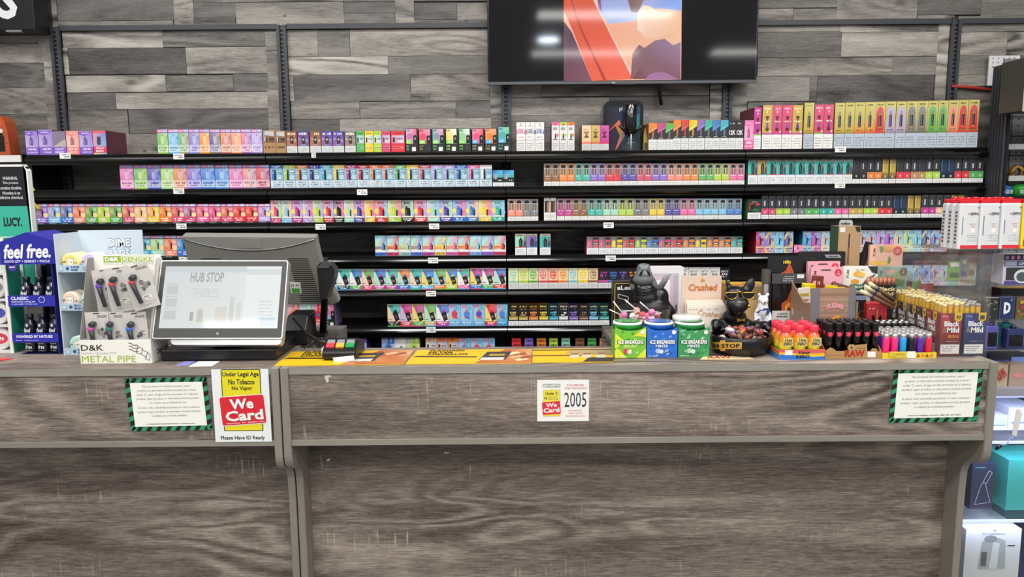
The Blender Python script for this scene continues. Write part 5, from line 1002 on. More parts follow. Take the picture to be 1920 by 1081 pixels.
# ------------------------------------------------------------------ counter mats
def bil(q, u, v): return tuple((q[0][i] * (1 - u) + q[1][i] * u) * (1 - v) + (q[3][i] * (1 - u) + q[2][i] * u) * v for i in (0, 1))
def mat_sheet(pts, label, n):
    q = [GP(*p) for p in pts]; th = .0022; z = ZC
    e = empty('counter_mat', (q[0][0], q[0][1], z), label, 'mat', 'yellow advertising mats')
    m = MB(); m.add([(a, b, z + .0002) for a, b in q] + [(a, b, z + th) for a, b in q], [(3, 2, 1, 0), (4, 5, 6, 7), (0, 1, 5, 4), (1, 2, 6, 5), (2, 3, 7, 6), (3, 0, 4, 7)], 'e9b91c'); m.build('mat', PRINT, e)
    m = MB()
    def pl(f, col): m.add([bil(q, u, v) + (z + th + .0002 + .0002 * len(m.f) / 8,) for u, v in f], [tuple(range(len(f)))], col)
    def tx(t, u0, u1, v0, v1, col, b=.03):
        k = MB(); k.text(t, u0, u1, v0, v1, 0, col, b); m.add([bil(q, a, c) + (z + th + .0012,) for a, _, c in k.v], k.f, col)
    if n < 3:
        u0 = .5 if n == 1 else .55
        pl([(0, .46), (u0, .4), (u0, .47), (.05, .54)], '2a261f'); pl([(u0, 0), (1, 0), (1, 1), (u0 + .22, 1), (u0 + .1, .5)], ['a85a34', 'c07040', 'd8a070', 'b06038', 'd08850'])
        for i in range(7): a = u0 + .12 + random.random() * .3; b_ = random.random() * .7; pl([(a, b_), (a + .09, b_ + .12), (a + .06, b_ + .26), (a - .03, b_ + .12)], random.choice(['8a4526', 'e0b080', 'f0d0a0', '9a5030']))
        pl([(u0 + .02, .22), (u0 + .24, .22), (u0 + .28, .8), (u0 + .07, .8)], '3b3836'); pl([(u0 + .03, .2), (u0 + .22, .2), (u0 + .23, .38), (u0 + .04, .38)], 'd6d2ca'); pl([(u0 + .09, .5), (u0 + .22, .5), (u0 + .23, .62), (u0 + .1, .62)], 'c89a3a')
        tx('FLAVORED', .12, .42, .86, .96, '26221c'); tx('FILTER', .12, .33, .72, .82, '26221c'); tx('CIGARILLOS', .12, .46, .58, .68, '26221c')
    else:
        pl([(.62, 0), (1, 0), (1, .3), (.7, .32)], '37352f'); pl([(0, .42), (.6, .4), (.62, .5), (0, .52)], '7a5a2c'); pl([(.4, .62), (1, .45), (1, 1), (.5, 1)], ['b09a6a', '9a8458', 'c0ac84', 'c8a850']); pl([(0, .84), (1, .84), (1, .92), (0, .92)], '5a4a2a')
        for a in (.45, .6, .78): pl([(a, .28), (a + .12, .28), (a + .13, .5), (a + .02, .5)], 'cfc6b2'); pl([(a + .02, .5), (a + .12, .5), (a + .12, .62), (a + .03, .62)], '8a6a4a')
    m.build('print', PRINT, e)
mat_sheet([(514, 686.5), (757, 683), (776, 657), (547, 660)], 'yellow and flame print counter mat under the card reader', 1)
mat_sheet([(760, 683), (996, 681), (997, 655), (783, 657)], 'yellow and flame print counter mat in the middle of the counter', 2)
mat_sheet([(998, 680), (1150, 679), (1150, 653), (999, 655)], 'yellow and tan counter mat beside the green mint tub', 3)
q = [GP(1312, 674.5), GP(1414, 673.5), GP(1402, 668), GP(1320, 668)]
m = MB(); m.add([(a, b, ZC + .0004) for a, b in q] + [(a, b, ZC + .0016) for a, b in q], [(3, 2, 1, 0), (4, 5, 6, 7), (0, 1, 5, 4), (1, 2, 6, 5), (2, 3, 7, 6), (3, 0, 4, 7)], 'd8c49a')
k = MB(); k.text('RAW', .12, .6, .25, .95, 0, 'b03028', .028); m.add([bil(q, a, c) + (ZC + .002,) for a, _, c in k.v], k.f, 'b03028'); tag(m.build('paper_mat', PRINT), 'tan paper mat lettered in red under the dog bowl', 'mat')

# ------------------------------------------------------------------ card reader
xa, xb_ = WX(604, 668, 1.97), WX(667, 668, 1.97); e = empty('card_reader', ((xa + xb_) / 2, 2.0, ZC + .003), 'black card reader with red, yellow and green keys on a mat', 'card reader')
zb = ZC + .0028; Yr = 1.965
pr = [(Yr, zb + .006), (Yr, zb + .022), (Yr + .045, zb + .048), (Yr + .06, zb + .05), (Yr + .135, zb + .03), (Yr + .135, zb + .0002), (Yr + .01, zb + .0002)]
m = MB(); m.prismx(pr, xa, xb_, '121214'); bevel(m.build('body', BLKP, e), .005, 3)
def onface(u, v, off=.0008):     # u across, v up the keypad face
    a, b = pr[1], pr[2]; return (xa + u * (xb_ - xa), a[0] + (b[0] - a[0]) * v - off * .5, a[1] + (b[1] - a[1]) * v + off)
for u0, u1, c in ((.1, .34, 'd8384a'), (.39, .63, 'e0a93a'), (.68, .93, '22904e')):
    m = MB(); f = [onface(u0, .3), onface(u1, .3), onface(u1, .6), onface(u0, .6)]; g = [onface(u0, .3, .006), onface(u1, .3, .006), onface(u1, .6, .006), onface(u0, .6, .006)]
    m.add(f + g, [(4, 5, 6, 7), (0, 1, 5, 4), (1, 2, 6, 5), (2, 3, 7, 6), (3, 0, 4, 7)], c); tag(m.build('key', PRINT, e), None, None)
    m = MB(); f = [onface(u0, .64), onface(u1, .64), onface(u1 - .02, .92), onface(u0, .92)]; g = [onface(u0, .64, .004), onface(u1, .64, .004), onface(u1 - .02, .92, .004), onface(u0, .92, .004)]; m.add(f + g, [(4, 5, 6, 7), (0, 1, 5, 4), (1, 2, 6, 5), (2, 3, 7, 6), (3, 0, 4, 7)], '85868a'); m.build('key', PRINT, e)
m = MB(); yy = Yr - .002; q = [W(624, 670, yy), W(628, 678.5, yy), W(666, 674, yy), W(663, 666, yy)]; n = [(a, yy - (.006 if k in (1, 2) else 0), b) for k, (a, b) in enumerate(q)]; m.add(n + [(a, b - .0008, c) for a, b, c in n], [(0, 1, 2, 3), (7, 6, 5, 4), (0, 4, 5, 1), (1, 5, 6, 2), (2, 6, 7, 3), (3, 7, 4, 0)], 'f2f0ec'); m.build('receipt_slip', MATTE, e)
m = MB(); m.box(xa - .005, xa - .0005, Yr + .02, Yr + .1, zb + .008, zb + .03, 'dedcd4'); m.build('side_label', PRINT, e)
m = MB(); m.tube([(xa + .005, Yr + .1, zb + .025), (xa - .03, Yr + .11, zb + .03), (xa - .075, Yr + .13, zb + .05), (xa - .12, Yr + .16, zb + .09)], .005, 8, '111', rs=[.008, .008, .0035, .003]); m.build('cable', BLKP, e)
# ================================================================== right half of the counter
def remesh(o, vox=.003, sm=6):
    r = o.modifiers.new('skin', 'REMESH'); r.mode = 'VOXEL'; r.voxel_size = vox; r.use_smooth_shade = True
    s = o.modifiers.new('soft', 'SMOOTH'); s.factor = .5; s.iterations = sm; return o

# -- mint tubs in printed sleeves
def mint(px0, px1, col, col2, sub, label, extra=False):
    Yf = 1.985; x0, x1 = WX(px0, 640, Yf), WX(px1, 640, Yf); cx = (x0 + x1) / 2; wd = x1 - x0; hs = WZ(px0, 612, Yf) - ZC
    e = empty('mint_tub', (cx, Yf + .035, ZC), label, 'mint tub', 'boxed tubs of mints')
    zt = WZ((px0 + px1) / 2, 603, Yf + .035); r = wd * .47
    m = MB(); m.lathe([(0, .001), (r * .95, .001), (r, .006), (r, zt - ZC - .02), (r * .96, zt - ZC - .016)], 28, li(col2, .3), (cx - wd * .02, Yf + .045, ZC)); m.build('tub', GLOSS, e)
    m = MB(); h = zt - ZC; m.lathe([(r * 1.02, h - .018), (r * 1.02, h - .003), (r * .98, h), (r * .96, h + .001), (r * .94, h), (0, h)], 28, col2, (cx - wd * .02, Yf + .045, ZC)); m.lathe([(r * 1.025, h - .004), (r * 1.0, h + .0012), (r * .9, h + .0012)], 28, 'eeeee6', (cx - wd * .02, Yf + .045, ZC), cap=False); m.ell(0, 0, r * .8, r * .7, 0, li(col2, .15), 20); k = len(m.v) - 20
    for i in range(k, len(m.v)): a, _, b = m.v[i]; m.v[i] = (cx - wd * .02 + a, Yf + .045 + b, zt + .0015)
    m.build('lid', GLOSS, e)
    if extra:
        m = MB(); m.lathe([(r * 1.0, h + .002), (r * 1.0, h + .012), (r * .96, h + .014), (0, h + .014)], 28, 'dfe8de', (cx - wd * .08, Yf + .06, ZC)); m.build('second_lid', GLOSS, e)
    n = 12; top = [(x1, ZC + hs)] + [(x1 - wd * i / n, ZC + hs - .013 * math.sin(math.pi * i / n) ** .7 + (.002 if i in (0, n) else 0)) for i in range(1, n)] + [(x0, ZC + hs)]
    m = MB(); m.prism([(x0, ZC), (x1, ZC)] + top, Yf - .001, Yf + .001, col); m.box(x1 - .001, x1, Yf + .001, Yf + .075, ZC, ZC + hs * .86, dk(col, .1)); m.box(x0, x0 + .001, Yf + .001, Yf + .075, ZC, ZC + hs * .86, dk(col, .1)); y = Yf - .0012
    X = lambda f: x0 + f * wd; Z = lambda f: ZC + f * hs
    random.seed(px0)
    for i in range(26):
        a, b = random.uniform(.03, .85), random.uniform(.03, .82); s = random.uniform(.05, .13); m.poly([(X(a), Z(b)), (X(a + s), Z(b + s * .3)), (X(min(.98, a + s * 1.2)), Z(b + s)), (X(a + s * .2), Z(b + s * .8))], y - .00002 * i, random.choice([li(col, .35), dk(col, .18), li(col, .15), col2, mix(col, 'fff', .5)]))
    y -= .0008
    if sub == 'SOURS':
        m.poly([(X(0), Z(.25)), (X(.3), Z(.55)), (X(0), Z(.8))], y, 'd8e83a'); m.poly([(X(.7), Z(0)), (X(1), Z(.3)), (X(1), Z(0))], y, 'd8e83a'); m.poly([(X(.6), Z(.7)), (X(.95), Z(.95)), (X(1), Z(.9)), (X(1), Z(.66))], y, 'e8e030'); m.poly([(X(0), Z(0)), (X(.4), Z(0)), (X(.1), Z(.3)), (X(0), Z(.3))], y, 'e4e434')
    y -= .0002; m.text('ICE BREAKERS', X(.07), X(.94), Z(.43), Z(.58), y, dk(col, .75), .07, arc=.0); y -= .0002; m.text('ICE BREAKERS', X(.09), X(.92), Z(.445), Z(.57), y, 'f6f8f6', .03)
    y -= .0002; m.text(sub, X(.29), X(.68), Z(.33), Z(.42), y, 'e8f08a' if sub == 'SOURS' else 'e6eef8', .04); m.ell(X(.36), Z(.22), .007, .007, y - .0002, 'd84848' if sub == 'SOURS' else li(col, .6), 12); m.ell(X(.47), Z(.2), .0065, .006, y - .0004, 'dfe6dc', 12); m.ell(X(.88), Z(.82), .006, .006, y, 'f0eee6', 10); m.scrib(X(.06), X(.35), Z(.04), Z(.07), y, 'e8f0e8', 8)
    m.build('sleeve', PRINT, e)
mint(1153, 1211, '7cc43c', '2e9a3c', 'SOURS', 'lime green mint tub labelled sours')
mint(1213, 1270, '2f6fd0', '1f62c0', 'MINTS', 'blue mint tub between the two green ones')
mint(1272, 1330, '3f9a5c', '2e9048', 'MINTS', 'dark green mint tub beside the dog bowl', True)

# -- glass bowl of lollipops
Yb = 2.142; cx = WX(1207, 590, Yb); zr = WZ(1207, 575, Yb)
e = empty('glass_bowl', (cx, Yb, ZC), 'clear bowl of lollipops behind the mint tubs', 'bowl')
m = MB(); m.lathe([(0, .002), (.045, .002), (.064, .03), (.078, zr - ZC), (.075, zr - ZC), (.061, .034), (.04, .008), (0, .008)], 30, 'fff', (cx, Yb, ZC), cap=False); m.build('bowl', GLASS, e)
LP = [((1170, 590), (1150, 565), 'p'), ((1168, 592), (1143, 580), 'w'), ((1205, 590), (1172, 562), 'r'), ((1194, 582), (1167, 583), 's'), ((1222, 585), (1200, 566), 'p'), ((1215, 592), (1240, 586), 'p'), ((1232, 591), (1206, 597), 'u'), ((1186, 592), (1210, 588), 'w')]
for i, ((a, b), (c, d), k) in enumerate(LP):
    y0 = Yb - .02 + .012 * (i % 4); p0 = Vector(P3(a, b, y0)); p1 = Vector(P3(c, d, y0 - .01))
    e2 = empty('lollipop', p0, '%s wrapped lollipop %s' % (CNAME[k], ['poking steeply out of the bowl, left', 'leaning far left out of the bowl', 'with long stick, bowl centre', 'with level stick, bowl left', 'with upright stick, bowl right', 'with stick pointing right', 'lowest at the bowl right', 'pale, in the bowl middle'][i]), 'lollipop', 'lollipops in the clear bowl')
    m = MB(); m.blob(p0, (.0105, .0105, .0105), li(k, .15), 12); m.lathe([(.004, -.012), (.011, -.017)], 8, li(k, .5), p0, cap=False); m.build('candy', GLOSS, e2)
    m = MB(); m.tube([p0, p0.lerp(p1, .5), p1], .0018, 6, 'f0eeea'); m.build('stick', MATTE, e2)

# -- black box with gold outline
Y = 2.335; x0, z1 = W(1150, 528, Y); x1 = WX(1222, 560, Y)
e = empty('gold_line_box', ((x0 + x1) / 2, Y + .02, ZC), 'black box with thin gold outline and white lettering', 'box')
m = MB(); m.box(x0, x1, Y, Y + .045, ZC, z1, '1b1a1c'); m.build('carton', PRINT, e)
m = MB(); y = Y - .0006; wd = x1 - x0
for q in ((x0 + .004, x0 + .006, ZC + .01, z1 - .004), (x0 + .004, x1 - .004, z1 - .006, z1 - .004)): m.rect(q[0], q[1], q[2], q[3], y, 'c8b23a')
m.text('aLea', WX(1157, 540, Y), WX(1184, 540, Y), WZ(1170, 543, Y), WZ(1170, 535, Y), y, 'eceae8', .04)
for pts in ([(1159, 551), (1178, 556), (1178, 563), (1159, 558), (1159, 551)], [(1172, 562), (1176, 568)]): line(m, [W(a, b, Y) for a, b in pts], y, .0008, 'dcdad6')
m.build('print', PRINT, e)

# -- howling animal bust
Yq = 2.277
e = empty('animal_bust', (WX(1222, 600, Yq), Yq, ZC), 'black animal head statue with grey snout pointing upward', 'statue')
def B(m, px, py, dy, rx, ry, rz, col='151515', ang=0): x, z = W(px, py, Yq); m.blob((x, Yq + dy, z), (rx * .00155, ry * .00155, rz * .00155), col, 16, rot=Matrix.Rotation(ang, 3, 'Y'))
m = MB()
B(m, 1210, 545, 0, 24, 24, 20); B(m, 1213, 560, 0, 28, 26, 26); B(m, 1222, 578, 0, 40, 30, 30); B(m, 1240, 585, 0, 28, 26, 22); B(m, 1215, 605, 0, 46, 34, 30); B(m, 1232, 560, 0, 22, 20, 26, ang=.6); B(m, 1255, 590, 0, 14, 18, 16); B(m, 1225, 625, 0, 46, 34, 26)
B(m, 1232, 545, .0, 8, 8, 14, ang=.4); B(m, 1190, 530, 0, 10, 14, 16, ang=-.2)
m.v = [(a, b, max(c, ZC + .001)) for a, b, c in m.v]
o = remesh(m.build('body', mat('black_resin', '131214', .3, bump=.4, bscale=60), e), .004, 4); 
m = MB(); B(m, 1206, 522, -.004, 21, 20, 15); B(m, 1206, 504, -.006, 14, 15, 12); B(m, 1206, 513, -.008, 17, 17, 12); B(m, 1189, 531, -.004, 8, 10, 15, ang=.35); B(m, 1224, 531, -.004, 8, 10, 17, ang=-.35); B(m, 1229, 545, 0, 7, 8, 9); B(m, 1200, 498, -.014, 6, 6, 5); B(m, 1212, 498, -.014, 6, 6, 5)
remesh(m.build('snout', mat('grey_resin', '6c7274', .28, noise=.25, nscale=60), e), .0025, 3)
for a in (1199.5, 1212.5): m = MB(); B(m, a, 509, -.0285, 2.6, 4, 7.5, '0c0c0c', .45 if a < 1200 else -.45); m.build('nostril', BLKG, e)
for k in range(3): m = MB(); x, z = W(1206, 538 + 5 * k, Yq); m.tube([(x - .026, Yq - .027, z + .003), (x, Yq - .036, z - .003), (x + .026, Yq - .027, z + .003)], .0017, 6, '0a0a0a'); m.build('mouth_line', BLKG, e)
for k in range(4): m = MB(); m.tube([P3(1230 + k * 3, 547 - k * 2, Yq - .01), P3(1239 + k * 4, 530 - k * 2, Yq - .012), P3(1246 + k * 4, 516 - k, Yq - .01)], .003, 6, '55595b', rs=[.007, .0035, .001]); m.build('claw', MATS['grey_resin'], e)

# -- white picture box
Y = 2.375; x0, z1 = W(1217, 501, Y); x1 = WX(1281, 550, Y); e = empty('white_box', ((x0 + x1) / 2, Y + .03, ZC), 'white box with a pale window picture behind the statue', 'box')
m = MB(); m.box(x0, x1, Y, Y + .05, ZC, z1, 'e6e3e6'); m.build('carton', PRINT, e)
m = MB(); y = Y - .0005; a, b = WX(1222, 550, Y), WX(1272, 550, Y); m.rect(a, b, ZC + .01, WZ(1250, 512, Y), y, 'c9c4cc'); m.rect(WX(1226, 550, Y), WX(1262, 550, Y), ZC + .01, WZ(1250, 518, Y), y - .0003, 'd9bfcf'); m.rect(WX(1230, 550, Y), WX(1256, 550, Y), ZC + .01, WZ(1250, 524, Y), y - .0006, 'f0eeee'); m.poly([W(1262, 518, Y), W(1272, 512, Y), (b, ZC + .01), (WX(1262, 600, Y), ZC + .01)][::-1], y - .0004, 'b9b4be')
m.scrib(WX(1266, 570, Y), WX(1270, 570, Y), WZ(1268, 585, Y), WZ(1268, 568, Y), y - .001, '4a464c', 2); m.build('print', PRINT, e)

# -- cream display of crushed sachets
Y = 2.115; x0, x1 = WX(1286, 560, Y), WX(1366, 560, Y); zh = WZ(1325, 517, Y + .05)
e = empty('sachet_display', ((x0 + x1) / 2, Y + .03, ZC), 'cream display tray of paper sachets with orange script lettering', 'display box')
m = MB(); m.box(x0 - .001, x1 - .006, Y + .055, Y + .058, ZC, zh, 'd8c2b0'); y = Y + .0544; wd = x1 - x0
m.text('Crushed', WX(1291, 540, y), WX(1345, 540, y), WZ(1320, 545, y), WZ(1320, 532, y), y, 'c4713c', .03, .15); c = W(1318, 525, y); m.poly([(c[0] - .007, c[1] - .006), (c[0] + .002, c[1] - .004), (c[0] + .009, c[1] + .001), (c[0] + .001, c[1] + .002), (c[0] - .002, c[1] + .009)], y, 'c89030'); m.build('header_card', MATTE, e)
m = MB(); m.box(x0, x1, Y, Y + .002, ZC, ZC + .04, 'cdb6a4'); m.box(x0, x0 + .002, Y + .002, Y + .055, ZC, ZC + .05, 'bfa996'); m.box(x1 - .002, x1, Y + .002, Y + .055, ZC, ZC + .05, 'bfa996'); m.box(x0 + .002, x1 - .002, Y + .002, Y + .055, ZC + .0003, ZC + .002, 'bfa996'); m.build('tray', MATTE, e)
for i in range(6):
    yy = Y + .044 - i * .0075; m = MB(); a, b = x0 + .006 + random.uniform(0, .004), x1 - .006; zt = WZ(1325, 562 + i * 2.4, yy); m.box(a, b, yy, yy + .0042, ZC + .0022, zt, ['e6d8c8', 'efe4d8'][i % 2])
    if i > 2: m.text('Crushed', a + .03, b - .01, zt - .03, zt - .014, yy - .0004, 'd09a6a', .02, .15, rot=-.1); m.scrib(a + .004, b - .02, zt - .01, zt - .007, yy - .0004, 'c8b4a0', 8)
    tag(m.build('paper_sachet', MATTE), 'cream paper sachet in the tray, %s from the front' % ORD[6 - i], 'sachet', 'sachets in the cream tray')

# -- dog statue bowl
Yg = 2.035; gx = WX(1389, 640, Yg); zrim = WZ(1389, 632, Yg - .08)
e = empty('dog_bowl_statue', (gx, Yg, ZC), 'black bulldog statue with gold sunglasses holding a candy bowl', 'statue')
m = MB(); H = .052; m.lathe([(0, .0), (.06, .0), (.074, .012), (.0825, .034), (.084, H), (.080, H + .002), (.076, H - .004), (.066, .02), (0, .014)], 36, '161616', (gx, Yg, ZC), ry=.92, cap=False); m.build('bowl', mat('black_satin', '141415', .32), e)
def D(m, px, py, dy, rx, ry, rz, ang=0, ax='Y'): x, z = W(px, py, Yg); m.blob((x, Yg + dy, z), (rx * .00147, ry * .00147, rz * .00147), '151515', 16, rot=Matrix.Rotation(ang, 3, ax))
m = MB(); hd = .055
D(m, 1388, 566, hd, 22, 22, 21); D(m, 1389, 578, hd - .012, 20, 22, 17); D(m, 1379, 573, hd - .022, 12, 12, 14, .1); D(m, 1400, 573, hd - .02, 12, 12, 14, -.1); D(m, 1388, 588, hd - .012, 15, 18, 8); D(m, 1389, 552, hd, 20, 18, 12)
D(m, 1378, 542, hd + .005, 5, 6, 16, -.35); D(m, 1382, 550, hd + .005, 9, 8, 10, -.3); D(m, 1418, 541, hd + .005, 10, 7, 17, .38); D(m, 1410, 552, hd + .005, 11, 9, 12, .4)
D(m, 1389, 600, hd + .005, 24, 20, 16); D(m, 1389, 622, hd + .012, 44, 18, 24); D(m, 1389, 650, hd + .015, 46, 16, 26)
D(m, 1352, 612, .035, 13, 20, 10); D(m, 1344, 606, .012, 9, 12, 8); D(m, 1340, 612, .0, 6, 9, 6); D(m, 1428, 614, .035, 13, 20, 10); D(m, 1436, 610, .012, 9, 12, 8); D(m, 1440, 616, .0, 6, 9, 6)
m.v = [(a, b, max(c, ZC + .002)) for a, b, c in m.v]
remesh(m.build('dog', MATS['black_satin'], e), .0032, 5)
yg = Yg + hd - .036
m = MB()
for cxp, r0 in ((1372, 11.5), (1404, 12.5)):
    x, z = W(cxp, 553, yg); pts = []
    for i in range(20):
        a = 2 * math.pi * i / 20; rx, rz = r0 * .00147, 8.2 * .00147; zz_ = rz * math.sin(a); pts.append((x + rx * math.cos(a) * (1.08 if math.sin(a) > 0 else .85), yg, z + min(zz_, rz * .62)))
    m.tube(pts + pts[:2], .0013, 6, 'd8b04a')
    k = MB(); k.poly([(p[0], p[2]) for p in pts], yg + .0008, '24262a'); k.poly([(p[0], p[2]) for p in pts][::-1], yg + .0014, '24262a'); k.build('lens', BLKG, e)
m.tube([P3(1381, 548, yg), P3(1388, 546.5, yg - .001), P3(1394, 548, yg)], .002, 6, 'd8b04a'); m.tube([P3(1417, 549, yg), P3(1421, 550, yg + .02), P3(1421, 552, yg + .05)], .0016, 6, 'd8b04a'); m.build('sunglass_frame', GOLD, e)
m = MB(); D(m, 1407, 574.5, hd - .043, 3.2, 3, 3.2); m.build('gold_stud', GOLD, e)
m = MB(); x, z = W(1390, 600, Yg + .01); yy = Yg + .012
m.prism([(x - .011, z - .005), (x - .002, z - .002), (x + .002, z - .002), (x + .011, z - .005), (x + .011, z + .006), (x + .002, z + .002), (x - .002, z + .002), (x - .011, z + .006)], yy, yy + .006, 'd8b04a'); m.build('bow_tie', GOLD, e)
# name plate bent round the bowl
def onbowl(px, py, off=.0015):
    d = ray(px, py); lo, hi = .5, 2.4     # march to the bowl's flank
    t = (Yg - .1) / d.y
    for _ in range(400):
        p = Vector((0, 0, CZ)) + d * t; hz = p.z - ZC; R = (.06 + .014 * hz / .012) if hz < .012 else (.074 + .0085 * (hz - .012) / .022 if hz < .034 else .0825 + .0015 * (hz - .034) / .018); dx, dy = p.x - gx, (p.y - Yg) / .92
        if math.hypot(dx, dy) < R + off: break
        t += .0004
    return tuple(p)
m = MB()
def plate(x0, x1, y0, y1, col, off):
    n = 12; a = [onbowl(x0 + (x1 - x0) * i / n, y1, off) for i in range(n + 1)]; b = [onbowl(x0 + (x1 - x0) * i / n, y0, off) for i in range(n + 1)]
    R5 = [[onbowl(x0 + (x1 - x0) * i / n, y1 + (y0 - y1) * j / 5, off) for i in range(n + 1)] for j in range(6)]
    for j in range(5):
        for i in range(n): m.quad([R5[j][i], R5[j][i + 1], R5[j + 1][i + 1], R5[j + 1][i]], col)
plate(1334, 1391, 641, 654, 'd8ad4a', .0022); plate(1350, 1360, 637.5, 657.5, 'dab04e', .0026); m.build('name_plate', mat('gold_plate', 'd0a548', .4, 0), e)
m = MB(); k = MB(); k.text('HUB', 1336, 1348, -651.5, -644, 0, '1c1a16', .02); k.text('STOP', 1352.5, 1387, -651.5, -644, 0, '1c1a16', .02)
m.add([onbowl(a, -c, .0036) for a, _, c in k.v], k.f, '1c1a16'); m.build('plate_lettering', MATTE, e)
# candies
def candy(i, x, y, z, cols, rot, label):
    m = MB(); m.blob((0, 0, 0), (.015, .0085, .008), cols[0], 10); m.blob((.003, -.002, .002), (.0105, .0078, .0072), cols[1], 8)
    for s in (-1, 1): m.add([(s * .013, 0, 0), (s * .024, -.006, .005), (s * .025, .0, -.006), (s * .024, .007, .004)], [(0, 1, 2), (0, 2, 3), (2, 1, 0), (3, 2, 0)], li(cols[0], .4))
    m.xf(Matrix.Translation((x, y, z)) @ rot.to_4x4()); tag(m.build('wrapped_candy', mat('foil_wrapper', attr=True, rough=.22, metal=.15)), label, 'candy', 'wrapped candies in the dog bowl')
random.seed(11); CC = [('8a4a34', '5a3020'), ('d8d4d6', 'c87aa0'), ('7a4038', '6a3a80'), ('e0dcdc', 'e8e4e2'), ('b84a4a', '8a5a38'), ('6a4230', '8a5cb0'), ('a8683c', 'c8504a')]
for i in range(22):
    a = random.uniform(0, 6.28); r = .058 * math.sqrt((i % 11 + .4) / 11); zz_ = ZC + .045 + (.011 if i > 10 else 0) + .02 * (1 - r / .058) * (i > 10)
    cc = CC[i % 7]; candy(i, gx + r * math.cos(a), Yg - .012 + .85 * r * math.sin(a), zz_, cc, Matrix.Rotation(random.uniform(0, 3.1), 3, 'Z') @ Matrix.Rotation(random.uniform(-.6, .6), 3, 'Y'), '%s foil wrapped candy heaped in the black dog bowl' % ['brown', 'silver and pink', 'dark red', 'plain silver', 'bright red', 'brown and purple', 'copper'][i % 7])

# -- blue and white bear figurine
Yf = 2.155; x, z1 = W(1431, 549, Yf); e = empty('bear_figurine', (x, Yf, ZC), 'white toy bear figurine with blue porcelain pattern', 'figurine')
zb = WZ(1431, 612, Yf); k = .00155
m = MB(); m.blob((x, Yf, ZC + (zb - ZC) + .052), (.0165, .014, .031), 'fff', 16); m.blob((x, Yf, WZ(1431, 562, Yf)), (.0155, .015, .014), 'fff', 16); m.blob((x - .012, Yf, WZ(1431, 552, Yf)), (.0055, .005, .006), 'fff', 10); m.blob((x + .013, Yf, WZ(1431, 552, Yf)), (.0055, .005, .006), 'fff', 10); m.blob((x, Yf - .012, WZ(1431, 566, Yf)), (.007, .006, .005), 'fff', 10)
for s in (-1, 1): m.tube([(x + s * .014, Yf, WZ(1431, 578, Yf)), (x + s * .021, Yf - .002, WZ(1431, 590, Yf)), (x + s * .021, Yf - .006, WZ(1431, 602, Yf))], .0055, 8, 'fff'); m.tube([(x + s * .008, Yf, zb + .03), (x + s * .009, Yf, ZC + .05), (x + s * .009, Yf - .002, ZC + .003)], .008, 8, 'fff')
o = remesh(m.build('body', None or mat('white_porcelain', 'eeeef0', .2, coat=.5), e), .0022, 3)
mp = MATS['white_porcelain'].node_tree; t = mp.nodes.new('ShaderNodeTexNoise'); t.inputs['Scale'].default_value = 75; t.inputs['Detail'].default_value = 2; tc = mp.nodes.new('ShaderNodeTexCoord'); mp.links.new(tc.outputs['Object'], t.inputs['Vector'])
r_ = mp.nodes.new('ShaderNodeValToRGB'); r_.color_ramp.interpolation = 'CONSTANT'; r_.color_ramp.elements[0].color = lin('2f4a8e'); r_.color_ramp.elements[1].position = .47; r_.color_ramp.elements[1].color = lin('eceef2'); mp.links.new(t.outputs['Fac'], r_.inputs[0])
sx = mp.nodes.new('ShaderNodeSeparateXYZ'); mp.links.new(tc.outputs['Object'], sx.inputs[0]); gt = mp.nodes.new('ShaderNodeMath'); gt.operation = 'LESS_THAN'; gt.inputs[1].default_value = WZ(1431, 578, Yf) - ZC; mp.links.new(sx.outputs[2], gt.inputs[0])
mxp = mp.nodes.new('ShaderNodeMix'); mxp.data_type = 'RGBA'; mp.links.new(gt.outputs[0], mxp.inputs[0]); mxp.inputs[6].default_value = lin('efeff0'); mp.links.new(r_.outputs[0], mxp.inputs[7]); mp.links.new(mxp.outputs[2], mp.nodes['Principled BSDF'].inputs['Base Color'])
m = MB(); m.blob((x, Yf - .0175, WZ(1431, 565, Yf)), (.003, .002, .0025), '222', 8); m.build('nose', BLKP, e)

# -- two kraft cartons behind the dog
for px0, px1, c, lab in ((1361, 1396, 'c98a45', 'orange kraft carton with yellow top, behind the dog statue'), (1398, 1436, 'd8b078', 'pale kraft carton behind the dog statue ear')):
    Y = 2.34; x0, x1 = WX(px0, 540, Y), WX(px1, 540, Y); z1 = WZ(1400, 532, Y); m = MB(); m.box(x0, x1, Y, Y + .06, ZC, z1, c); m.quad([(x0 + .002, Y + .004, z1 + .0004), (x1 - .002, Y + .004, z1 + .0004), (x1 - .002, Y + .056, z1 + .0004), (x0 + .002, Y + .056, z1 + .0004)], 'd8b430'); m.rect(x0 + .004, x0 + .012, z1 - .05, z1 - .01, Y - .0005, 'e8dcc8'); m.rect(x0 + .02, x1 - .008, z1 - .05, z1 - .008, Y - .0005, dk(c, .25)); tag(m.build('kraft_carton', PRINT), lab, 'carton')

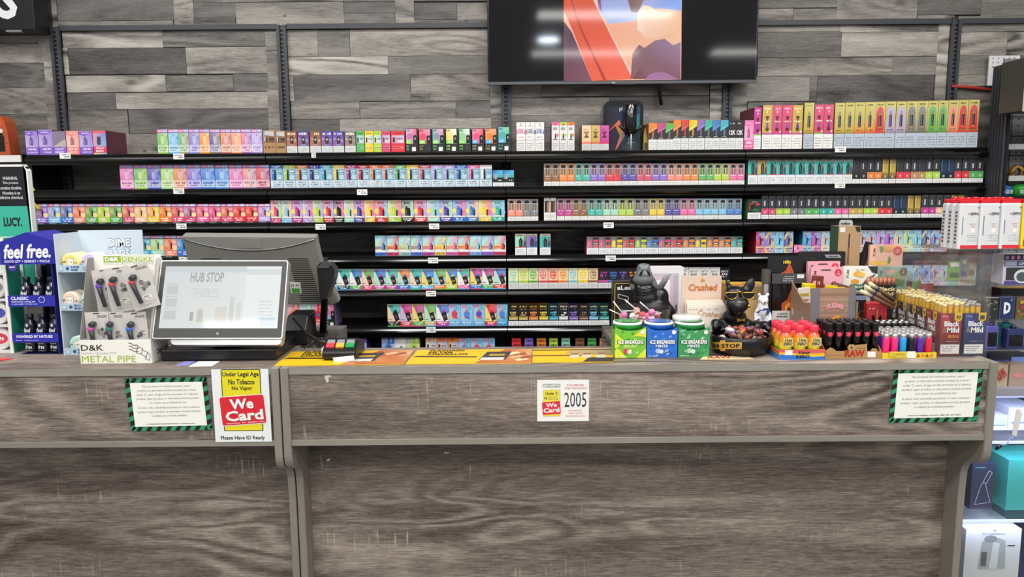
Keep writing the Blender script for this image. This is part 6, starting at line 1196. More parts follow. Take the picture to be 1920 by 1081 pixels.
# -- black hanger display with flame pouches
Y = 2.262; x0, x1 = WX(1446, 560, Y), WX(1508, 560, Y); e = empty('pouch_display', ((x0 + x1) / 2, Y + .05, ZC), 'black display stand with a grey band holding flame pouches', 'display stand')
m = MB(); m.box(x0, x1, Y + .03, Y + .034, ZC, WZ(1476, 505, Y + .03), '1a1a1c'); m.box(x0 - .003, x0, Y, Y + .034, ZC, WZ(1446, 530, Y), '141416'); m.build('back', PRINT, e)
m = MB(); m.box(x0, x1, Y - .002, Y, WZ(1476, 531, Y), WZ(1476, 512, Y), '47474b'); 
for q in range(3): m.scrib(WX(1468, 520, Y), WX(1489, 520, Y), WZ(1478, 519 + q * 4, Y), WZ(1478, 517 + q * 4, Y), Y - .0024, 'b8b8ba', 8)
m.box(WX(1494, 515, Y), WX(1507, 515, Y), Y - .003, Y - .002, WZ(1500, 521, Y), WZ(1500, 514, Y), 'e4e2de'); m.build('band', PRINT, e)
m = MB(); xc = x0 - .013; m.lathe([(.014, WZ(1436, 531, Y) - ZC), (.014, WZ(1436, 505, Y) - ZC)], 16, '77756f', (xc, Y + .012, ZC), cap=False); m.lathe([(.012, 0), (.012, WZ(1436, 506, Y) - ZC)], 16, '3a3a38', (xc, Y + .012, ZC)); m.build('corner_roll', mat('dull_pewter', '6e6b66', .35, .6), e)
m = MB(); m.box(WX(1447, 590, Y), WX(1480, 590, Y), Y - .004, Y - .0025, ZC + .002, WZ(1463, 582, Y), 'd0d0cc'); m.scrib(WX(1457, 587, Y), WX(1476, 587, Y), WZ(1463, 589, Y), WZ(1463, 586, Y), Y - .0044, '55555a', 4); m.scrib(WX(1455, 592, Y), WX(1476, 592, Y), WZ(1463, 594, Y), WZ(1463, 591, Y), Y - .0044, '55555a', 5); m.build('notice_strip', PRINT, e)
def pouch(px0, px1, py0, py1, Y, col, label, fl=None, name='foil_pouch'):
    x0, z1 = W(px0, py0, Y); x1, z0 = W(px1, py1, Y); z0 = max(z0, ZC + .0008); e2 = empty(name, ((x0 + x1) / 2, Y, z0), label, 'pouch')
    n = 6; m = MB(); 
    for i in range(n):
        for s in (0, 1):
            def pt(i, j): f, g = i / n, j; return (x0 + (x1 - x0) * f, Y + (1 if s else -1) * .006 * math.sin(math.pi * f) * (1 if 0 < g < 3 else .15), z0 + (z1 - z0) * g / 3)
            for j in range(3):
                q = [pt(i, j), pt(i + 1, j), pt(i + 1, j + 1), pt(i, j + 1)]; m.quad(q if not s else q[::-1], col)
    o = m.build('bag', GLOSS, e2); o.data.polygons.foreach_set('use_smooth', [True] * len(o.data.polygons))
    if fl: m = MB(); fl(m, lambda f: x0 + f * (x1 - x0), lambda f: z0 + f * (z1 - z0), Y - .0075); m.build('print', PRINT, e2)
    return e2
def flame(m, X, Z, y, t=None):
    m.poly([(X(.3), Z(.12)), (X(.62), Z(.08)), (X(.8), Z(.3)), (X(.74), Z(.55)), (X(.6), Z(.85)), (X(.5), Z(.6)), (X(.3), Z(.5))], y, 'b8522c'); m.poly([(X(.42), Z(.2)), (X(.66), Z(.18)), (X(.72), Z(.36)), (X(.55), Z(.55)), (X(.42), Z(.42))], y - .0003, 'e8a030'); m.poly([(X(.5), Z(.26)), (X(.64), Z(.3)), (X(.56), Z(.42)), (X(.5), Z(.36))], y - .0006, '6a2a1a')
def flameU(m, X, Z, y): flame(m, X, Z, y); m.text('flame', X(.42), X(.62), Z(.8), Z(.9), y - .0009, 'e8c030', .03, .2) if False else m.scrib(X(.42), X(.64), Z(.8), Z(.9), y - .0009, 'e8c030', 5)
pouch(1440, 1502, 481, 545, Y + .017, '1b1a1a', 'black pouch with orange flame print, upper one', flameU); pouch(1449, 1500, 531, 604, Y + .01, '141314', 'black pouch with orange flame print, below the grey band', flame)

# -- long black box, kraft blister, dark leaning box
def carton(name, px0, px1, py0, Y, dep, col, label, art=None, side=None, cat='box', zlo=None):
    x0, z1 = W(px0, py0, Y); x1 = WX(px1, py0 + 30, Y); e2 = empty(name, ((x0 + x1) / 2, Y + dep / 2, zlo or ZC), label, cat); m = MB(); m.box(x0, x1, Y, Y + dep, zlo or ZC, z1, col)
    if side: m.quad([(x0 - .0003, Y + dep, zlo or ZC), (x0 - .0003, Y, zlo or ZC), (x0 - .0003, Y, z1), (x0 - .0003, Y + dep, z1)], side)
    m.build('carton', PRINT, e2)
    if art: m = MB(); art(m, Y - .0005); m.build('print', PRINT, e2)
    return e2
def a1(m, y): m.poly([W(1550, 483, y), W(1578, 483, y), W(1574, 477, y), W(1546, 477, y)], y, '9aa0a6'); m.scrib(WX(1553, 480, y), WX(1572, 480, y), WZ(1560, 481.5, y), WZ(1560, 479, y), y - .0004, '3a3a3e', 5); m.scrib(WX(1508, 484, y), WX(1528, 484, y), WZ(1518, 485.5, y), WZ(1518, 484, y), y, '6a5a4a', 7); m.rect(WX(1536, 485, y), WX(1536.6, 485, y), WZ(1536, 497, y), WZ(1536, 473, y), y, '3a3a3c')
carton('black_box', 1502, 1584, 472, 2.332, .022, '19191b', 'long black box with silver logo behind the pink packs', a1)
def a2(m, y):
    m.rect(WX(1575, 430, y), WX(1585, 430, y), WZ(1580, 435, y), WZ(1580, 426, y), y, 'e6e2d8'); m.poly([W(1603, 424.5, y), W(1613.5, 424.5, y), W(1613, 435, y), W(1607, 434, y)][::-1], y, '2b2c2c'); m.rect(WX(1591, 450, y), WX(1593.6, 450, y), WZ(1592, 463, y), WZ(1592, 438, y), y, '23242c'); m.rect(WX(1593.6, 450, y), WX(1595, 450, y), WZ(1592, 462, y), WZ(1592, 447, y), y - .0002, 'b8b2c4'); m.rect(WX(1588.5, 480, y), WX(1592, 480, y), WZ(1590, 495, y), WZ(1590, 463, y), y, '8a5a42')
e2 = carton('kraft_blister_box', 1573, 1613, 424, 2.36, .06, 'b3926a', 'tall kraft box with a pipe picture and green side', a2, '2f5a3c')
m = MB(); p = [(1573, 424), (1598, 424), (1599, 415), (1596, 412), (1577, 412), (1574, 415)]; m.prism([W(a, b, 2.375) for a, b in p], 2.374, 2.376, 'aeb2b2'); m.prism([W(a, b, 2.372) for a, b in ((1577, 420), (1594, 420), (1594, 418), (1588, 418), (1586, 416), (1584, 418), (1577, 418))], 2.372, 2.3735, '4a4c4c'); m.build('hang_tab', PRINT, e2)
m = MB(); Y = 2.37; m.prism([W(1613, 497, Y), W(1626, 497, Y), W(1638, 456, Y), W(1628, 453, Y)], Y, Y + .02, '1c1c1e'); m.prism([W(1622, 497, Y), W(1626, 497, Y), W(1638, 457, Y), W(1636, 456, Y)], Y - .0008, Y - .0002, '6a625a'); m.prism([W(1613, 497, Y), W(1626, 497, Y), (WX(1626, 560, Y), ZC), (WX(1613, 560, Y), ZC)][::-1], Y, Y + .02, '1c1c1e'); tag(m.build('leaning_box', PRINT), 'narrow dark box leaning beside the tall kraft box', 'box')

# -- flavoured mouthpiece packs
def fum(px0, px1, py0, Y, col, art, label, ang=0):
    def A(m, y):
        X = lambda f: WX(px0 + f * (px1 - px0), py0 + 20, y); Z = lambda f: WZ(px0, py0 + f * 40, y)
        s = len(m.v); zc = Z(.35); xc = X(.12); m.text('FUM', xc - .012, xc + .012, zc - .004, zc + .004, y, dk(col, .5), .02); m.xf(Matrix.Translation((xc, 0, zc)) @ Matrix.Rotation(-math.pi / 2, 4, 'Y') @ Matrix.Translation((-xc, 0, -zc)), s); art(m, X, Z, y - .0003)
    return carton('flavour_pack', px0, px1, py0, Y, .012, col, label, A, cat='pack')
def badge(m, x, z, y, col, r=.011): m.ell(x, z, r, r, y, col, 18); m.text('4', x - .002, x + .002, z - .001, z + .005, y - .0003, 'f4ece8', .03); m.scrib(x - .006, x + .006, z - .006, z - .003, y - .0003, 'f4ece8', 4)
def cherry(m, X, Z, y):
    m.poly([(X(.3), Z(.15)), (X(.62), Z(.15)), (X(.6), Z(.1)), (X(.32), Z(.1))], y, '3a2a2c'); badge(m, X(.85), Z(.25), y, 'd8384e')
    for i in range(7): m.ell(X(random.uniform(.25, .85)), Z(random.uniform(.75, 1.1)), .009, .008, y - .0002 * i, random.choice(['6a3a34', '8a4a44', 'c8384e', '5a3230']), 10)
fum(1515, 1574, 490, 2.30, 'eaa9b4', cherry, 'pink flavour pack with cherries, the rear one'); fum(1521, 1580, 501, 2.262, 'edadb8', cherry, 'pink flavour pack with cherries, the front one')
def citrus(m, X, Z, y):
    m.scrib(X(.35), X(.62), Z(.14), Z(.2), y, '9a9484', 7); m.ell(X(.42), Z(.36), .014, .009, y, 'f0b440', 14); m.ell(X(.52), Z(.4), .012, .008, y - .0002, 'f4c860', 14); m.ell(X(.34), Z(.72), .013, .008, y, 'e8a440', 12); m.poly([(X(.7), Z(.55)), (X(.95), Z(.35)), (X(.8), Z(.8)), (X(.55), Z(.85))], y, '56625c'); m.poly([(X(.7), Z(0)), (X(1), Z(0)), (X(1), Z(.36)), (X(.84), Z(.3))][::-1], y, '33373a'); m.rect(X(.2), X(.62), Z(1.12), Z(.85), y - .0004, '1f6a44'); m.text('CRISP', X(.24), X(.58), Z(1.03), Z(.9), y - .0007, 'eef4ee', .02)
fum(1582, 1645, 499, 2.28, 'f0eee2', citrus, 'white flavour pack with citrus picture and green strip')
def leafy(m, X, Z, y): m.poly([(X(.2), Z(.5)), (X(.55), Z(.3)), (X(.9), Z(.1)), (X(.85), Z(.6)), (X(.5), Z(.7))][::-1], y, '6aa83a'); m.poly([(X(.3), Z(.9)), (X(.6), Z(.6)), (X(.95), Z(.5)), (X(.9), Z(.9))][::-1], y - .0002, '4a8a34'); m.ell(X(.42), Z(.22), .016, .006, y, 'e8a890', 12); badge(m, X(.88), Z(.22), y - .0004, '26282a', .012)
fum(1645, 1700, 500, 2.336, '8fb8a0', leafy, 'green flavour pack with leaf picture')
def peachy(m, X, Z, y):
    m.poly([(X(.25), Z(.1)), (X(.36), Z(.04)), (X(.4), Z(.3)), (X(.33), Z(.4))][::-1], y, '5a9a4a'); m.ell(X(.56), Z(.18), .02, .011, y, 'e89a5c', 14); m.ell(X(.6), Z(.12), .016, .007, y - .0002, 'f4b070', 14); m.poly([(X(.58), Z(.5)), (X(.66), Z(.7)), (X(.6), Z(.9)), (X(.54), Z(.8))][::-1], y, '5a9a3a'); m.ell(X(.3), Z(.85), .03, .008, y, 'f0c050', 14); badge(m, X(.84), Z(.28), y - .0004, 'd84a4e', .014)
fum(1632, 1692, 459, 2.352, 'f3bfa6', peachy, 'peach flavour pack standing highest, with fruit and leaves')

# -- wood print display box of foil cigar pouches
Y = 2.105; x0, x1 = WX(1520, 570, Y), WX(1604, 570, Y); zt = WZ(1560, 540, Y); yb = 2.255
e = empty('cigar_display', ((x0 + x1) / 2, Y + .07, ZC), 'wood print display box of yellow cigar pouches', 'display box')
m = MB(); m.box(x0, x1, Y, Y + .003, ZC, zt, 'a5846e'); y = Y - .0005; X = lambda f: x0 + f * (x1 - x0); Z = lambda f: ZC + f * (zt - ZC)
for i in range(9): z = .08 + .1 * i; m.rect(X(.2), X(.84), Z(z), Z(z + random.uniform(.02, .05)), y, random.choice(['94745f', 'b08f78', '9a7a66']))
m.rect(X(0), X(.2), ZC, zt, y - .0002, '77737a'); m.rect(X(.84), X(1), ZC, zt, y - .0002, '7d7980')
m.text('BACKWOODS', X(.33), X(.74), Z(.62), Z(.73), y - .0004, 'f4e8e4', .12, arc=.006); m.text('BACKWOODS', X(.33), X(.74), Z(.62), Z(.73), y - .0007, 'c84858', .03, arc=.006); m.text('AUTHENTIC', X(.3), X(.75), Z(.02), Z(.11), y - .0004, '2c2220', .04, arc=.004); m.poly([(X(.4), Z(.36)), (X(.5), Z(.4)), (X(.66), Z(.5)), (X(.64), Z(.55)), (X(.44), Z(.48))], y - .0004, 'e89a28'); m.text('aromatic', X(.44), X(.64), Z(.41), Z(.49), y - .0007, '8a4a18', .02, .2, rot=.2) if False else m.scrib(X(.44), X(.62), Z(.42), Z(.48), y - .0007, 'a85a1c', 6); m.build('front_panel', PRINT, e)
m = MB(); m.prismx([(Y + .003, ZC), (Y + .003, ZC + (zt - ZC) * .75), (Y + .05, ZC + (zt - ZC) * .72), (yb, ZC + (zt - ZC) * 1.0), (yb, ZC)][::-1], x0, x0 + .003, '9a7c68')
m.xf(Matrix.Identity(4)); m.quad([(x0 - .0005, Y + .09, ZC + .03), (x0 - .0005, Y + .05, ZC + .024), (x0 - .0005, Y + .045, ZC + .036), (x0 - .0005, Y + .085, ZC + .05)], 'e89a28'); m.quad([(x0 - .0005, Y + .06, ZC + .06), (x0 - .0005, Y + .045, ZC + .06), (x0 - .0005, Y + .045, ZC + .078), (x0 - .0005, Y + .06, ZC + .078)], 'c8c4bc'); m.quad([(x0 - .0005, yb - .01, ZC + .075), (x0 - .0005, yb - .025, ZC + .07), (x0 - .0005, yb - .025, ZC + .088), (x0 - .0005, yb - .01, ZC + .093)], 'c8c4bc'); m.build('left_wall', PRINT, e)
m = MB(); m.box(x1 - .003, x1, Y + .003, yb, ZC, zt, '8a6e5c'); m.build('right_wall', PRINT, e)
m = MB(); m.box(x0, x1, yb, yb + .003, ZC, WZ(1500, 545, yb), '8a6e5c'); m.build('back_wall', PRINT, e)
m = MB(); m.box(x0 + .003, x1 - .003, Y + .003, yb, ZC + .0004, ZC + .003, '8a6e5c'); m.build('base', PRINT, e)
def bw(m, X, Z, y): m.scrib(X(.15), X(.85), Z(.72), Z(.82), y, 'c8a818', 6); m.scrib(X(.2), X(.8), Z(.5), Z(.62), y, 'd85a3a', 6)
for i, (u, v, c, top) in enumerate(((.12, .12, 'd8c420', 528), (.2, .10, 'd8d4ca', 536), (.34, .11, 'd4c01e', 530), (.55, .06, 'dcc824', 532), (.8, .05, 'd8c41c', 536), (.42, .13, '7a3a34', 514))):
    yy = Y + v; xx = x0 + .012 + u * (x1 - x0 - .024); pxm = 1520 + u * 80; z1 = WZ(pxm, top, yy); n = 'foil_pouch'; e2 = empty(n, (xx, yy, ZC + .004), '%s cigar pouch in the wood print box, %s' % (['yellow', 'white', 'yellow', 'yellow', 'yellow', 'brown'][i], ['far left rear', 'second from left', 'left of brown one', 'centre front', 'right front', 'tallest'][i]), 'pouch', 'cigar pouches in the wood print box')
    m = MB(); m.box(-.018, .018, -.003, .003, .004, z1 - ZC - .003, c); m.scrib(-.014, .014, z1 - ZC - .03, z1 - ZC - .018, -.0036, {'7a3a34': 'e8b0a8'}.get(c, 'b89a18'), 6); m.scrib(-.012, .012, z1 - ZC - .045, z1 - ZC - .036, -.0036, 'c8604a', 5); m.xf(Matrix.Translation((xx, yy, ZC)) @ Matrix.Rotation(random.uniform(-.1, .1), 4, 'Y')); bevel(m.build('bag', GLOSS, e2), .002)

# -- energy shots
Y = 1.944; x0, x1 = WX(1461, 665, Y), WX(1546, 665, Y); wd = x1 - x0; hh = WZ(1500, 655, Y) - ZC; dep = .118
e = empty('shot_tray', ((x0 + x1) / 2, Y + dep / 2, ZC), 'rainbow printed tray of small energy shot bottles', 'tray')
m = MB(); m.box(x0, x1, Y, Y + .002, ZC, ZC + hh, 'e8a030'); y = Y - .0004
m.rect(x0, x1, ZC, ZC + hh, y, ['2a6ac0', '2a6ac0', 'e85a30', 'e84a3a']); m.poly([(x0, ZC), (x1, ZC), (x1, ZC + hh * .35), (x0 + wd * .75, ZC + hh * .3), (x0 + wd * .4, ZC + hh * .45), (x0, ZC + hh * .55)], y - .0002, '2f74c8'); m.poly([(x0, ZC + hh * .55), (x0 + wd * .4, ZC + hh * .45), (x0 + wd * .75, ZC + hh * .3), (x1, ZC + hh * .35), (x1, ZC + hh * .7), (x0 + wd * .5, ZC + hh * .62), (x0, ZC + hh * .8)], y - .0003, ['f4d22c', 'f4d22c', 'f6c82c', 'f4d22c', 'f08a30', 'f09a30', 'f07a30'])
m.rect(x0 + wd * .12, x0 + wd * .29, ZC + hh * .48, ZC + hh * .95, y - .0006, 'f0ecea'); m.text('5-hour', x0 + wd * .42, x0 + wd * .68, ZC + hh * .55, ZC + hh * .88, y - .0006, '26281c', .04, .2); m.text('ENERGY', x0 + wd * .37, x0 + wd * .68, ZC + hh * .15, ZC + hh * .48, y - .0006, '26281c', .04, .1); m.build('front_panel', PRINT, e)
for nm, a in (('left_wall', x0), ('right_wall', x1 - .002)): m = MB(); m.box(a, a + .002, Y + .002, Y + dep, ZC, ZC + hh * .9, 'd86a34'); m.quad([(a - .0003, Y + dep, ZC), (a - .0003, Y + .002, ZC), (a - .0003, Y + .002, ZC + hh * .5), (a - .0003, Y + dep, ZC + hh * .5)], '3a80c8'); m.build(nm, PRINT, e)
m = MB(); m.box(x0 + .002, x1 - .002, Y + .002, Y + dep, ZC + .0003, ZC + .002, 'c8a068'); m.build('base', PRINT, e)
def shot(x, y, label):
    z = ZC + .0022; r = .0165; e2 = empty('shot_bottle', (x, y, z), label, 'bottle', 'energy shot bottles in the rainbow tray')
    m = MB(); pr = [(0, 0), (r * .92, 0), (r, .003), (r, .026), (r, .042), (r, .058), (r * .86, .064), (r * .66, .070)]; cs = ['3a80c8', '3a80c8', '6aa04a', 'f2d22c', 'f2a02c', 'ee6a30', 'e84a38']
    for i in range(len(pr) - 1): m.lathe([pr[i], pr[i + 1]], 16, cs[i], (x, y, z), cap=False)
    m.build('bottle', GLOSS, e2)
    m = MB(); m.lathe([(r * .70, .069), (r * .78, .072), (r * .78, .086), (r * .7, .088), (0, .088)], 14, 'ec3c52', (x, y, z)); m.build('cap', GLOSS, e2)
    m = MB(); yy = y - r - .0006; m.poly([(x - .013, z + .034), (x + .0, z + .031), (x + .015, z + .034), (x + .015, z + .056), (x - .011, z + .056)], yy, 'e2cf86'); m.text('5-hour', x - .008, x + .013, z + .046, z + .055, yy - .0003, '26281c', .03, .2); m.text('ENERGY', x - .011, x + .014, z + .0355, z + .0445, yy - .0003, '26281c', .04, .1); m.build('label_print', PRINT, e2)
for j in range(3):
    for i in range(3): shot(x0 + wd * (.19 + .31 * i), Y + .022 + j * .036, 'energy shot bottle, %s column, %s row of the rainbow tray' % (['left', 'middle', 'right'][i], ['front', 'middle', 'rear'][j]))

# -- kraft tray of black tubes
Y = 1.955; x0, x1 = WX(1547, 665, Y), WX(1653, 665, Y); wd = x1 - x0; hh = WZ(1600, 657.5, Y) - ZC; dep = .10
e = empty('tube_tray', ((x0 + x1) / 2, Y + dep / 2, ZC), 'kraft paper tray of black lighters lettered RAW', 'tray')
pts = [(0, 0), (1, 0), (1, .9), (.93, .92), (.9, 1.3), (.83, 1.3), (.8, .95), (.74, .98), (.73, 1.9), (.52, 1.75), (.5, 1.85), (.42, 1.85), (.39, 1.4), (.42, 1.0), (.2, .98), (.14, 1.35), (.09, 1.5), (.04, 1.2), (0, .95)]
m = MB(); m.prism([(x0 + a * wd, ZC + b * hh) for a, b in pts], Y, Y + .0018, 'b08a5c'); y = Y - .0004; m.text('RAW', x0 + wd * .345, x0 + wd * .70, ZC + hh * .22, ZC + hh * 1.15, y, 'a8352a', .08); m.text('RAW', x0 + wd * .35, x0 + wd * .69, ZC + hh * .26, ZC + hh * 1.1, y - .0003, 'b0382c', .04)
m.ell(x0 + wd * .46, ZC + hh * 1.45, .007, .0065, y, 'd2b080', 14); m.ell(x0 + wd * .46, ZC + hh * 1.45, .005, .0045, y - .0002, '8a6238', 14); m.scrib(x0 + wd * .55, x0 + wd * .7, ZC + hh * 1.3, ZC + hh * 1.42, y, '7a5430', 6); m.rect(x0 + wd * .75, x0 + wd * .89, ZC + hh * .15, ZC + hh * .88, y, 'ecebe8'); m.scrib(x0 + wd * .04, x0 + wd * .3, ZC + hh * .42, ZC + hh * .5, y, '8a6238', 8); m.build('front_panel', MATTE, e)
for nm, a in (('left_wall', x0), ('right_wall', x1 - .0018)): m = MB(); m.prismx([(Y + .0018, ZC), (Y + dep, ZC), (Y + dep, ZC + .065), (Y + .05, ZC + .05), (Y + .0018, ZC + hh)], a, a + .0018, 'a88458'); m.build(nm, MATTE, e)
m = MB(); m.box(x0, x1, Y + dep, Y + dep + .0018, ZC, ZC + .085, '8a6c46'); m.build('back_wall', MATTE, e)
m = MB(); m.box(x0 + .0018, x1 - .0018, Y + .0018, Y + dep, ZC + .0003, ZC + .002, '8a6c46'); m.build('base', MATTE, e)
def tubel(x, y, label):
    z = ZC + .0021; e2 = empty('black_lighter', (x, y, z), label, 'lighter', 'black lighters in the kraft tray'); m = MB(); r = .0098
    m.lathe([(0, 0), (r, 0), (r, .066), (r * .92, .068)], 14, '0e0e10', (x, y, z)); m.build('body', BLKG, e2)
    m = MB(); m.lathe([(r * .95, .068), (r * .97, .07), (r * .97, .084), (r * 1.02, .086), (r * 1.02, .090), (r * .9, .092), (0, .092)], 14, '1a1a1c', (x, y, z)); m.build('cap', BLKP, e2)
    m = MB(); m.ell(x, z + .062, .0068, .0068, y - r - .0006, 'd82c48', 14); m.ell(x, z + .062, .004, .004, y - r - .0008, 'e0506a', 10); m.build('red_dot', PRINT, e2)
for j in range(3):
    for i in range(6): tubel(x0 + wd * (.1 + .163 * i), Y + .018 + j * .03, 'black lighter with red dot, %s from left, %s row of kraft tray' % (ORD[i + 1], ['front', 'middle', 'rear'][j]))

# -- yellow tray of coloured lighters
Y = 1.95; x0, x1 = WX(1655, 665, Y), WX(1756, 665, Y); wd = x1 - x0; hh = WZ(1700, 661, Y) - ZC; dep = .115
e = empty('lighter_tray', ((x0 + x1) / 2, Y + dep / 2, ZC), 'yellow tray of coloured lighters on the counter edge', 'tray')
m = MB(); m.box(x0, x1, Y, Y + .002, ZC, ZC + hh, 'e8c828'); y = Y - .0004; m.box(x0 + wd * .11, x0 + wd * .55, Y - .001, Y, ZC + hh * .15, ZC + hh * 1.25, 'b89a1c'); y = Y - .0014; m.rect(x0 + wd * .12, x0 + wd * .54, ZC + hh * .2, ZC + hh * 1.2, y, 'e4cf4a'); m.text('CLIPPER', x0 + wd * .14, x0 + wd * .42, ZC + hh * .4, ZC + hh * 1.0, y - .0004, 'a88c18', .0); m.rect(x0 + wd * .45, x0 + wd * .6, ZC + hh * .1, ZC + hh * 1.3, y - .0006, 'f0efec')
for q in (.66, .82): m.poly([(x0 + wd * (q - .035), ZC + hh * .25), (x0 + wd * (q + .035), ZC + hh * .25), (x0 + wd * q, ZC + hh * .9)], y, '8a5a20')
for q in (.74, .9): m.ell(x0 + wd * q, ZC + hh * .5, .004, .004, y, 'd87a5a', 10)
m.build('front_panel', PRINT, e)
for nm, a in (('left_wall', x0), ('right_wall', x1 - .002)): m = MB(); m.box(a, a + .002, Y + .002, Y + dep, ZC, ZC + hh, 'd8b820'); m.build(nm, PRINT, e)
m = MB(); m.box(x0 + .002, x1 - .002, Y + .002, Y + dep, ZC + .0003, ZC + .002, 'd8b820'); m.build('base', PRINT, e)
LC = dict(p='ec2a78', b='1f9ad8', k='17181b', v='5a2a9a', r='e0203c', g='2a9a6a', n='2a5ac0', o='e0603a')
def lighter(x, y, c, label, grp='coloured lighters in the yellow tray'):
    z = ZC + .0021; r = .0088; e2 = empty('pocket_lighter', (x, y, z), label, 'lighter', grp)
    m = MB(); m.lathe([(0, 0), (r * .95, 0), (r, .002), (r, .05), (r * .9, .0515)], 12, LC[c], (x, y, z)); m.build('body', GLOSS, e2)
    m = MB(); m.lathe([(r * .84, .0515), (r * .84, .060), (r * .7, .061), (0, .061)], 10, 'd8dada', (x, y, z)); m.box(x - r * .7, x + r * .75, y - r * .3, y + r * .5, z + .060, z + .066, 'e4e4e2'); m.build('valve_cap', mat('pale_metal', 'd6d6d4', .3, .6), e2)
front = 'ppbkvr'; cn = dict(p='pink', b='sky blue', k='black', v='purple', r='red', g='green', n='blue', o='orange')
rows = [front, 'vrnkpb', 'nkrvgp', 'kgbrvn', 'gnkpbr']; cnt = {}
for j, rw in enumerate(rows):
    for i, c in enumerate(rw):
        lighter(x0 + wd * (.105 + .158 * i), Y + .016 + j * .0205, c, '%s lighter, %s from left, %s row of yellow tray' % (cn[c], ORD[i + 1], ORD[j + 1] if j else 'front'))
# a second batch of black-capped lighters behind
Y2 = Y + dep + .012; x0, x1 = WX(1652, 610, Y2), WX(1710, 610, Y2); e = empty('lighter_tray', ((x0 + x1) / 2, Y2 + .03, ZC), 'dark tray of silver topped lighters behind the yellow tray', 'tray')
m = MB(); m.box(x0, x1, Y2, Y2 + .055, ZC, ZC + .03, '24463a'); m.build('tray', PRINT, e)
for j in range(2):
    for i in range(5):
        x = x0 + (x1 - x0) * (.1 + .2 * i); y = Y2 + .014 + j * .026; z = ZC + .0302; e2 = empty('pocket_lighter', (x, y, z), 'silver topped dark lighter, %s from left, %s row of dark tray' % (ORD[i + 1], ['front', 'rear'][j]), 'lighter', 'silver topped lighters')
        m = MB(); m.lathe([(0, 0), (.0075, 0), (.0075, .03)], 12, '1c1d20', (x, y, z)); m.build('body', BLKP, e2); m = MB(); m.lathe([(.008, .03), (.008, .043), (.0065, .046), (0, .046)], 12, 'a8a39a', (x, y, z)); m.build('valve_cap', STEEL, e2)
# ================================================================== cigar packs in the clear case, far right of the counter
YM = 1.968; xl, xr = WX(1762, 630, YM), WX(1846, 628, YM); PH = .112; PWD = (WX(1801, 630, YM) - xl)
def bmart(m, X, Z, y, col, price, wine):
    c = hx(col); m.rect(X(0), X(1), Z(.28), Z(1), y, [dk(col, .45), dk(col, .5), col, li(col, .08)]); m.poly([(X(.3), Z(1)), (X(.5), Z(.8)), (X(.85), Z(.78)), (X(.95), Z(1))], y - .0003, dk(col, .35)); m.poly([(X(.15), Z(.5)), (X(.5), Z(.33)), (X(.9), Z(.4)), (X(.75), Z(.55)), (X(.4), Z(.58))], y - .0003, dk(col, .3))
    m.text('Black', X(.17), X(.9), Z(.70), Z(.83), y - .0006, 'f4f2ee', .07); m.text('&', X(.1), X(.3), Z(.55), Z(.68), y - .0006, '9a7a50', .04); m.text('Mild', X(.31), X(.9), Z(.55), Z(.68), y - .0007, 'f4f2ee', .07); m.scrib(X(.05), X(.36), Z(.93), Z(.96), y - .0006, li(col, .6), 6)
    if wine: m.text('WINE', X(.5), X(.9), Z(.42), Z(.5), y - .0006, 'd87a2c', .05) if False else m.scrib(X(.4), X(.9), Z(.42), Z(.5), y - .0006, 'd87a2c', 5)
    m.scrib(X(.3), X(.92), Z(.33), Z(.345), y - .0006, 'b0a8a0', 9); m.rect(X(0), X(1), 0 + Z(0), Z(.28), y, dk(col, .45)); m.rect(X(.06), X(.96), Z(.035), Z(.26), y - .0003, 'e8e6de')
    for q in range(3): m.scrib(X(.14), X(.82 - .1 * q), Z(.2 - .05 * q), Z(.215 - .05 * q), y - .0006, '4a4a48', 9)
    a, b, z0, z1 = X(.64), X(1.0), Z(.83), Z(1.03); m.poly([(a, z1), (a, z0 + .004), ((a + b) / 2, z0 - .003), (b, z0 + .004), (b, z1)], y - .0009, 'e8bc1c'); m.text(price, a + .004, b - .004, z0 + .004, z1 - .007, y - .0012, '4a3408', .03)
def pack_front(x0, col, price, wine, label):
    e2 = empty('cigar_pack', (x0 + PWD / 2, YM + .008, ZC), label, 'cigar pack', 'cigar packs in the clear case'); m = MB(); m.box(x0, x0 + PWD, YM, YM + .016, ZC + .004, ZC + .004 + PH, dk(col, .4)); m.build('carton', PRINT, e2)
    m = MB(); bmart(m, lambda f: x0 + f * PWD, lambda f: ZC + .004 + f * PH, YM - .0005, col, price, wine); m.build('print', PRINT, e2)
pack_front(xl, 'c02c30', '99', True, 'red cigar pack facing front in the clear case'); pack_front(xr - PWD, '243f8c', '1', False, 'blue cigar pack facing front in the clear case')
for i in range(6):
    y0 = YM + .0175 + i * .0525; col = 'b02a2c' if i == 0 else '33211f'; wd = .050
    e2 = empty('cigar_pack', (xl + .008, y0 + wd / 2, ZC), '%s cigar pack facing left in the clear case, %s from the front' % ('red' if i == 0 else 'dark brown', ORD[i + 1]), 'cigar pack', 'cigar packs in the clear case'); m = MB(); m.box(xl, xl + .016, y0, y0 + wd, ZC + .004, ZC + .004 + PH, dk(col, .4)); m.build('carton', PRINT, e2)
    m = MB(); bmart(m, lambda f: f * wd, lambda f: f * PH, 0, col, '99', i == 0); m.xf(Matrix.Translation((xl - .0006, y0 + wd, ZC + .004)) @ Matrix.Rotation(-math.pi / 2, 4, 'Z')); m.build('print', PRINT, e2)
random.seed(5); protoY = protoS = None; k = 0
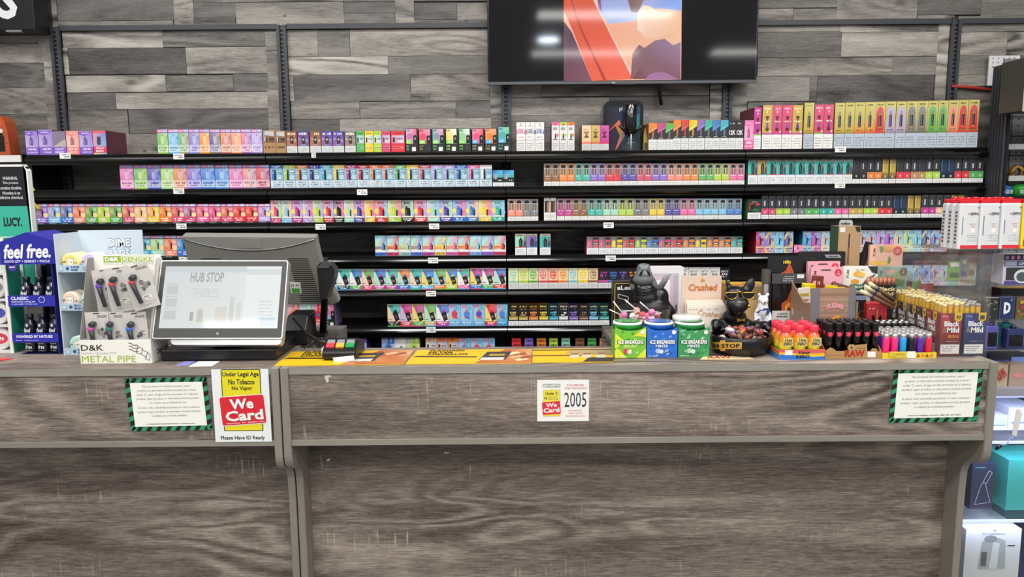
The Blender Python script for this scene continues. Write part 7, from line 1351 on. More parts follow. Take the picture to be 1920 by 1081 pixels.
for j in range(15):
    for i in range(7):
        x = xl + .0235 + i * (xr - xl - .030) / 6 + random.uniform(-.001, .001); y = YM + .026 + j * .0195 + random.uniform(-.002, .002); z = ZC + .0045
        silver = (i > 3 and j < 3) or i > 5
        if silver and protoS is None or not silver and protoY is None:
            e2 = empty('cigar', (x, y, z), 'silver capped cigar standing in the clear case' if silver else 'yellow wrapped cigar standing in the clear case', 'cigar', 'silver capped cigars' if silver else 'yellow wrapped cigars')
            m = MB(); m.lathe([(0, 0), (.0055, 0), (.0055, .105)], 9, '5a3a22', (x, y, z)); m.build('leaf', MATTE, e2)
            m = MB(); m.lathe([(.0058, .09), (.0064, .106), (.0064, .126)], 9, 'e8b824', (x, y, z), cap=False); m.build('band', GLOSS, e2)
            m = MB(); m.lathe([(.0064, .126), (.0062, .131), (.005, .134), (0, .134)], 9, 'a8a49c' if silver else 'f0dc9a', (x, y, z)); m.build('tip', GLOSS, e2)
            if silver: protoS = e2
            else: protoY = e2
        else: copy_tree(protoS if silver else protoY, (x, y, z + random.uniform(0, .006)))
# the clear case
xa, xb_ = xl - .016, xr + .005; y0, y1 = YM - .008, YM + .345; zt = min(WZ(1845, 474, y0), WZ(1860, 466, 2.075) - .0065)
e = empty('acrylic_case', ((xa + xb_) / 2, (y0 + y1) / 2, ZC), 'tall clear acrylic case around the cigar packs', 'case')
t = .0025
for nm, q in (('front_pane', (xa, xb_, y0, y0 + t, ZC, zt)), ('left_pane', (xa, xa + t, y0 + t, y1, ZC, zt)), ('right_pane', (xb_ - t, xb_, y0 + t, y1, ZC, zt)), ('back_pane', (xa, xb_, y1, y1 + t, ZC, zt)), ('shelf_pane', (xa + t, xb_ - t, y0 + .15, y1, WZ(1800, 527, y0 + .15), WZ(1800, 527, y0 + .15) + t)), ('base_pane', (xa + t, xb_ - t, y0 + t, y1, ZC + .0004, ZC + .0034))):
    m = MB(); m.box(*q, 'fff'); m.build(nm, ACR, e)
zsh = WZ(1800, 527, y0 + .15) + t + .0004
for i, (px0, px1, py0, c, lab) in enumerate(((1779, 1800, 489, '7aa04a', 'green cigar pouch on the upper shelf of clear case'), (1801, 1814, 484, '8a93a8', 'silver blue pouch on the upper shelf of clear case'), (1815, 1828, 493, 'c8c078', 'pale yellow pouch on the upper shelf of clear case'))):
    Y = y0 + .17 + .03 * i; x0, z1 = W(px0, py0, Y); x1 = WX(px1, py0, Y); e2 = empty('foil_pouch', ((x0 + x1) / 2, Y, zsh), lab, 'pouch'); m = MB(); m.box(x0, x1, Y - .003, Y + .003, zsh, z1, c); m.xf(Matrix.Translation((x0, Y, zsh)) @ Matrix.Rotation(.0, 4, 'Y') @ Matrix.Translation((-x0, -Y, -zsh))); m.rect(x0 + .004, x1 - .004, z1 - .016, z1 - .004, Y - .0034, 'd8d4c8'); m.rect(x0 + .003, x1 - .003, zsh + .006, zsh + .02, Y - .0034, dk(c, .35)); m.build('bag', GLOSS, e2)

# ------------------------------------------------------------------ goods between the cigar box and the case
def small(name, px0, px1, py0, Y, dep, col, label, art=None, cat='box', zlo=ZC):
    x0, z1 = W(px0, py0, Y); x1 = WX(px1, py0, Y); e2 = empty(name, ((x0 + x1) / 2, Y, zlo), label, cat); m = MB(); m.box(x0, x1, Y, Y + dep, zlo, z1, col); m.build('carton', PRINT, e2)
    if art: m = MB(); art(m, lambda f: x0 + f * (x1 - x0), lambda f: zlo + f * (z1 - zlo), Y - .0006); m.build('print', PRINT, e2)
    return e2
def rose_(m, X, Z, y): m.ell(X(.5), Z(.66), .014, .012, y, 'a82028', 14); m.ell(X(.25), Z(.62), .01, .012, y, 'b82830', 12); m.ell(X(.78), Z(.62), .01, .012, y, 'b82830', 12); m.rect(X(.48), X(.55), Z(.45), Z(.85), y - .0003, 'c8884a'); m.rect(X(.55), X(.85), Z(.38), Z(.52), y - .0003, 'e4dedc'); m.scrib(X(.1), X(.4), Z(.86), Z(.9), y, 'f0c8c4', 6)
small('red_carton', 1626, 1664, 569, 2.135, .05, 'c8343c', 'red carton with a rose print behind the yellow lighter tray', rose_)
def blk(m, X, Z, y): m.ell(X(.62), Z(.55), .013, .016, y, 'b86a2c', 12); m.ell(X(.6), Z(.58), .008, .011, y - .0002, '2a1c18', 12); m.rect(X(.05), X(.25), Z(.5), Z(.85), y, 'b0a078'); m.text('ack', X(.05), X(.7), Z(.2), Z(.34), y - .0004, 'f0eee8', .06); m.rect(X(0), X(1), Z(.88), Z(.97), y, '8a94b4')
small('dark_carton', 1605, 1625, 551, 2.155, .05, '1d1a1c', 'dark carton with orange ring beside the wood print box', blk)
# black bag with copper fringe
Y = 2.225; x0, x1 = WX(1634, 540, Y), WX(1679, 540, Y); zt = WZ(1650, 532, Y); e2 = empty('fringed_bag', ((x0 + x1) / 2, Y, ZC), 'black bag with copper fringed top and cream lettering', 'bag')
m = MB(); m.box(x0, x1, Y - .008, Y + .008, ZC, zt, '15130f'); m.text('Black', x0 + .016, x1 - .004, zt - .02, zt - .008, Y - .0086, 'e8dca0', .05); m.text('Mild', x0 + .02, x1 - .01, zt - .034, zt - .023, Y - .0086, 'd8cc90', .05); bevel(m.build('bag', PRINT, e2), .003)
for i in range(7): m = MB(); a = WX(1625 + i * 7.8, 530, Y); m.tube([(a, Y - .004, zt - .002), (a + .002, Y - .006, zt + .012), (a + .004, Y, zt + .02)], .006, 8, 'b8745c', rs=[.0055, .0065, .004]); m.build('fringe', PRINT, e2)
# bundle of cream tipped cigars
for i, (ax, ay, bx, by) in enumerate(((1614, 545, 1648, 563), (1622, 536, 1652, 556), (1630, 530, 1656, 548), (1626, 541, 1652, 560))):
    Y = 2.06 + i * .013; p0, p1 = Vector(P3(ax, ay, Y)), Vector(P3(bx, by, Y + .02)); pm = p0.lerp(p1, .55); e2 = empty('cigar', p1, 'slanting cream tipped cigar, %s of four over the red carton' % ['lowest', 'second highest', 'highest', 'second lowest'][i], 'cigar', 'cream tipped cigars')
    m = MB(); m.tube([p0, p0.lerp(p1, .5)], .0055, 9, 'e8dfae', rs=[.005, .0058]); m.build('tip', GLOSS, e2); m = MB(); m.tube([p0.lerp(p1, .5), p0.lerp(p1, .62)], .006, 9, '3a4a78'); m.build('band', GLOSS, e2); m = MB(); m.tube([p0.lerp(p1, .62), p1, p1 + (p1 - p0) * .8], .0056, 9, '7a5a44'); m.build('leaf', MATTE, e2)
# upper batch of yellow cigars in a dark carton
Y = 2.352; e2 = small('cigar_carton', 1680, 1716, 560, Y, .045, '2a2220', 'dark open carton of yellow cigars behind the case', None, 'carton')
for i in range(6):
    a = WX(1684 + i * 5.6, 548, Y); z0 = WZ(1698, 560, Y); e3 = empty('cigar', (a, Y + .012, z0), 'tall yellow cigar, %s from left in the rear carton' % ORD[i + 1], 'cigar', 'yellow cigars in the rear carton'); zz_ = WZ(1698, 536 + (i % 3) * 2, Y); m = MB(); m.lathe([(.0052, 0), (.0056, zz_ - z0 - .008), (.004, zz_ - z0)], 9, 'eab82a', (a, Y + .012, z0 + .0005)); m.build('wrap', GLOSS, e3); m = MB(); m.rect(a - .004, a + .004, z0 + .008, z0 + .016, Y + .0056, '8a5a10'); m.build('band', PRINT, e3)
pouch(1690, 1706, 512, 600, 2.412, '5a2038', 'maroon pouch behind the rear cigars', None); pouch(1704, 1722, 524, 600, 2.42, '5aa03a', 'bright green pouch behind the clear case', None); pouch(1726, 1746, 531, 600, 2.405, 'b02a3a', 'red pouch at the left edge of the clear case', None)

# ------------------------------------------------------------------ fuel cans on a clear shelf
YZ = 2.075; zs = WZ(1860, 466, YZ); xs0 = WX(1776, 466, YZ)
e = empty('acrylic_tower', (1.5, 2.16, .948), 'clear acrylic tower of lighters right of the counter', 'display stand')
m = MB(); m.box(xs0, 1.75, YZ - .008, YZ + .2, zs - .005, zs - .0003, 'fff'); m.build('top_pane', ACR, e)
ZG = .948; xg0 = 1.335
tl = [WZ(1890, 653, 2.12), WZ(1890, 598, 2.12), WZ(1890, 533, 2.12)]
for z in tl: m = MB(); m.box(xg0, 1.75, 2.10, 2.27, z - .004, z, 'fff'); m.build('shelf_pane', ACR, e)
for nm, q in (('left_pane', (xg0 - .004, xg0, 2.10, 2.275, ZG, zs - .006)), ('back_pane', (xg0, 1.75, 2.272, 2.276, ZG, zs - .006)), ('front_leg', (1.72, 1.724, 2.10, 2.27, ZG, zs - .006))): m = MB(); m.box(*q, 'fff'); m.build(nm, ACR, e)
def can(px0, Y, col, label, hw=.0285):
    x0 = WX(px0, 430, Y); x1 = x0 + hw * 2; cx = (x0 + x1) / 2; k = WZ(1850, 383, YZ) - zs; e2 = empty('fuel_can', (cx, Y + .014, zs), label, 'fuel can', 'lighter fuel cans on the clear shelf')
    m = MB(); O = [(cx + (a - cx), b) for a, b in []]
    pts = []
    for sx_, sy_, a0 in ((1, 1, 0), (-1, 1, 90), (-1, -1, 180), (1, -1, 270)):
        for i in range(4): a = math.radians(a0 + 30 * i); pts.append((cx + sx_ * (hw - .007) + .007 * math.cos(a), Y + .014 + sy_ * .0075 + .0065 * math.sin(a)))
    n = len(pts); vs = [(a, b, zs) for a, b in pts] + [(a, b, zs + k) for a, b in pts] + [(cx + (a - cx) * .9, Y + .014 + (b - Y - .014) * .85, zs + k + .003) for a, b in pts]
    m.add(vs, [tuple(range(n))[::-1], tuple(range(2 * n, 3 * n))] + [(r * n + i, r * n + (i + 1) % n, (r + 1) * n + (i + 1) % n, (r + 1) * n + i) for r in (0, 1) for i in range(n)], col, 0, False); m.build('can', GLOSS, e2)
    m = MB(); h = WZ(1850, 371, YZ) - zs; m.box(cx - hw * .92, cx + hw * .92, Y + .004, Y + .024, zs + k + .0032, zs + h - .003, 'd8202c'); m.lathe([(.009, 0), (.009, .004), (.007, .005), (0, .005)], 12, 'c81c28', (cx, Y + .014, zs + h - .003)); bevel(m.build('cap', GLOSS, e2), .002)
    m = MB(); y = Y - .0006; X = lambda f: x0 + f * 2 * hw; Z = lambda f: zs + f * k
    if col == 'd9dbdd':
        m.rect(X(.12), X(.98), Z(.005), Z(.085), y, 'd8303a'); m.text('ZIPPO', X(.5), X(.92), Z(.76), Z(.82), y, '4a4a50', .04); m.ell(X(.44), Z(.79), .0022, .0022, y, 'd8303a', 8); m.text('Lighter', X(.5), X(.86), Z(.545), Z(.58), y, 'd86a70', .0, .2); m.text('Fuel', X(.6), X(.78), Z(.49), Z(.53), y, 'd86a70', .0, .2); m.rect(X(.58), X(.78), Z(.36), Z(.46), y, 'f2ece2')
        for q in range(4): m.scrib(X(.42), X(.92), Z(.3 - .04 * q), Z(.312 - .04 * q), y, '9a9ea2', 8)
        m.scrib(X(.16), X(.2), Z(.3), Z(.75), y, '55595e', 1); m.ell(X(.9), Z(.93), .003, .002, y, '7a7e84', 8)
    else: m.rect(X(.1), X(.98), Z(.05), Z(.2), y, 'c8302a'); m.text('FUEL', X(.2), X(.9), Z(.5), Z(.7), y, '2a3a8a', .04) if False else m.rect(X(.2), X(.9), Z(.5), Z(.7), y, '8a3a6a')
    m.scrib(X(.1), X(.1) + .0001, Z(.1), Z(.2), y, 'fff', 1); m.build('label_print', PRINT, e2)
    m = MB(); yy0 = Y + .006
    for q in range(9): m.quad([(x0 - .0004, Y + .019, zs + k * (.12 + .085 * q)), (x0 - .0004, Y + .010, zs + k * (.12 + .085 * q)), (x0 - .0004, Y + .010, zs + k * (.17 + .085 * q)), (x0 - .0004, Y + .019, zs + k * (.17 + .085 * q))], '5a5e62')
    m.build('side_print', PRINT, e2)
for j in range(3):
    for i, px in enumerate((1797.5, 1836.5, 1876)):
        x = WX(px, 430, YZ); pxx = px
        can(960 + (px - 960) * YZ / (YZ + j * .031) if False else px, YZ, 'd9dbdd', 'white fuel can with red cap, %s from left, front row' % ORD[i + 1]) if j == 0 else None
        if j:
            # the same column, one can further back
            Yj = YZ + j * .0305; d = ray(px, 430); x0 = WX(px, 430, YZ); pj = 960 + (px - 960)
            s = Yj / YZ; q = px - (px - 960) * (1 - 1 / s); can(q, Yj, 'd9dbdd', 'white fuel can with red cap, %s from left, %s row' % (ORD[i + 1], ['', 'middle', 'rear'][j]))
can(1916, YZ, 'e8cf2a', 'yellow fuel can with red cap at the right picture edge')

# ------------------------------------------------------------------ goods on the clear tower
def tw(px0, px1, py0, lev, Y, dep, col, name, label, art=None, cat='box'):
    zlo = ZG if lev < 0 else tl[lev]; return small(name, px0, px1, py0, Y, dep, col, label, art, cat, zlo + .0004)
def floral(m, X, Z, y):
    m.rect(X(.04), X(.96), Z(.03), Z(.97), y, '2b2e2a')
    for i in range(14): m.ell(X(random.uniform(.12, .88)), Z(random.uniform(.08, .9)), .002 + .002 * random.random(), .003, y - .0001 * (i + 1), random.choice(['6a7a5a', '8a9478', '4a5444']), 7)
    m.rect(X(0), X(1), Z(.97), Z(1), y, 'a8a8a4')
def dcard(m, X, Z, y): m.rect(X(.06), X(.94), Z(.03), Z(.95), y, '26335c'); m.text('D', X(.26), X(.72), Z(.26), Z(.76), y - .0004, 'e8eaf0', .09); m.poly([(X(.3), Z(.5)), (X(.34), Z(.53)), (X(.34), Z(.2)), (X(.3), Z(.22))], y - .0006, 'e8eaf0'); m.ell(X(.76), Z(.86), .003, .003, y - .0003, '8a94a8', 8)
def multi(m, X, Z, y):
    for i in range(22): m.ell(X(random.uniform(.1, .9)), Z(random.uniform(.1, .9)), .004, .004, y - .0001 * i, random.choice(['7a8a3a', 'b03a2c', 'd8a030', '4a6a2c', '8a3a5a']), 7)
tw(1847, 1873, 557, 1, 2.115, .02, '3a3c38', 'boxed_lighter', 'dark boxed lighter with leafy print on the clear tower', floral, 'boxed lighter')
tw(1876, 1904, 556, 1, 2.115, .02, '4a5270', 'boxed_lighter', 'navy boxed lighter with a white letter D', dcard, 'boxed lighter')
tw(1907, 1934, 557, 1, 2.115, .02, '6a5a3a', 'boxed_lighter', 'multicoloured boxed lighter at the right picture edge', multi, 'boxed lighter')
def ownart(m, X, Z, y):
    m.rect(X(0), X(1), Z(.8), Z(1), y, '2a2430'); 
    for i in range(5): m.rect(X(.05 + .18 * i), X(.15 + .18 * i), Z(.84), Z(.96), y - .0002, random.choice(['d87ab0', 'e8e4ee', '8a7ac8']))
    m.rect(X(.02), X(1), Z(.6), Z(.78), y, '4a4a80'); m.text('OWN', X(.48), X(.9), Z(.63), Z(.74), y - .0003, 'f0f0f8', .04); m.rect(X(.05), X(.42), Z(.62), Z(.76), y - .0002, 'a8b0c8'); m.rect(X(.1), X(1), Z(.12), Z(.56), y, '3a3d44'); m.ell(X(.62), Z(.26), .024, .02, y - .0003, 'e8eaee', 18); m.ell(X(.62), Z(.24), .017, .014, y - .0005, '55606a', 18); m.rect(X(.05), X(1), Z(.0), Z(.1), y, '5a4a90')
tw(1883, 1942, 477, 2, 2.13, .05, 'dcdae6', 'printed_carton', 'white and purple carton with arch print on the clear tower', ownart, 'carton')
def gold_(m, X, Z, y): m.rect(X(.1), X(.9), Z(.2), Z(.8), y, '1a1a1c')
e2 = tw(1884, 1944, 528, 1, 2.16, .1, '131314', 'black_case', 'flat black case with gold and red top on the clear tower', gold_, 'case') if False else None
x0 = WX(1878, 540, 2.20); m = MB(); zz0 = tl[1] + .0004; m.box(x0, x0 + .16, 2.20, 2.262, zz0, WZ(1895, 541, 2.2), '141415'); m.quad([(x0 + .004, 2.203, WZ(1895, 541, 2.2) + .0005), (x0 + .1, 2.203, WZ(1895, 541, 2.2) + .0005), (x0 + .1, 2.258, WZ(1895, 541, 2.2) + .0005), (x0 + .004, 2.258, WZ(1895, 541, 2.2) + .0005)], ['b8943c', 'a83a2c', 'c8a84c', '8a6a2c']); tag(m.build('black_case', PRINT), 'black case with gold and red lid behind the boxed lighters', 'case')
def devart(m, X, Z, y): m.rect(X(.25), X(.75), Z(.15), Z(.6), y, '2a2a44'); m.ell(X(.5), Z(.75), .006, .005, y, '8a90c0', 10)
for px0, px1, py0, c, lab in ((1850, 1874, 606, '5a58a8', 'purple vaporizer with dark window on the clear tower'), (1882, 1902, 601, '3a9aa0', 'teal vaporizer behind a navy one on the clear tower'), (1890, 1922, 611, '2c3468', 'navy vaporizer with square window on the clear tower')):
    Y = 2.15 if 'teal' in lab else 2.112; x0, z1 = W(px0, py0, Y); x1 = WX(px1, py0, Y); zz0 = tl[0] + .0004; e2 = empty('vaporizer', ((x0 + x1) / 2, Y, zz0), lab, 'vaporizer', 'boxed vaporizers'); m = MB(); m.prism(rrect(x0, x1, zz0, z1 - .008, .004), Y, Y + .028, c); bevel(m.build('body', GLOSS, e2), .002)
    m = MB(); cxx = (x0 + x1) / 2; m.lathe([(.008, 0), (.0085, .006), (.006, .009), (0, .009)], 12, dk(c, .2), (cxx, Y + .014, z1 - .0085)); m.build('mouthpiece', GLOSS, e2)
    m = MB(); m.poly(rrect(x0 + .006, x1 - .004, zz0 + .008, z1 - .026, .003), Y - .0006, '17181f'); m.build('window', BLKG, e2)
def rawb(m, X, Z, y): m.text('RAW', X(.1), X(.9), Z(.3), Z(.75), y, 'b0342c', .06, rot=.7)
tw(1866, 1891, 683, -1, 2.13, .04, 'b8a48a', 'kraft_box', 'kraft box with slanting red lettering under the clear tower', rawb)
def pinkb(m, X, Z, y): m.ell(X(.5), Z(.5), .014, .008, y, 'd88a88', 12)
tw(1894, 1926, 683, -1, 2.13, .04, 'a89484', 'kraft_box', 'tan box with pink picture under the clear tower', pinkb)
def blub(m, X, Z, y): m.rect(X(.1), X(.5), Z(.2), Z(.8), y, '5a5aa8'); m.rect(X(.55), X(.95), Z(.1), Z(.9), y, '7a9ae0')
tw(1856, 1930, 664, -1, 2.19, .05, '32343f', 'dark_carton', 'dark carton with blue squares under the clear tower', blub)

# ------------------------------------------------------------------ glass display case right of the counter
xc0, xc1, yc0, yc1 = 1.285, 2.3, 2.10, 2.62
e = empty('glass_showcase', ((xc0 + xc1) / 2, 2.35, 0), 'lit glass showcase standing right of the counter', 'showcase')
m = MB(); m.box(xc0, xc1, yc0, yc1, ZG - .022, ZG, 'b8b6c6'); m.build('top_frame', mat('lilac_aluminium', 'b4b2c2', .35, .4), e)
m = MB(); m.box(xc0, xc1, yc0 + .002, yc0 + .006, .285, ZG - .0225, 'fff'); m.build('front_glass', GLASS, e)
m = MB(); m.box(xc0, xc1, yc1 - .02, yc1, .285, ZG - .0225, '2c2a3a'); m.build('back_panel', mat('dark_mirror', '2a2a3c', .3), e)
m = MB(); m.box(xc0, xc0 + .006, yc0 + .008, yc1 - .021, .285, ZG - .0225, 'fff'); m.build('side_glass', GLASS, e)
m = MB(); m.box(xc0, xc1, yc0, yc1, 0, .28, '6e675f'); m.build('plinth', WOODC, e)
zg1 = WZ(1885, 806, 2.2); zg2 = WZ(1885, 956, 2.17)
for z in (zg1, zg2): m = MB(); m.box(xc0 + .008, xc1 - .008, yc0 + .01, yc1 - .022, z - .006, z, 'fff'); m.build('glass_shelf', GLASS, e)
for z in (ZG - .03, zg1 - .012, zg2 - .012):
    m = MB(); m.box(xc0 + .01, xc1 - .01, yc0 + .012, yc0 + .022, z, z + .006, 'cfd6ff'); m.build('led_strip', mat('led_glow', 'c4ccff', .5, emit=1.0), e)
    ld = bpy.data.lights.new('led', 'AREA'); ld.shape = 'RECTANGLE'; ld.size = .9; ld.size_y = .01; ld.energy = 1.5; ld.color = (.55, .62, 1.0); lo = bpy.data.objects.new('led', ld); COL.objects.link(lo); lo.location = ((xc0 + xc1) / 2, yc0 + .03, z - .002); lo.rotation_euler = (math.radians(25), 0, 0)
def inside(px0, px1, py0, zlo, Y, dep, col, name, label, art=None): return small(name, px0, px1, py0, Y, dep, col, label, art, 'box', zlo + .0004)
def slots(m, X, Z, y): m.rect(X(.1), X(.9), Z(.3), Z(.36), y, '9ab0e0')
inside(1850, 1890, 778, zg1, 2.2, .14, 'eef0f6', 'white_box', 'white box stacked low in the showcase top shelf', slots); inside(1892, 1950, 764, zg1, 2.2, .14, 'f0f2f8', 'white_box', 'taller white box at right in the showcase top shelf', slots)
def lineart(m, X, Z, y):
    for pts in ([(.2, .1), (.45, .55), (.6, .6), (.9, .15), (.2, .1)], [(.5, .58), (.75, .85), (.9, .8), (.65, .55)]): line(m, [(X(a), Z(b)) for a, b in pts], y, .0007, 'c8ccd8')
    m.scrib(X(.12), X(.6), Z(.9), Z(.93), y, '4aa0a8', 6)
inside(1824, 1866, 869, zg2, 2.18, .06, '34344c', 'slate_box', 'slate grey box with white line drawing in showcase', lineart)
def caart(m, X, Z, y): m.text('CA', X(.78), X(.98), Z(.78), Z(.85), y, 'b8f0e6', .01)
inside(1892, 1990, 862, zg2, 2.17, .13, '3fae9e', 'teal_box', 'teal carton on the showcase middle shelf', caart)
z3 = .315; m = MB(); m.box(xc0 + .008, xc1 - .008, yc0 + .01, yc1 - .022, z3 - .02, z3, '55525c'); m.build('lower_deck', MATS['dark_mirror'], e)
def dab(m, X, Z, y):
    m.text('Dr.Dabber', X(.3), X(.72), Z(.905), Z(.935), y, '6a6a66', .01); line(m, [(X(.5), Z(.96)), (X(.53), Z(.975)), (X(.5), Z(.985)), (X(.52), Z(1.0 - .003))], y, .0012, '55554f'); m.rect(X(.84), X(.97), Z(.945), Z(.985), y, 'f4f4f0'); m.poly([(X(.25), Z(.3)), (X(.75), Z(.3)), (X(.72), Z(.8)), (X(.6), Z(.85)), (X(.42), Z(.85)), (X(.3), Z(.78))], y, 'a8aaa6'); m.ell(X(.45), Z(.83), .02, .012, y - .0003, '8a8c88', 14); m.poly([(X(.45), Z(.3)), (X(.6), Z(.3)), (X(.62), Z(.75)), (X(.5), Z(.78))], y - .0003, 'd0d2ce'); m.rect(X(.3), X(.4), Z(.35), Z(.6), y - .0003, '5a5c5a'); m.rect(X(.76), X(.9), Z(.7), Z(.72), y, '3a3a3a')
inside(1812, 1916, 992, z3, 2.15, .2, 'd6d6cf', 'white_carton', 'large white carton with device picture at showcase bottom', dab)
# tag hanging on a cord outside the glass
Y = 2.092; e2 = empty('price_fob', P3(1890, 800, Y), 'white plastic tag on a lilac cord hanging before showcase', 'tag'); T2 = [W(1898, 815, Y), W(1906, 818, Y), W(1917, 775, Y), W(1911, 764, Y), W(1906, 768, Y)]
m = MB(); m.prism(T2, Y, Y + .003, 'dcdcda'); bevel(m.build('tag', WHITEP, e2), .001); m = MB(); m.tube([P3(1901, 817, Y), P3(1893, 822, Y), P3(1888, 832, Y), P3(1876, 834, Y)], .0016, 6, 'a8b4f0'); m.build('cord', PRINT, e2); m = MB(); m.tube([P3(1876, 834, Y), P3(1867, 842, Y)], .005, 8, '222', rs=[.006, .004]); m.build('clip', BLKP, e2)

# ------------------------------------------------------------------ pegboard bay far right
Yp = 2.96; xp0, xp1 = WX(1870, 300, Yp), 2.55; zp0, zp1 = .9, WZ(1890, 110, Yp)
e = empty('pegboard_bay', ((xp0 + xp1) / 2, Yp, zp0), 'grey perforated board behind wire grid at far right', 'pegboard')
m = MB(); m.box(xp0, xp1, Yp, Yp + .01, zp0, zp1, '8a8a8c'); m.build('board', mat('grey_board', '86868a', .5), e)
m = MB(); z = 1.2
while z < zp1 - .01:
    x = xp0 + .02
    while x < 2.15: m.ell(x, z, .0035, .0035, Yp - .0006, '2a2a2c', 6); x += .0254
    z += .0254
tag(m.build('holes', BLACKM, e), None, None, kind='stuff')
for i in range(7): m = MB(); z = 1.42 + i * .075; m.tube([(xp0, Yp - .006, z), (xp1, Yp - .006, z)], .0016, 5, '333'); m.build('grid_wire', BLACKM, e)
for i in range(6): m = MB(); x = xp0 + .04 + i * .06; m.tube([(x, Yp - .009, 1.2), (x, Yp - .009, zp1 - .02)], .0016, 5, '333'); m.build('grid_wire', BLACKM, e)
m = MB(); a = xp0 - .012; m.box(a, a + .012, Yp - .02, Yp + .01, zp0, WZ(1870, 210, Yp), 'c8c8ca'); z = 1.3
while z < 1.8: m.box(a + .003, a + .009, Yp - .0206, Yp - .0198, z, z + .006, '3a3a3c'); z += .012
m.build('slotted_strip', PRINT, e)
for i, py in enumerate((276, 335)):
    e2 = empty('wall_ledge', (2.1, 2.9, WZ(1900, py, 2.85)), 'black ledge with white lip on the pegboard, %s one' % ['upper', 'lower'][i], 'ledge'); z = WZ(1900, py, 2.85); x0 = WX(1880, py, 2.85); m = MB(); m.box(x0 - .02, 2.5, 2.85, Yp - .012, z - .006, z, '222'); m.build('deck', BLACKM, e2); m = MB(); m.box(x0 + .02, 2.5, 2.845, 2.8495, z - .008, z + .012, 'e4e4e6'); m.build('lip', WHITEP, e2)
x, z = W(1910, 320, 2.86); m = MB(); zl = WZ(1900, 335, 2.85); R2 = .024
for k in range(20):
    a0, a1_ = 2 * math.pi * k / 20, 2 * math.pi * (k + 1) / 20
    for r0, r1, yy, c in ((R2, R2 * .68, 2.862, 'b8862c'),): m.quad([(x + r0 * math.cos(a0), yy, zl + R2 + .001 + r0 * math.sin(a0)), (x + r0 * math.cos(a1_), yy, zl + R2 + .001 + r0 * math.sin(a1_)), (x + r1 * math.cos(a1_), yy, zl + R2 + .001 + r1 * math.sin(a1_)), (x + r1 * math.cos(a0), yy, zl + R2 + .001 + r1 * math.sin(a0))][::-1], random.choice(['b8862c', '4a3a20', 'c89a3a']))
m.lathe([(R2, 0), (R2, .022), (R2 * .66, .022), (R2 * .66, 0), (R2, 0)], 20, 'a87a2c', cap=False); s = len(m.v) - 100; m.xf(Matrix.Translation((x, 2.8845, zl + R2 + .001)) @ Matrix.Rotation(math.pi / 2, 4, 'X'), s)
tag(m.build('tape_roll', PRINT), 'gold and black roll standing on the lower pegboard ledge', 'roll')
e3 = empty('ledge_shelf', (2.1, 2.85, 1.4), 'dark ledge holding round tins at far right', 'ledge'); zk = WZ(1890, 367, 2.82); m = MB(); m.box(WX(1862, 367, 2.82), 2.5, 2.82, Yp - .024, zk - .03, zk, '1c1c1e'); m.build('deck', BLACKM, e3)
for px, c, lab in ((1887, '2a7ad0', 'blue round tin lettered ROGUE on the dark ledge'), (1925, '3fbf4a', 'green round tin on the dark ledge at picture edge')):
    x = WX(px, 357, 2.83); e2 = empty('round_tin', (x, 2.86, zk), lab, 'tin'); r = .036; m = MB(); m.lathe([(0, 0), (r, 0), (r, .03), (r * .95, .034), (r * .5, .042), (0, .043)], 22, c, (x, 2.865, zk + .0004)); m.build('tin', GLOSS, e2); m = MB(); m.text('ROGUE', x - .024, x + .024, zk + .008, zk + .022, 2.8285, 'e8f0f8', .05); m.build('lettering', PRINT, e2)
# header above it
Yh = 2.60; X1 = 1.752; zt = WZ(1905, 106, Yh); zb = WZ(1905, 206, Yh); e = empty('header_sign', (2.0, 2.67, zb), 'dark header box with a white framed orange poster, far right', 'sign')
m = MB(); m.box(X1, 2.5, Yh + .004, Yh + .14, zb, zt, '3a3833'); m.build('box', mat('dark_olive', '45433e', .5), e); m = MB(); m.box(X1 - .006, 2.5, Yh - .012, Yh + .004, zb - .005, zt + .004, 'e6e8ee'); m.build('frame', WHITEP, e); m = MB(); m.rect(X1 + .022, 2.48, zb + .02, zt - .016, Yh - .0126, ['f09a2c', 'f09a2c', 'ee6a3a', 'ee6a3a']); m.build('poster', PRINT, e)
m = MB(); Yq = 3.04; m.box(WX(1855, 115, Yq), WX(1912, 115, Yq), Yq, Yq + .006, WZ(1880, 160, Yq), WZ(1880, 104, Yq), 'e8e8ea')
for i in range(5):
    for j in range(3): m.ell(WX(1862 + i * 10, 110, Yq), WZ(1880, 109 + j * 8, Yq), .003, .003, Yq - .0006, '77777a', 6)
tag(m.build('white_pegboard', PRINT), 'white perforated panel behind the dark header at far right', 'panel')

# ------------------------------------------------------------------ neighbouring shelf far left, flags, and the glass pipe set
z = ZS[0]; x1 = XB[0] - .016; e = empty('display_shelf', (x1 - .2, YF, z - .04), 'white-lipped shelf end at the far left picture edge', 'shelf'); m = MB(); m.box(x1 - .5, x1, YF + .004, YW - .01, z - .012, z, '1a1a1a'); m.build('deck', BLACKM, e); m = MB(); m.box(x1 - .5, x1, YF - .004, YF + .004, z - .026, z - .001, 'f0f0f2'); m.build('lip', WHITEP, e)
Y = 2.86; xo = WX(19, 280, Y); zt = WZ(10, 217, Y); e = empty('orange_carton', (xo - .07, Y, z), 'orange spotted carton with black arch at far left', 'carton'); m = MB(); m.prism([(xo - .2, z + .0003), (xo, z + .0003), (xo - .004, z + .088), (xo - .012, zt - .02), (xo - .024, zt), (xo - .2, zt + .004)], Y, Y + .06, 'b8542c'); m.build('carton', PRINT, e)
m = MB(); y = Y - .0005
for i in range(24): m.ell(xo - random.uniform(.005, .1), z + random.uniform(.005, .1), .003, .003, y, '6a2c1c', 6)
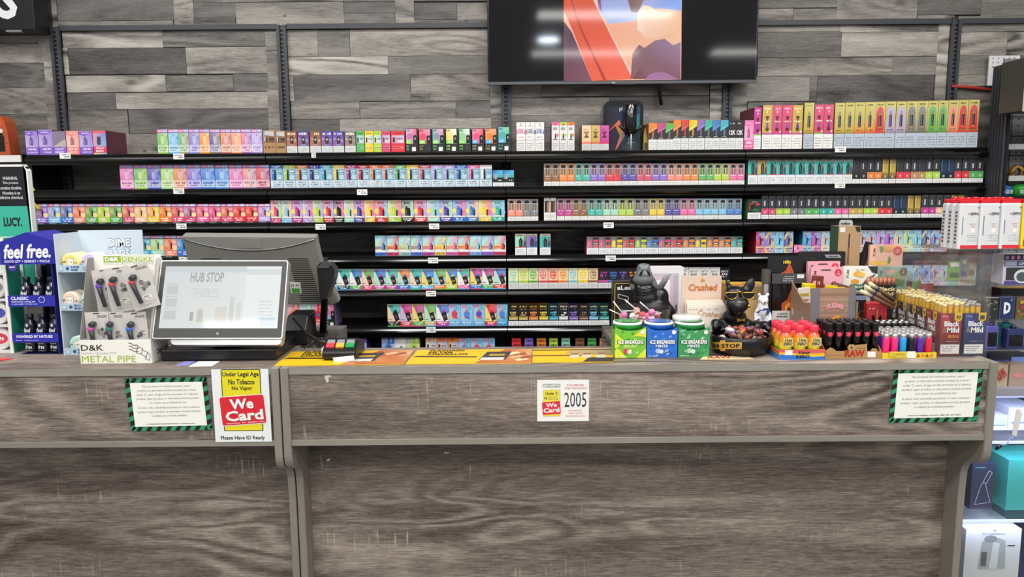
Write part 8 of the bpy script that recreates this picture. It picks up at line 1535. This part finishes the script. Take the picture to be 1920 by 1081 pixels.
m.poly([(xo - .2, z + .015), (xo - .018, z + .015), (xo - .018, z + .07), (xo - .026, z + .085), (xo - .2, z + .09)], y - .0004, '15110f'); m.poly([(xo - .2, zt - .04), (xo - .02, zt - .035), (xo - .028, zt - .006), (xo - .2, zt)], y - .0004, 'd8603a'); m.poly([(xo - .06, zt - .03), (xo - .03, zt - .03), (xo - .045, zt - .006)], y - .0006, '8a2a6a'); m.ell(xo - .03, zt - .055, .01, .008, y - .0006, 'e8e4e0', 12); m.build('print', PRINT, e)
for nm, pts, lab in (('a', [(49, 330), (66, 357), (20, 357), (20, 330)], 'yellow pointed flag card on the second shelf, far left'), ('b', [(53, 368), (76.5, 391), (50, 391), (50, 417), (20, 417), (20, 368)], 'yellow pointed flag card on the third shelf, far left')):
    m = MB(); P_ = [W(a, b, 2.818) for a, b in pts]; zmin = min(p[1] for p in P_); m.prism(P_[::-1], 2.8175, 2.8195, 'c8c020'); tag(m.build('flag_card', PRINT), lab, 'card')
# glass pipe set on the top shelf
Y = 2.89; x0, x1 = WX(1131, 240, Y), WX(1206, 240, Y); zt = WZ(1168, 188, Y); e = empty('pipe_carton', ((x0 + x1) / 2, Y, ZS[0]), 'black carton with aurora print and rounded top on top shelf', 'carton')
m = MB(); n = 8; out = [(x0, ZS[0]), (x1, ZS[0])] + [(x1 - .03 + .03 * math.cos(i / n * math.pi / 2), zt - .03 + .03 * math.sin(i / n * math.pi / 2)) for i in range(n + 1)] + [(x0 + .03 - .03 * math.sin(i / n * math.pi / 2), zt - .03 + .03 * math.cos(i / n * math.pi / 2)) for i in range(n + 1)]
m.prism(out, Y, Y + .09, '121214'); m.build('carton', GLOSS, e); m = MB(); y = Y - .0006; X = lambda f: x0 + f * (x1 - x0); Z = lambda f: ZS[0] + f * (zt - ZS[0])
m.rect(X(.08), X(.92), Z(.02), Z(.88), y, ['3a2438', '1c3a44', '2a4a60', '1e1a24']); m.poly([(X(.08), Z(.35)), (X(.4), Z(.62)), (X(.55), Z(.3)), (X(.35), Z(.05)), (X(.3), Z(.02)), (X(.42), Z(.3)), (X(.3), Z(.5))], y - .0003, ['e86a4a', 'f08a5a', 'b06ac0', 'e8a04a', 'e8703a', 'c8b040', 'e85a4a']); m.poly([(X(.6), Z(.1)), (X(.9), Z(.5)), (X(.9), Z(.75)), (X(.7), Z(.6))], y - .0003, ['2a8a6a', '3aa080', '3a8ac0', '6a8ab0']); m.text('pl', X(.4), X(.47), Z(.78), Z(.87), y - .0006, 'd8d8dc', .02); m.build('print', GLOSS, e)
Y = 2.853; cx = WX(1182, 240, Y); zb = ZS[0] + .0004; e = empty('water_pipe', (cx, Y, zb), 'black and clear glass water pipe before the aurora carton', 'water pipe')
m = MB(); m.lathe([(0, 0), (.03, 0), (.034, .006), (.03, .03), (.014, .05), (.01, .055)], 24, 'fff', (cx, Y, zb), cap=False); m.build('glass_base', GLASS, e)
m = MB(); zz0 = WZ(1182, 252, Y) - zb; zz1 = WZ(1182, 197, Y) - zb; m.lathe([(.008, .05), (.012, zz0), (.016, zz0 + .01), (.0225, zz0 + .03), (.0225, zz1), (.019, zz1 + .004), (.0, zz1 + .004)], 20, '141418', (cx, Y, zb)); m.build('chamber', BLKG, e)
for s in (-1, 1): m = MB(); m.tube([(cx + s * .01, Y - .006, zb + zz0 + .004), (cx + s * .03, Y - .01, zb + zz0 + .02), (cx + s * .044, Y - .012, zb + zz0 + .034)], .006, 8, '131316'); m.build('joint_arm', BLKG, e)
m = MB(); m.text('b', cx - .003, cx + .004, zb + zz1 - .03, zb + zz1 - .012, Y - .0232, 'c8ccd8', .02); m.build('letter', PRINT, e); m = MB(); m.tube([(cx, Y - .02, zb + .008), (cx, Y - .02, zb + zz0)], .0022, 6, 'e8e8ec'); m.build('stem', WHITEP, e)
Y = 2.86; x0 = WX(1207, 260, Y); m = MB(); m.prism([(x0, zb), (x0 + .018, zb), (x0 + .012, zb + .05), (x0 + .006, zb + .085), (x0, zb + .06)], Y, Y + .02, 'a8a048'); m.rect(x0 + .002, x0 + .014, zb + .004, zb + .028, Y - .0005, '4a4a42'); tag(m.build('olive_pouch', PRINT), 'small olive pouch right of the water pipe, top shelf', 'pouch')
# ================================================================== print belongs to the piece that carries it
HOST = dict(print=('carton', 'bag', 'mat'), label_print=('bottle', 'tub', 'can', 'tin'), side_print=('can',), lid_print=('tin',), lettering=('tin',), plate_lettering=('name_plate',), lens=('sunglass_frame',),
            display=('housing',), bezel=('housing',), cable=('body',), red_dot=('body',), label_sticker=('back_shell',), vent_slits=('back_shell',), trim_line=('top_cover',), warning_text=('header',), letter=('box', 'chamber'),
            nostril=('snout',), mouth_line=('body',), gold_stud=('dog',), bow_tie=('dog',), logo_plate=('case',), price_dot=('header',), poster=('frame',), holes=('board',), notice_strip=('band',))
def base(n): return n.split('.')[0]
for top in [o for o in bpy.data.objects if o.parent is None and o.children]:
    kids = list(top.children)
    for c in kids:
        for h in HOST.get(base(c.name), ()):
            b = [k for k in kids if base(k.name) == h and k.parent == top]
            if b and not (base(c.name) in ('sunglass_frame',) and False):
                if any(g for g in c.children): break          # never a fourth level
                p = min(b, key=lambda k: (Vector(k.location) - Vector(c.location)).length)
                if p.parent != top: break
                c.location = Vector(c.location) - Vector(p.location); c.parent = p; break
